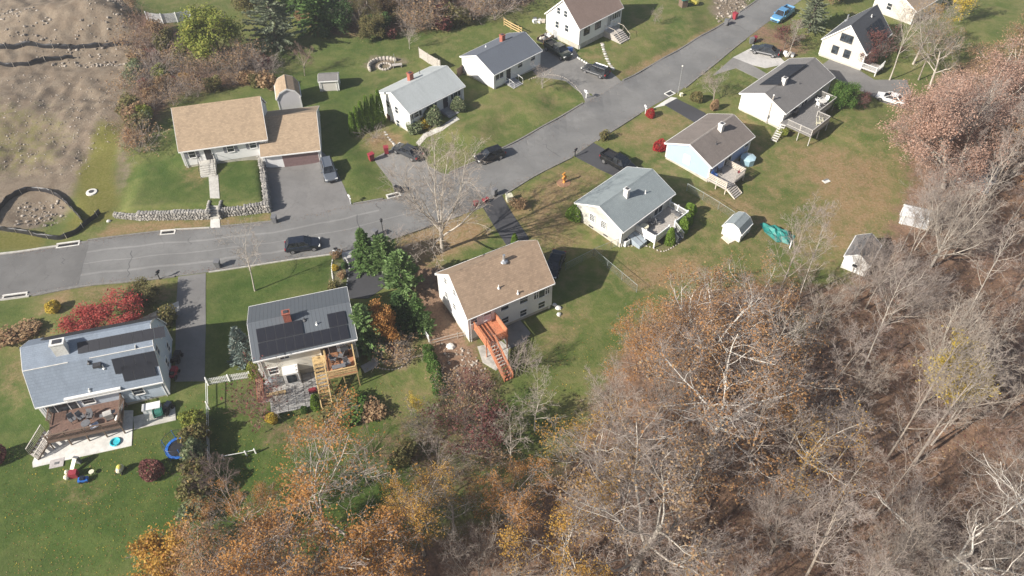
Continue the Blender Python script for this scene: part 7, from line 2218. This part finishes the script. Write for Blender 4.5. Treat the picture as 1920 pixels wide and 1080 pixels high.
for k in range(6):
    a = 6.283 * k / 6; MB().tube([(1.3 * math.cos(a), 1.3 * math.sin(a), 0), (1.3 * math.cos(a), 1.3 * math.sin(a), 2.0)], .035, 6).build('net_pole', BLUEP, t)
for k in range(36):
    a, b = 6.283 * k / 36, 6.283 * (k + 1) / 36
    net.tube([(1.27 * math.cos(a), 1.27 * math.sin(a), .6), (1.27 * math.cos(a), 1.27 * math.sin(a), 1.95)], .008, 3)
    for zz in (.9, 1.2, 1.5, 1.9): net.tube([(1.27 * math.cos(a), 1.27 * math.sin(a), zz), (1.27 * math.cos(b), 1.27 * math.sin(b), zz)], .008 if zz < 1.8 else .03, 3)
tag(net.build('net', CN, t), kind='stuff')
# toys on the lower left lawn
t = gthing('toy_slide', 'small white plastic slide on the lawn', 'slide', 142, 878, 1.4)
MB().prism([(-.9, -.2, .05), (.5, -.2, .9), (.5, .2, .9), (-.9, .2, .05)], (0, 0, .06)).build('chute', CREAMP, t); MB().bx(.5, .8, -.25, .25, 0, .95).build('ladder', GREYP, t)
t = gthing('toy_climber', 'red and cream toy climber beside the white slide', 'toy', 138, 893, .2)
MB().bx(-.2, .5, -.3, .3, 0, .7).build('box', REDP, t); MB().ball((-.5, .3, .35), (.25, .25, .35), 9).build('ear', CREAMP, t); MB().ball((-.5, -.2, .3), (.28, .28, .3), 9).build('ear', CREAMP, t)
t = gthing('toy_car', 'small blue toy car on the lawn', 'toy', 158, 902, .2)
MB().bx(-.45, .45, -.25, .25, .15, .4).build('body', BLUEP, t); MB().bx(-.2, .2, -.2, .2, .4, .65).build('cab', CN, t)
for x in (-.28, .28):
    for s in (-1, 1): MB().tube([(x, s * .22, .14), (x, s * .3, .14)], .14, 8).build('wheel', TYRE, t)
t = gthing('ride_on_toy', 'cream and yellow toy car beside the round red shrub', 'toy', 228, 884, 1.4)
MB().ball((0, 0, .45), (.5, .32, .4), 10).build('shell', CREAMP, t); MB().ball((.05, 0, .72), (.3, .26, .25), 9).build('roof', YELP, t)
for x in (-.3, .3):
    for s in (-1, 1): MB().tube([(x, s * .26, .14), (x, s * .34, .14)], .14, 8).build('wheel', TYRE, t)
t = gthing('toy_stool', 'tiny white stool on the lawn between the toys', 'stool', 174, 888)
MB().lathe((0, 0, .3), [(.26, 0), (.26, .06)], 10).build('seat', CREAMP, t)
for k in range(3): a = 2.1 * k; MB().tube([(.18 * math.cos(a), .18 * math.sin(a), 0), (.12 * math.cos(a), .12 * math.sin(a), .3)], .03, 6).build('leg', CREAMP, t)
t = gthing('board', 'grey square board lying on the lawn below the patio stair', 'board', 107, 869, .25)
MB().bx(-.65, .65, -.5, .5, 0, .06).build('panel', mat('grey_board', (.45, .41, .39), .8, .15, 4), t); MB().bx(-.2, .2, -.15, .1, .061, .1).build('hatch', GREYP, t)
# stone patio furniture of the metal-roof house
t = gthing('picnic_bench', 'pale timber bench on the stone patio', 'bench', 520, 742, H['2'].ang)
MB().bx(-1.0, 1.0, -.2, .2, .42, .48).build('seat', WOODY, t)
for k in (-.8, 0, .8): MB().bx(k - .04, k + .04, -.18, .18, 0, .419).build('leg', WOODY, t)
t = gthing('covered_grill', 'grey tarpaulin-covered furniture against the cream wall', 'cover', 516, 720, H['2'].ang)
MB().ball((0, 0, .45), (1.0, .6, .55), 12, 0, .12).build('tarpaulin', mat('grey_tarp', (.15, .16, .17), .5, .25, 2, bump=.4), t); MB().bx(-.8, .8, -.45, .45, 0, .3).build('frame', GREYP, t)
t = gthing('planter_wall', 'low red brick planter left of the stone patio', 'planter', 489, 735, H['2'].ang)
MB().bx(-.35, .35, -1.4, 1.4, -.1, .55).build('brick_box', BRICK, t); MB().bx(-.25, .25, -1.3, 1.3, .551, .58).build('soil', MATS['bark_mulch'], t)
t = gthing('wheelbarrow', 'small red wagon on the stone patio by the stair', 'wagon', 587, 735, .3)
MB().bx(-.4, .4, -.22, .22, .22, .45).build('tray', REDP, t)
for x in (-.28, .28):
    for s in (-1, 1): MB().tube([(x, s * .2, .13), (x, s * .28, .13)], .13, 8).build('wheel', TYRE, t)
MB().tube([(.4, 0, .35), (.9, 0, .7)], .02, 5).build('handle', BLACKP, t)
h = H['2']; u0, u1, v0, v1, zf = DECK2
grill(h, u1 - .9, v1 - .55, zf, 0, 'tall dark grill on the timber deck')
for i, (u, v) in enumerate(((u0 + .9, v1 - 1.2), (u0 + 1.7, v1 - 1.0), (u1 - .9, v0 + 1.1))):
    chair(h, u, v, zf, (1.2, -2.0, .3)[i], GREYP, ('dark chair at the left of the timber deck', 'dark chair in the middle of the timber deck', 'dark chair at the front corner of the timber deck')[i], 'chairs on the timber deck')
table(h, u0 + 1.3, v0 + .7, zf, GREYP, 'low grey table on the timber deck', rect=(1.4, .5))
# white deck furniture
h = H['4']; u0, u1, v0, v1, zf, um = DECK4
table(h, u0 + .8, v1 - .7, zf, CREAMP, 'round pale table on the white vinyl deck', .55)
for i, (u, v) in enumerate(((u0 + 2.2, v1 - .8), (u0 + 3.0, v1 - 1.2), (u1 - .9, v1 - 1.4), (u1 - 1.0, v0 + .9))):
    chair(h, u, v, zf, i * 1.1, GREYP, ('dark chair beside the round pale table', 'dark chair in the middle of the white vinyl deck', 'dark chair at the back corner of the white vinyl deck', 'dark chair at the front corner of the white vinyl deck')[i], 'chairs on the white vinyl deck')
t = thing('bulkhead_hatch', 'grey sloping cellar hatch left of the white deck', 'hatch', h.o, h.ang)
q = h.at(1193, 448, .2)
MB().prism([(q.x - .75, v1, -.4), (q.x - .75, v1, .75), (q.x - .75, v1 - 1.9, .15), (q.x - .75, v1 - 1.9, -.4)], (1.5, 0, 0)).build('hatch_body', mat('hatch_grey', (.33, .38, .42), .5, .1, 3), t); MB().prism([(q.x - .02, v1 - .02, .77), (q.x + .02, v1 - .02, .77), (q.x + .02, v1 - 1.88, .17), (q.x - .02, v1 - 1.88, .17)], (0, 0, .03)).build('seam', GREYP, t)
t = gthing('air_conditioner', 'white fenced air-conditioning unit at the cream corner', 'air conditioner', 1172, 458, h.ang)
MB().bx(-.45, .45, -.4, .4, 0, .8).build('housing', VINYL, t); MB().lathe((0, 0, .801), [(.3, 0), (.3, .03), (.1, .04)], 14).build('fan_grille', BLACKP, t)
# raised deck furniture
h = H['9']; u0, um, u1, v0, vm, v1, zf = DECK9
table(h, u1 - 1.9, vm + 1.2, zf, CONCW, 'round white table on the raised grey deck', .6)
for i, (du, dv, r_) in enumerate(((-.9, .1, 1.5), (.1, .9, 3.1), (.9, -.1, -1.5))):
    chair(h, u1 - 1.9 + du, vm + 1.2 + dv, zf, r_, VINYL, ('white chair left of the round white table', 'tall white chair behind the round white table', 'white chair right of the round white table')[i], 'white chairs on the raised deck')
for i in range(2): chair(h, um - 1.0 - i * .8, v0 + .8, zf, .6, CREAMP, ('cream chair at the outer corner of the raised deck', 'cream chair next to the outer corner of the raised deck')[i], 'cream chairs on the raised deck')
grill(h, u0 + 3.2, v1 - .5, zf, 0, 'black grill against the wall on the raised deck')
# weathered deck things
h = H['5']; u0, u1, v0, v1, zf = DECK5
for i, (u, v) in enumerate(((u0 + .7, v1 - .7), (u0 + 2.0, v1 - .6))): chair(h, u, v, zf, .4 * i, (BLUEP, BLACKP)[i], ('blue chair on the weathered deck', 'black chair on the weathered deck')[i], 'chairs on the weathered deck')
t = gthing('red_canopy_frame', 'red cloth draped over the stair end of the weathered deck', 'cloth', 1387, 335, h.ang)
MB().prism([(-.5, -.3, .5), (.5, -.3, .5), (.5, .3, 1.3), (-.5, .3, 1.3)], (0, .05, .05)).build('cloth', REDP, t); MB().bx(-.5, .5, .3, .36, 0, 1.25).build('frame', GREYP, t)
# fire pit ring
q = G(722, 126); t = thing('fire_pit', 'round stone fire pit with curved seat wall on the top lawn', 'fire pit', q)
for k in range(14):
    a = 6.283 * k / 14; meshobj('stone', EDG, t, (1.0 * math.cos(a), 1.0 * math.sin(a), .15), a + 1.57, (.5, .35, .4))
for k in range(12):
    a = 1.0 + 2.6 * k / 11; meshobj('seat_stone', EDG, t, (2.6 * math.cos(a), 2.3 * math.sin(a), .25), a + 1.57, (.8, .5, .8))
t = gthing('garden_bench', 'pale bench with an upright pole beside the fire pit', 'bench', 745, 126, .2)
MB().bx(-.8, .8, -.35, .35, .4, .48).build('seat', WOODG, t); MB().tube([(-.3, .3, 0), (-.3, .3, 2.2)], .05, 6).build('pole', ALU, t)
for k in (-.65, .65): MB().bx(k - .05, k + .05, -.3, .3, 0, .399).build('leg', WOODG, t)
# things around the tall cape house
t = gthing('blue_tarpaulin', 'bright blue tarpaulin over a heap beside the dark pickup', 'tarpaulin', 1066, 97, .6)
MB().ball((0, 0, .3), (.9, .6, .5), 10, 0, .15).build('tarpaulin', BLUEP, t); MB().ball((-.9, .3, .3), (.5, .45, .45), 8, 0, .15).build('white_sack', VINYL, t)
t = gthing('utility_trailer', 'dark trailer loaded with junk behind the dark pickup', 'trailer', 1022, 78, .8)
MB().bx(-1.3, 1.3, -.75, .75, .45, .55).build('deck', BLACKP, t)
for s in (-1, 1): MB().bx(-1.3, 1.3, s * .75 - .04, s * .75 + .04, .551, .95).build('side', WOODB, t); MB().tube([(0, s * .78, .3), (0, s * .92, .3)], .3, 12).build('wheel', TYRE, t)
for k in range(6): MB().ball((rnd.uniform(-1, 1), rnd.uniform(-.5, .5), .8), (rnd.uniform(.2, .4), .3, .3), 7, 0, .2).build('bundle', (VINYL, GREYP, WOODP)[k % 3], t)
t = gthing('play_slide', 'yellow tube slide of a playset at the top edge of the lawn', 'playset', 1296, 10, .4)
MB().tube([(-1.2, 0, 1.6), (-.6, .2, 1.5), (0, 0, .9), (.7, -.2, .45), (1.3, 0, .3)], [.38, .4, .4, .4, .38], 12).build('tube', YELP, t); MB().bx(-2.4, -1.25, -.6, .6, 0, 1.5).build('tower', WOODB, t); MB().bx(-2.5, -1.2, -.7, .7, 1.501, 1.56).build('platform', GREENP, t)
for px, py, n_, lb in ((1480, 105, 7, 'pile of pale junk beside the long ranch roof'), (1012, 42, 8, 'heap of firewood and stones at the top lawn')):
    t = gthing('junk_pile', lb, 'pile', px, py)
    for k in range(n_): MB().box((rnd.uniform(-1, 1), rnd.uniform(-.7, .7), rnd.uniform(.15, .4)), (rnd.uniform(.4, .9), rnd.uniform(.3, .6), rnd.uniform(.3, .5)), rnd.uniform(0, 3)).build('piece', (VINYL, WOODP, CONCW, GREYP)[k % 4], t)
# steep cape side porch
h = H['10']; q = h.at(1655, 130, .8)
t = thing('porch', 'white side porch with railing below the black solar roof', 'porch', h.o, h.ang)
boards(t, q.x - 2.0, q.x + 1.0, -h.Dw - 2.6, -h.Dw - .02, .8, WOODG); rails(t, (q.x - 2.0, -h.Dw - 2.55), (q.x + 1.0, -h.Dw - 2.55), .8, .95, VINYL); rails(t, (q.x - 1.95, -h.Dw - .1), (q.x - 1.95, -h.Dw - 2.6), .8, .95, VINYL)
for u in (q.x - 1.9, q.x + .9): post(t, u, -h.Dw - 2.5, -.6, 1.8, VINYL)
# manhole, lawn bits
t = gthing('manhole', 'round concrete manhole collar in the mossy strip', 'manhole', 172, 361)
MB().lathe((0, 0, 0), [(.75, -.1), (.72, .1), (.4, .14)], 14).build('collar', CONCW, t); MB().lathe((0, 0, .135), [(.34, 0), (.33, .05)], 12).build('cover', GRATE, t)
t = gthing('white_board', 'small pale board lying on the brown lawn', 'board', 1549, 340, .5)
MB().bx(-.5, .5, -.35, .35, 0, .05).build('panel', CONCW, t); MB().bx(-.3, .5, .1, .3, .051, .1).build('strip', GREYP, t)
for px, py, s_, lb in ((1047, 578, .6, 'largest pale rock at the corner of the white two-storey house'), (1040, 572, .45, 'smaller pale rock against the white two-storey house'), (1048, 590, .5, 'flat pale slab below the corner rocks'), (204, 415, .45, 'lone pale rock at the end of the rubble wall'), (845, 650, .8, 'pale boulder in the bare soil beside the white house')):
    q = G(px, py); o = meshobj('rock', EDG2, None, (q.x, q.y, q.z + .05), rnd.uniform(0, 3), (s_ * 1.3, s_, s_ * .7)); tag(o, lb, 'rock', 'pale rocks in the yards')
def rubble(nm, poly, n, smax, label, seed, m):
    rs = random.Random(seed); mb = MB(); k = 0
    while k < n:
        px, py = rs.uniform(min(p[0] for p in poly), max(p[0] for p in poly)), rs.uniform(min(p[1] for p in poly), max(p[1] for p in poly))
        if not inside(px, py, poly): continue
        q = P(px, py, 0); z = gz(q.x, q.y); q = P(px, py, z); z = gz(q.x, q.y)
        s = smax * rs.random() ** 2.2 + .05
        mb.ball((q.x, q.y, z + s * .2), (s * rs.uniform(.8, 1.4), s, s * .7), 5, rs.randint(0, 2), .2); k += 1
    tag(mb.build(nm, m), label, 'rubble', kind='stuff')
DSTN = [mat('site_stone_a', (.31, .265, .215), .9, .25, 5), mat('site_stone_b', (.22, .185, .15), .9, .25, 5), mat('site_stone_c', (.42, .37, .31), .9, .2, 5)]
rubble('site_rubble', [(0, 20), (120, 50), (250, 0), (256, 80), (120, 80), (0, 78)], 520, .24, 'stones and clods on the dirt heap', 1, DSTN)
rubble('site_rubble', [(0, 130), (220, 150), (225, 250), (150, 330), (0, 330)], 650, .1, 'small stones strewn over the bare dirt lot', 2, DSTN)
rubble('basin_rubble', [(30, 380), (110, 375), (130, 410), (90, 425), (30, 425)], 130, .22, 'stones in the basin inside the silt fence ring', 3, DSTN)
rubble('bank_rubble', [(1340, 0), (1420, -10), (1395, 20), (1345, 45)], 180, .25, 'rocks on the bank at the top of the street', 4, DSTN)
rubble('soil_rubble', [(820, 640), (885, 655), (930, 720), (860, 720)], 140, .15, 'stones in the bare soil beside the orange stair', 5, DSTN)

# leaves and grit gathered along the road edges
def gutter():
    rs = np.random.RandomState(8); C = []
    for ln, sg in ((_nl, 1), (_sl, 1)):
        other = _sl if ln is _nl else _nl
        for _ in range(2600):
            i = rs.randint(0, len(ln) - 1); p = ln[i].lerp(ln[i + 1], rs.rand())
            o = min(other, key=lambda q: (q - p).length); d = (o - p).normalized()
            q = p + d * abs(rs.normal(0, .45)) * (1 + (rs.rand() < .12) * 4)
            C.append((q.x, q.y, gz(q.x, q.y) + .055))
    V, F = leaf_quads(np.array(C), .085, rs, .2)
    me = arr_mesh('gutter_leaves', V, F, [LM['tan'], LM['maroon'], MATS['site_stone_a']], rs.randint(0, 3, len(F)))
    tag(meshobj('gutter_leaves', me), 'brown leaves and grit gathered along the road edges', 'leaves', kind='stuff')
gutter()
# ================================================================ haze
hz = NB('haze_air')
hz.t.nodes.remove(hz.b)
pv = hz.n('ShaderNodeVolumePrincipled')
pv.inputs['Color'].default_value = (.93, .95, 1.0, 1)
pv.inputs['Density'].default_value = .00042
pv.inputs['Anisotropy'].default_value = .2
hz.link(pv.outputs[0], hz.t.nodes['Material Output'].inputs['Volume'])
haze = MB().bx(-880, 880, -780, 940, float(ZZ.min()) - 1.5, 68.0).build('haze', hz.m)
tag(haze, 'thin pale haze filling the air over the whole neighbourhood', 'haze', kind='stuff')
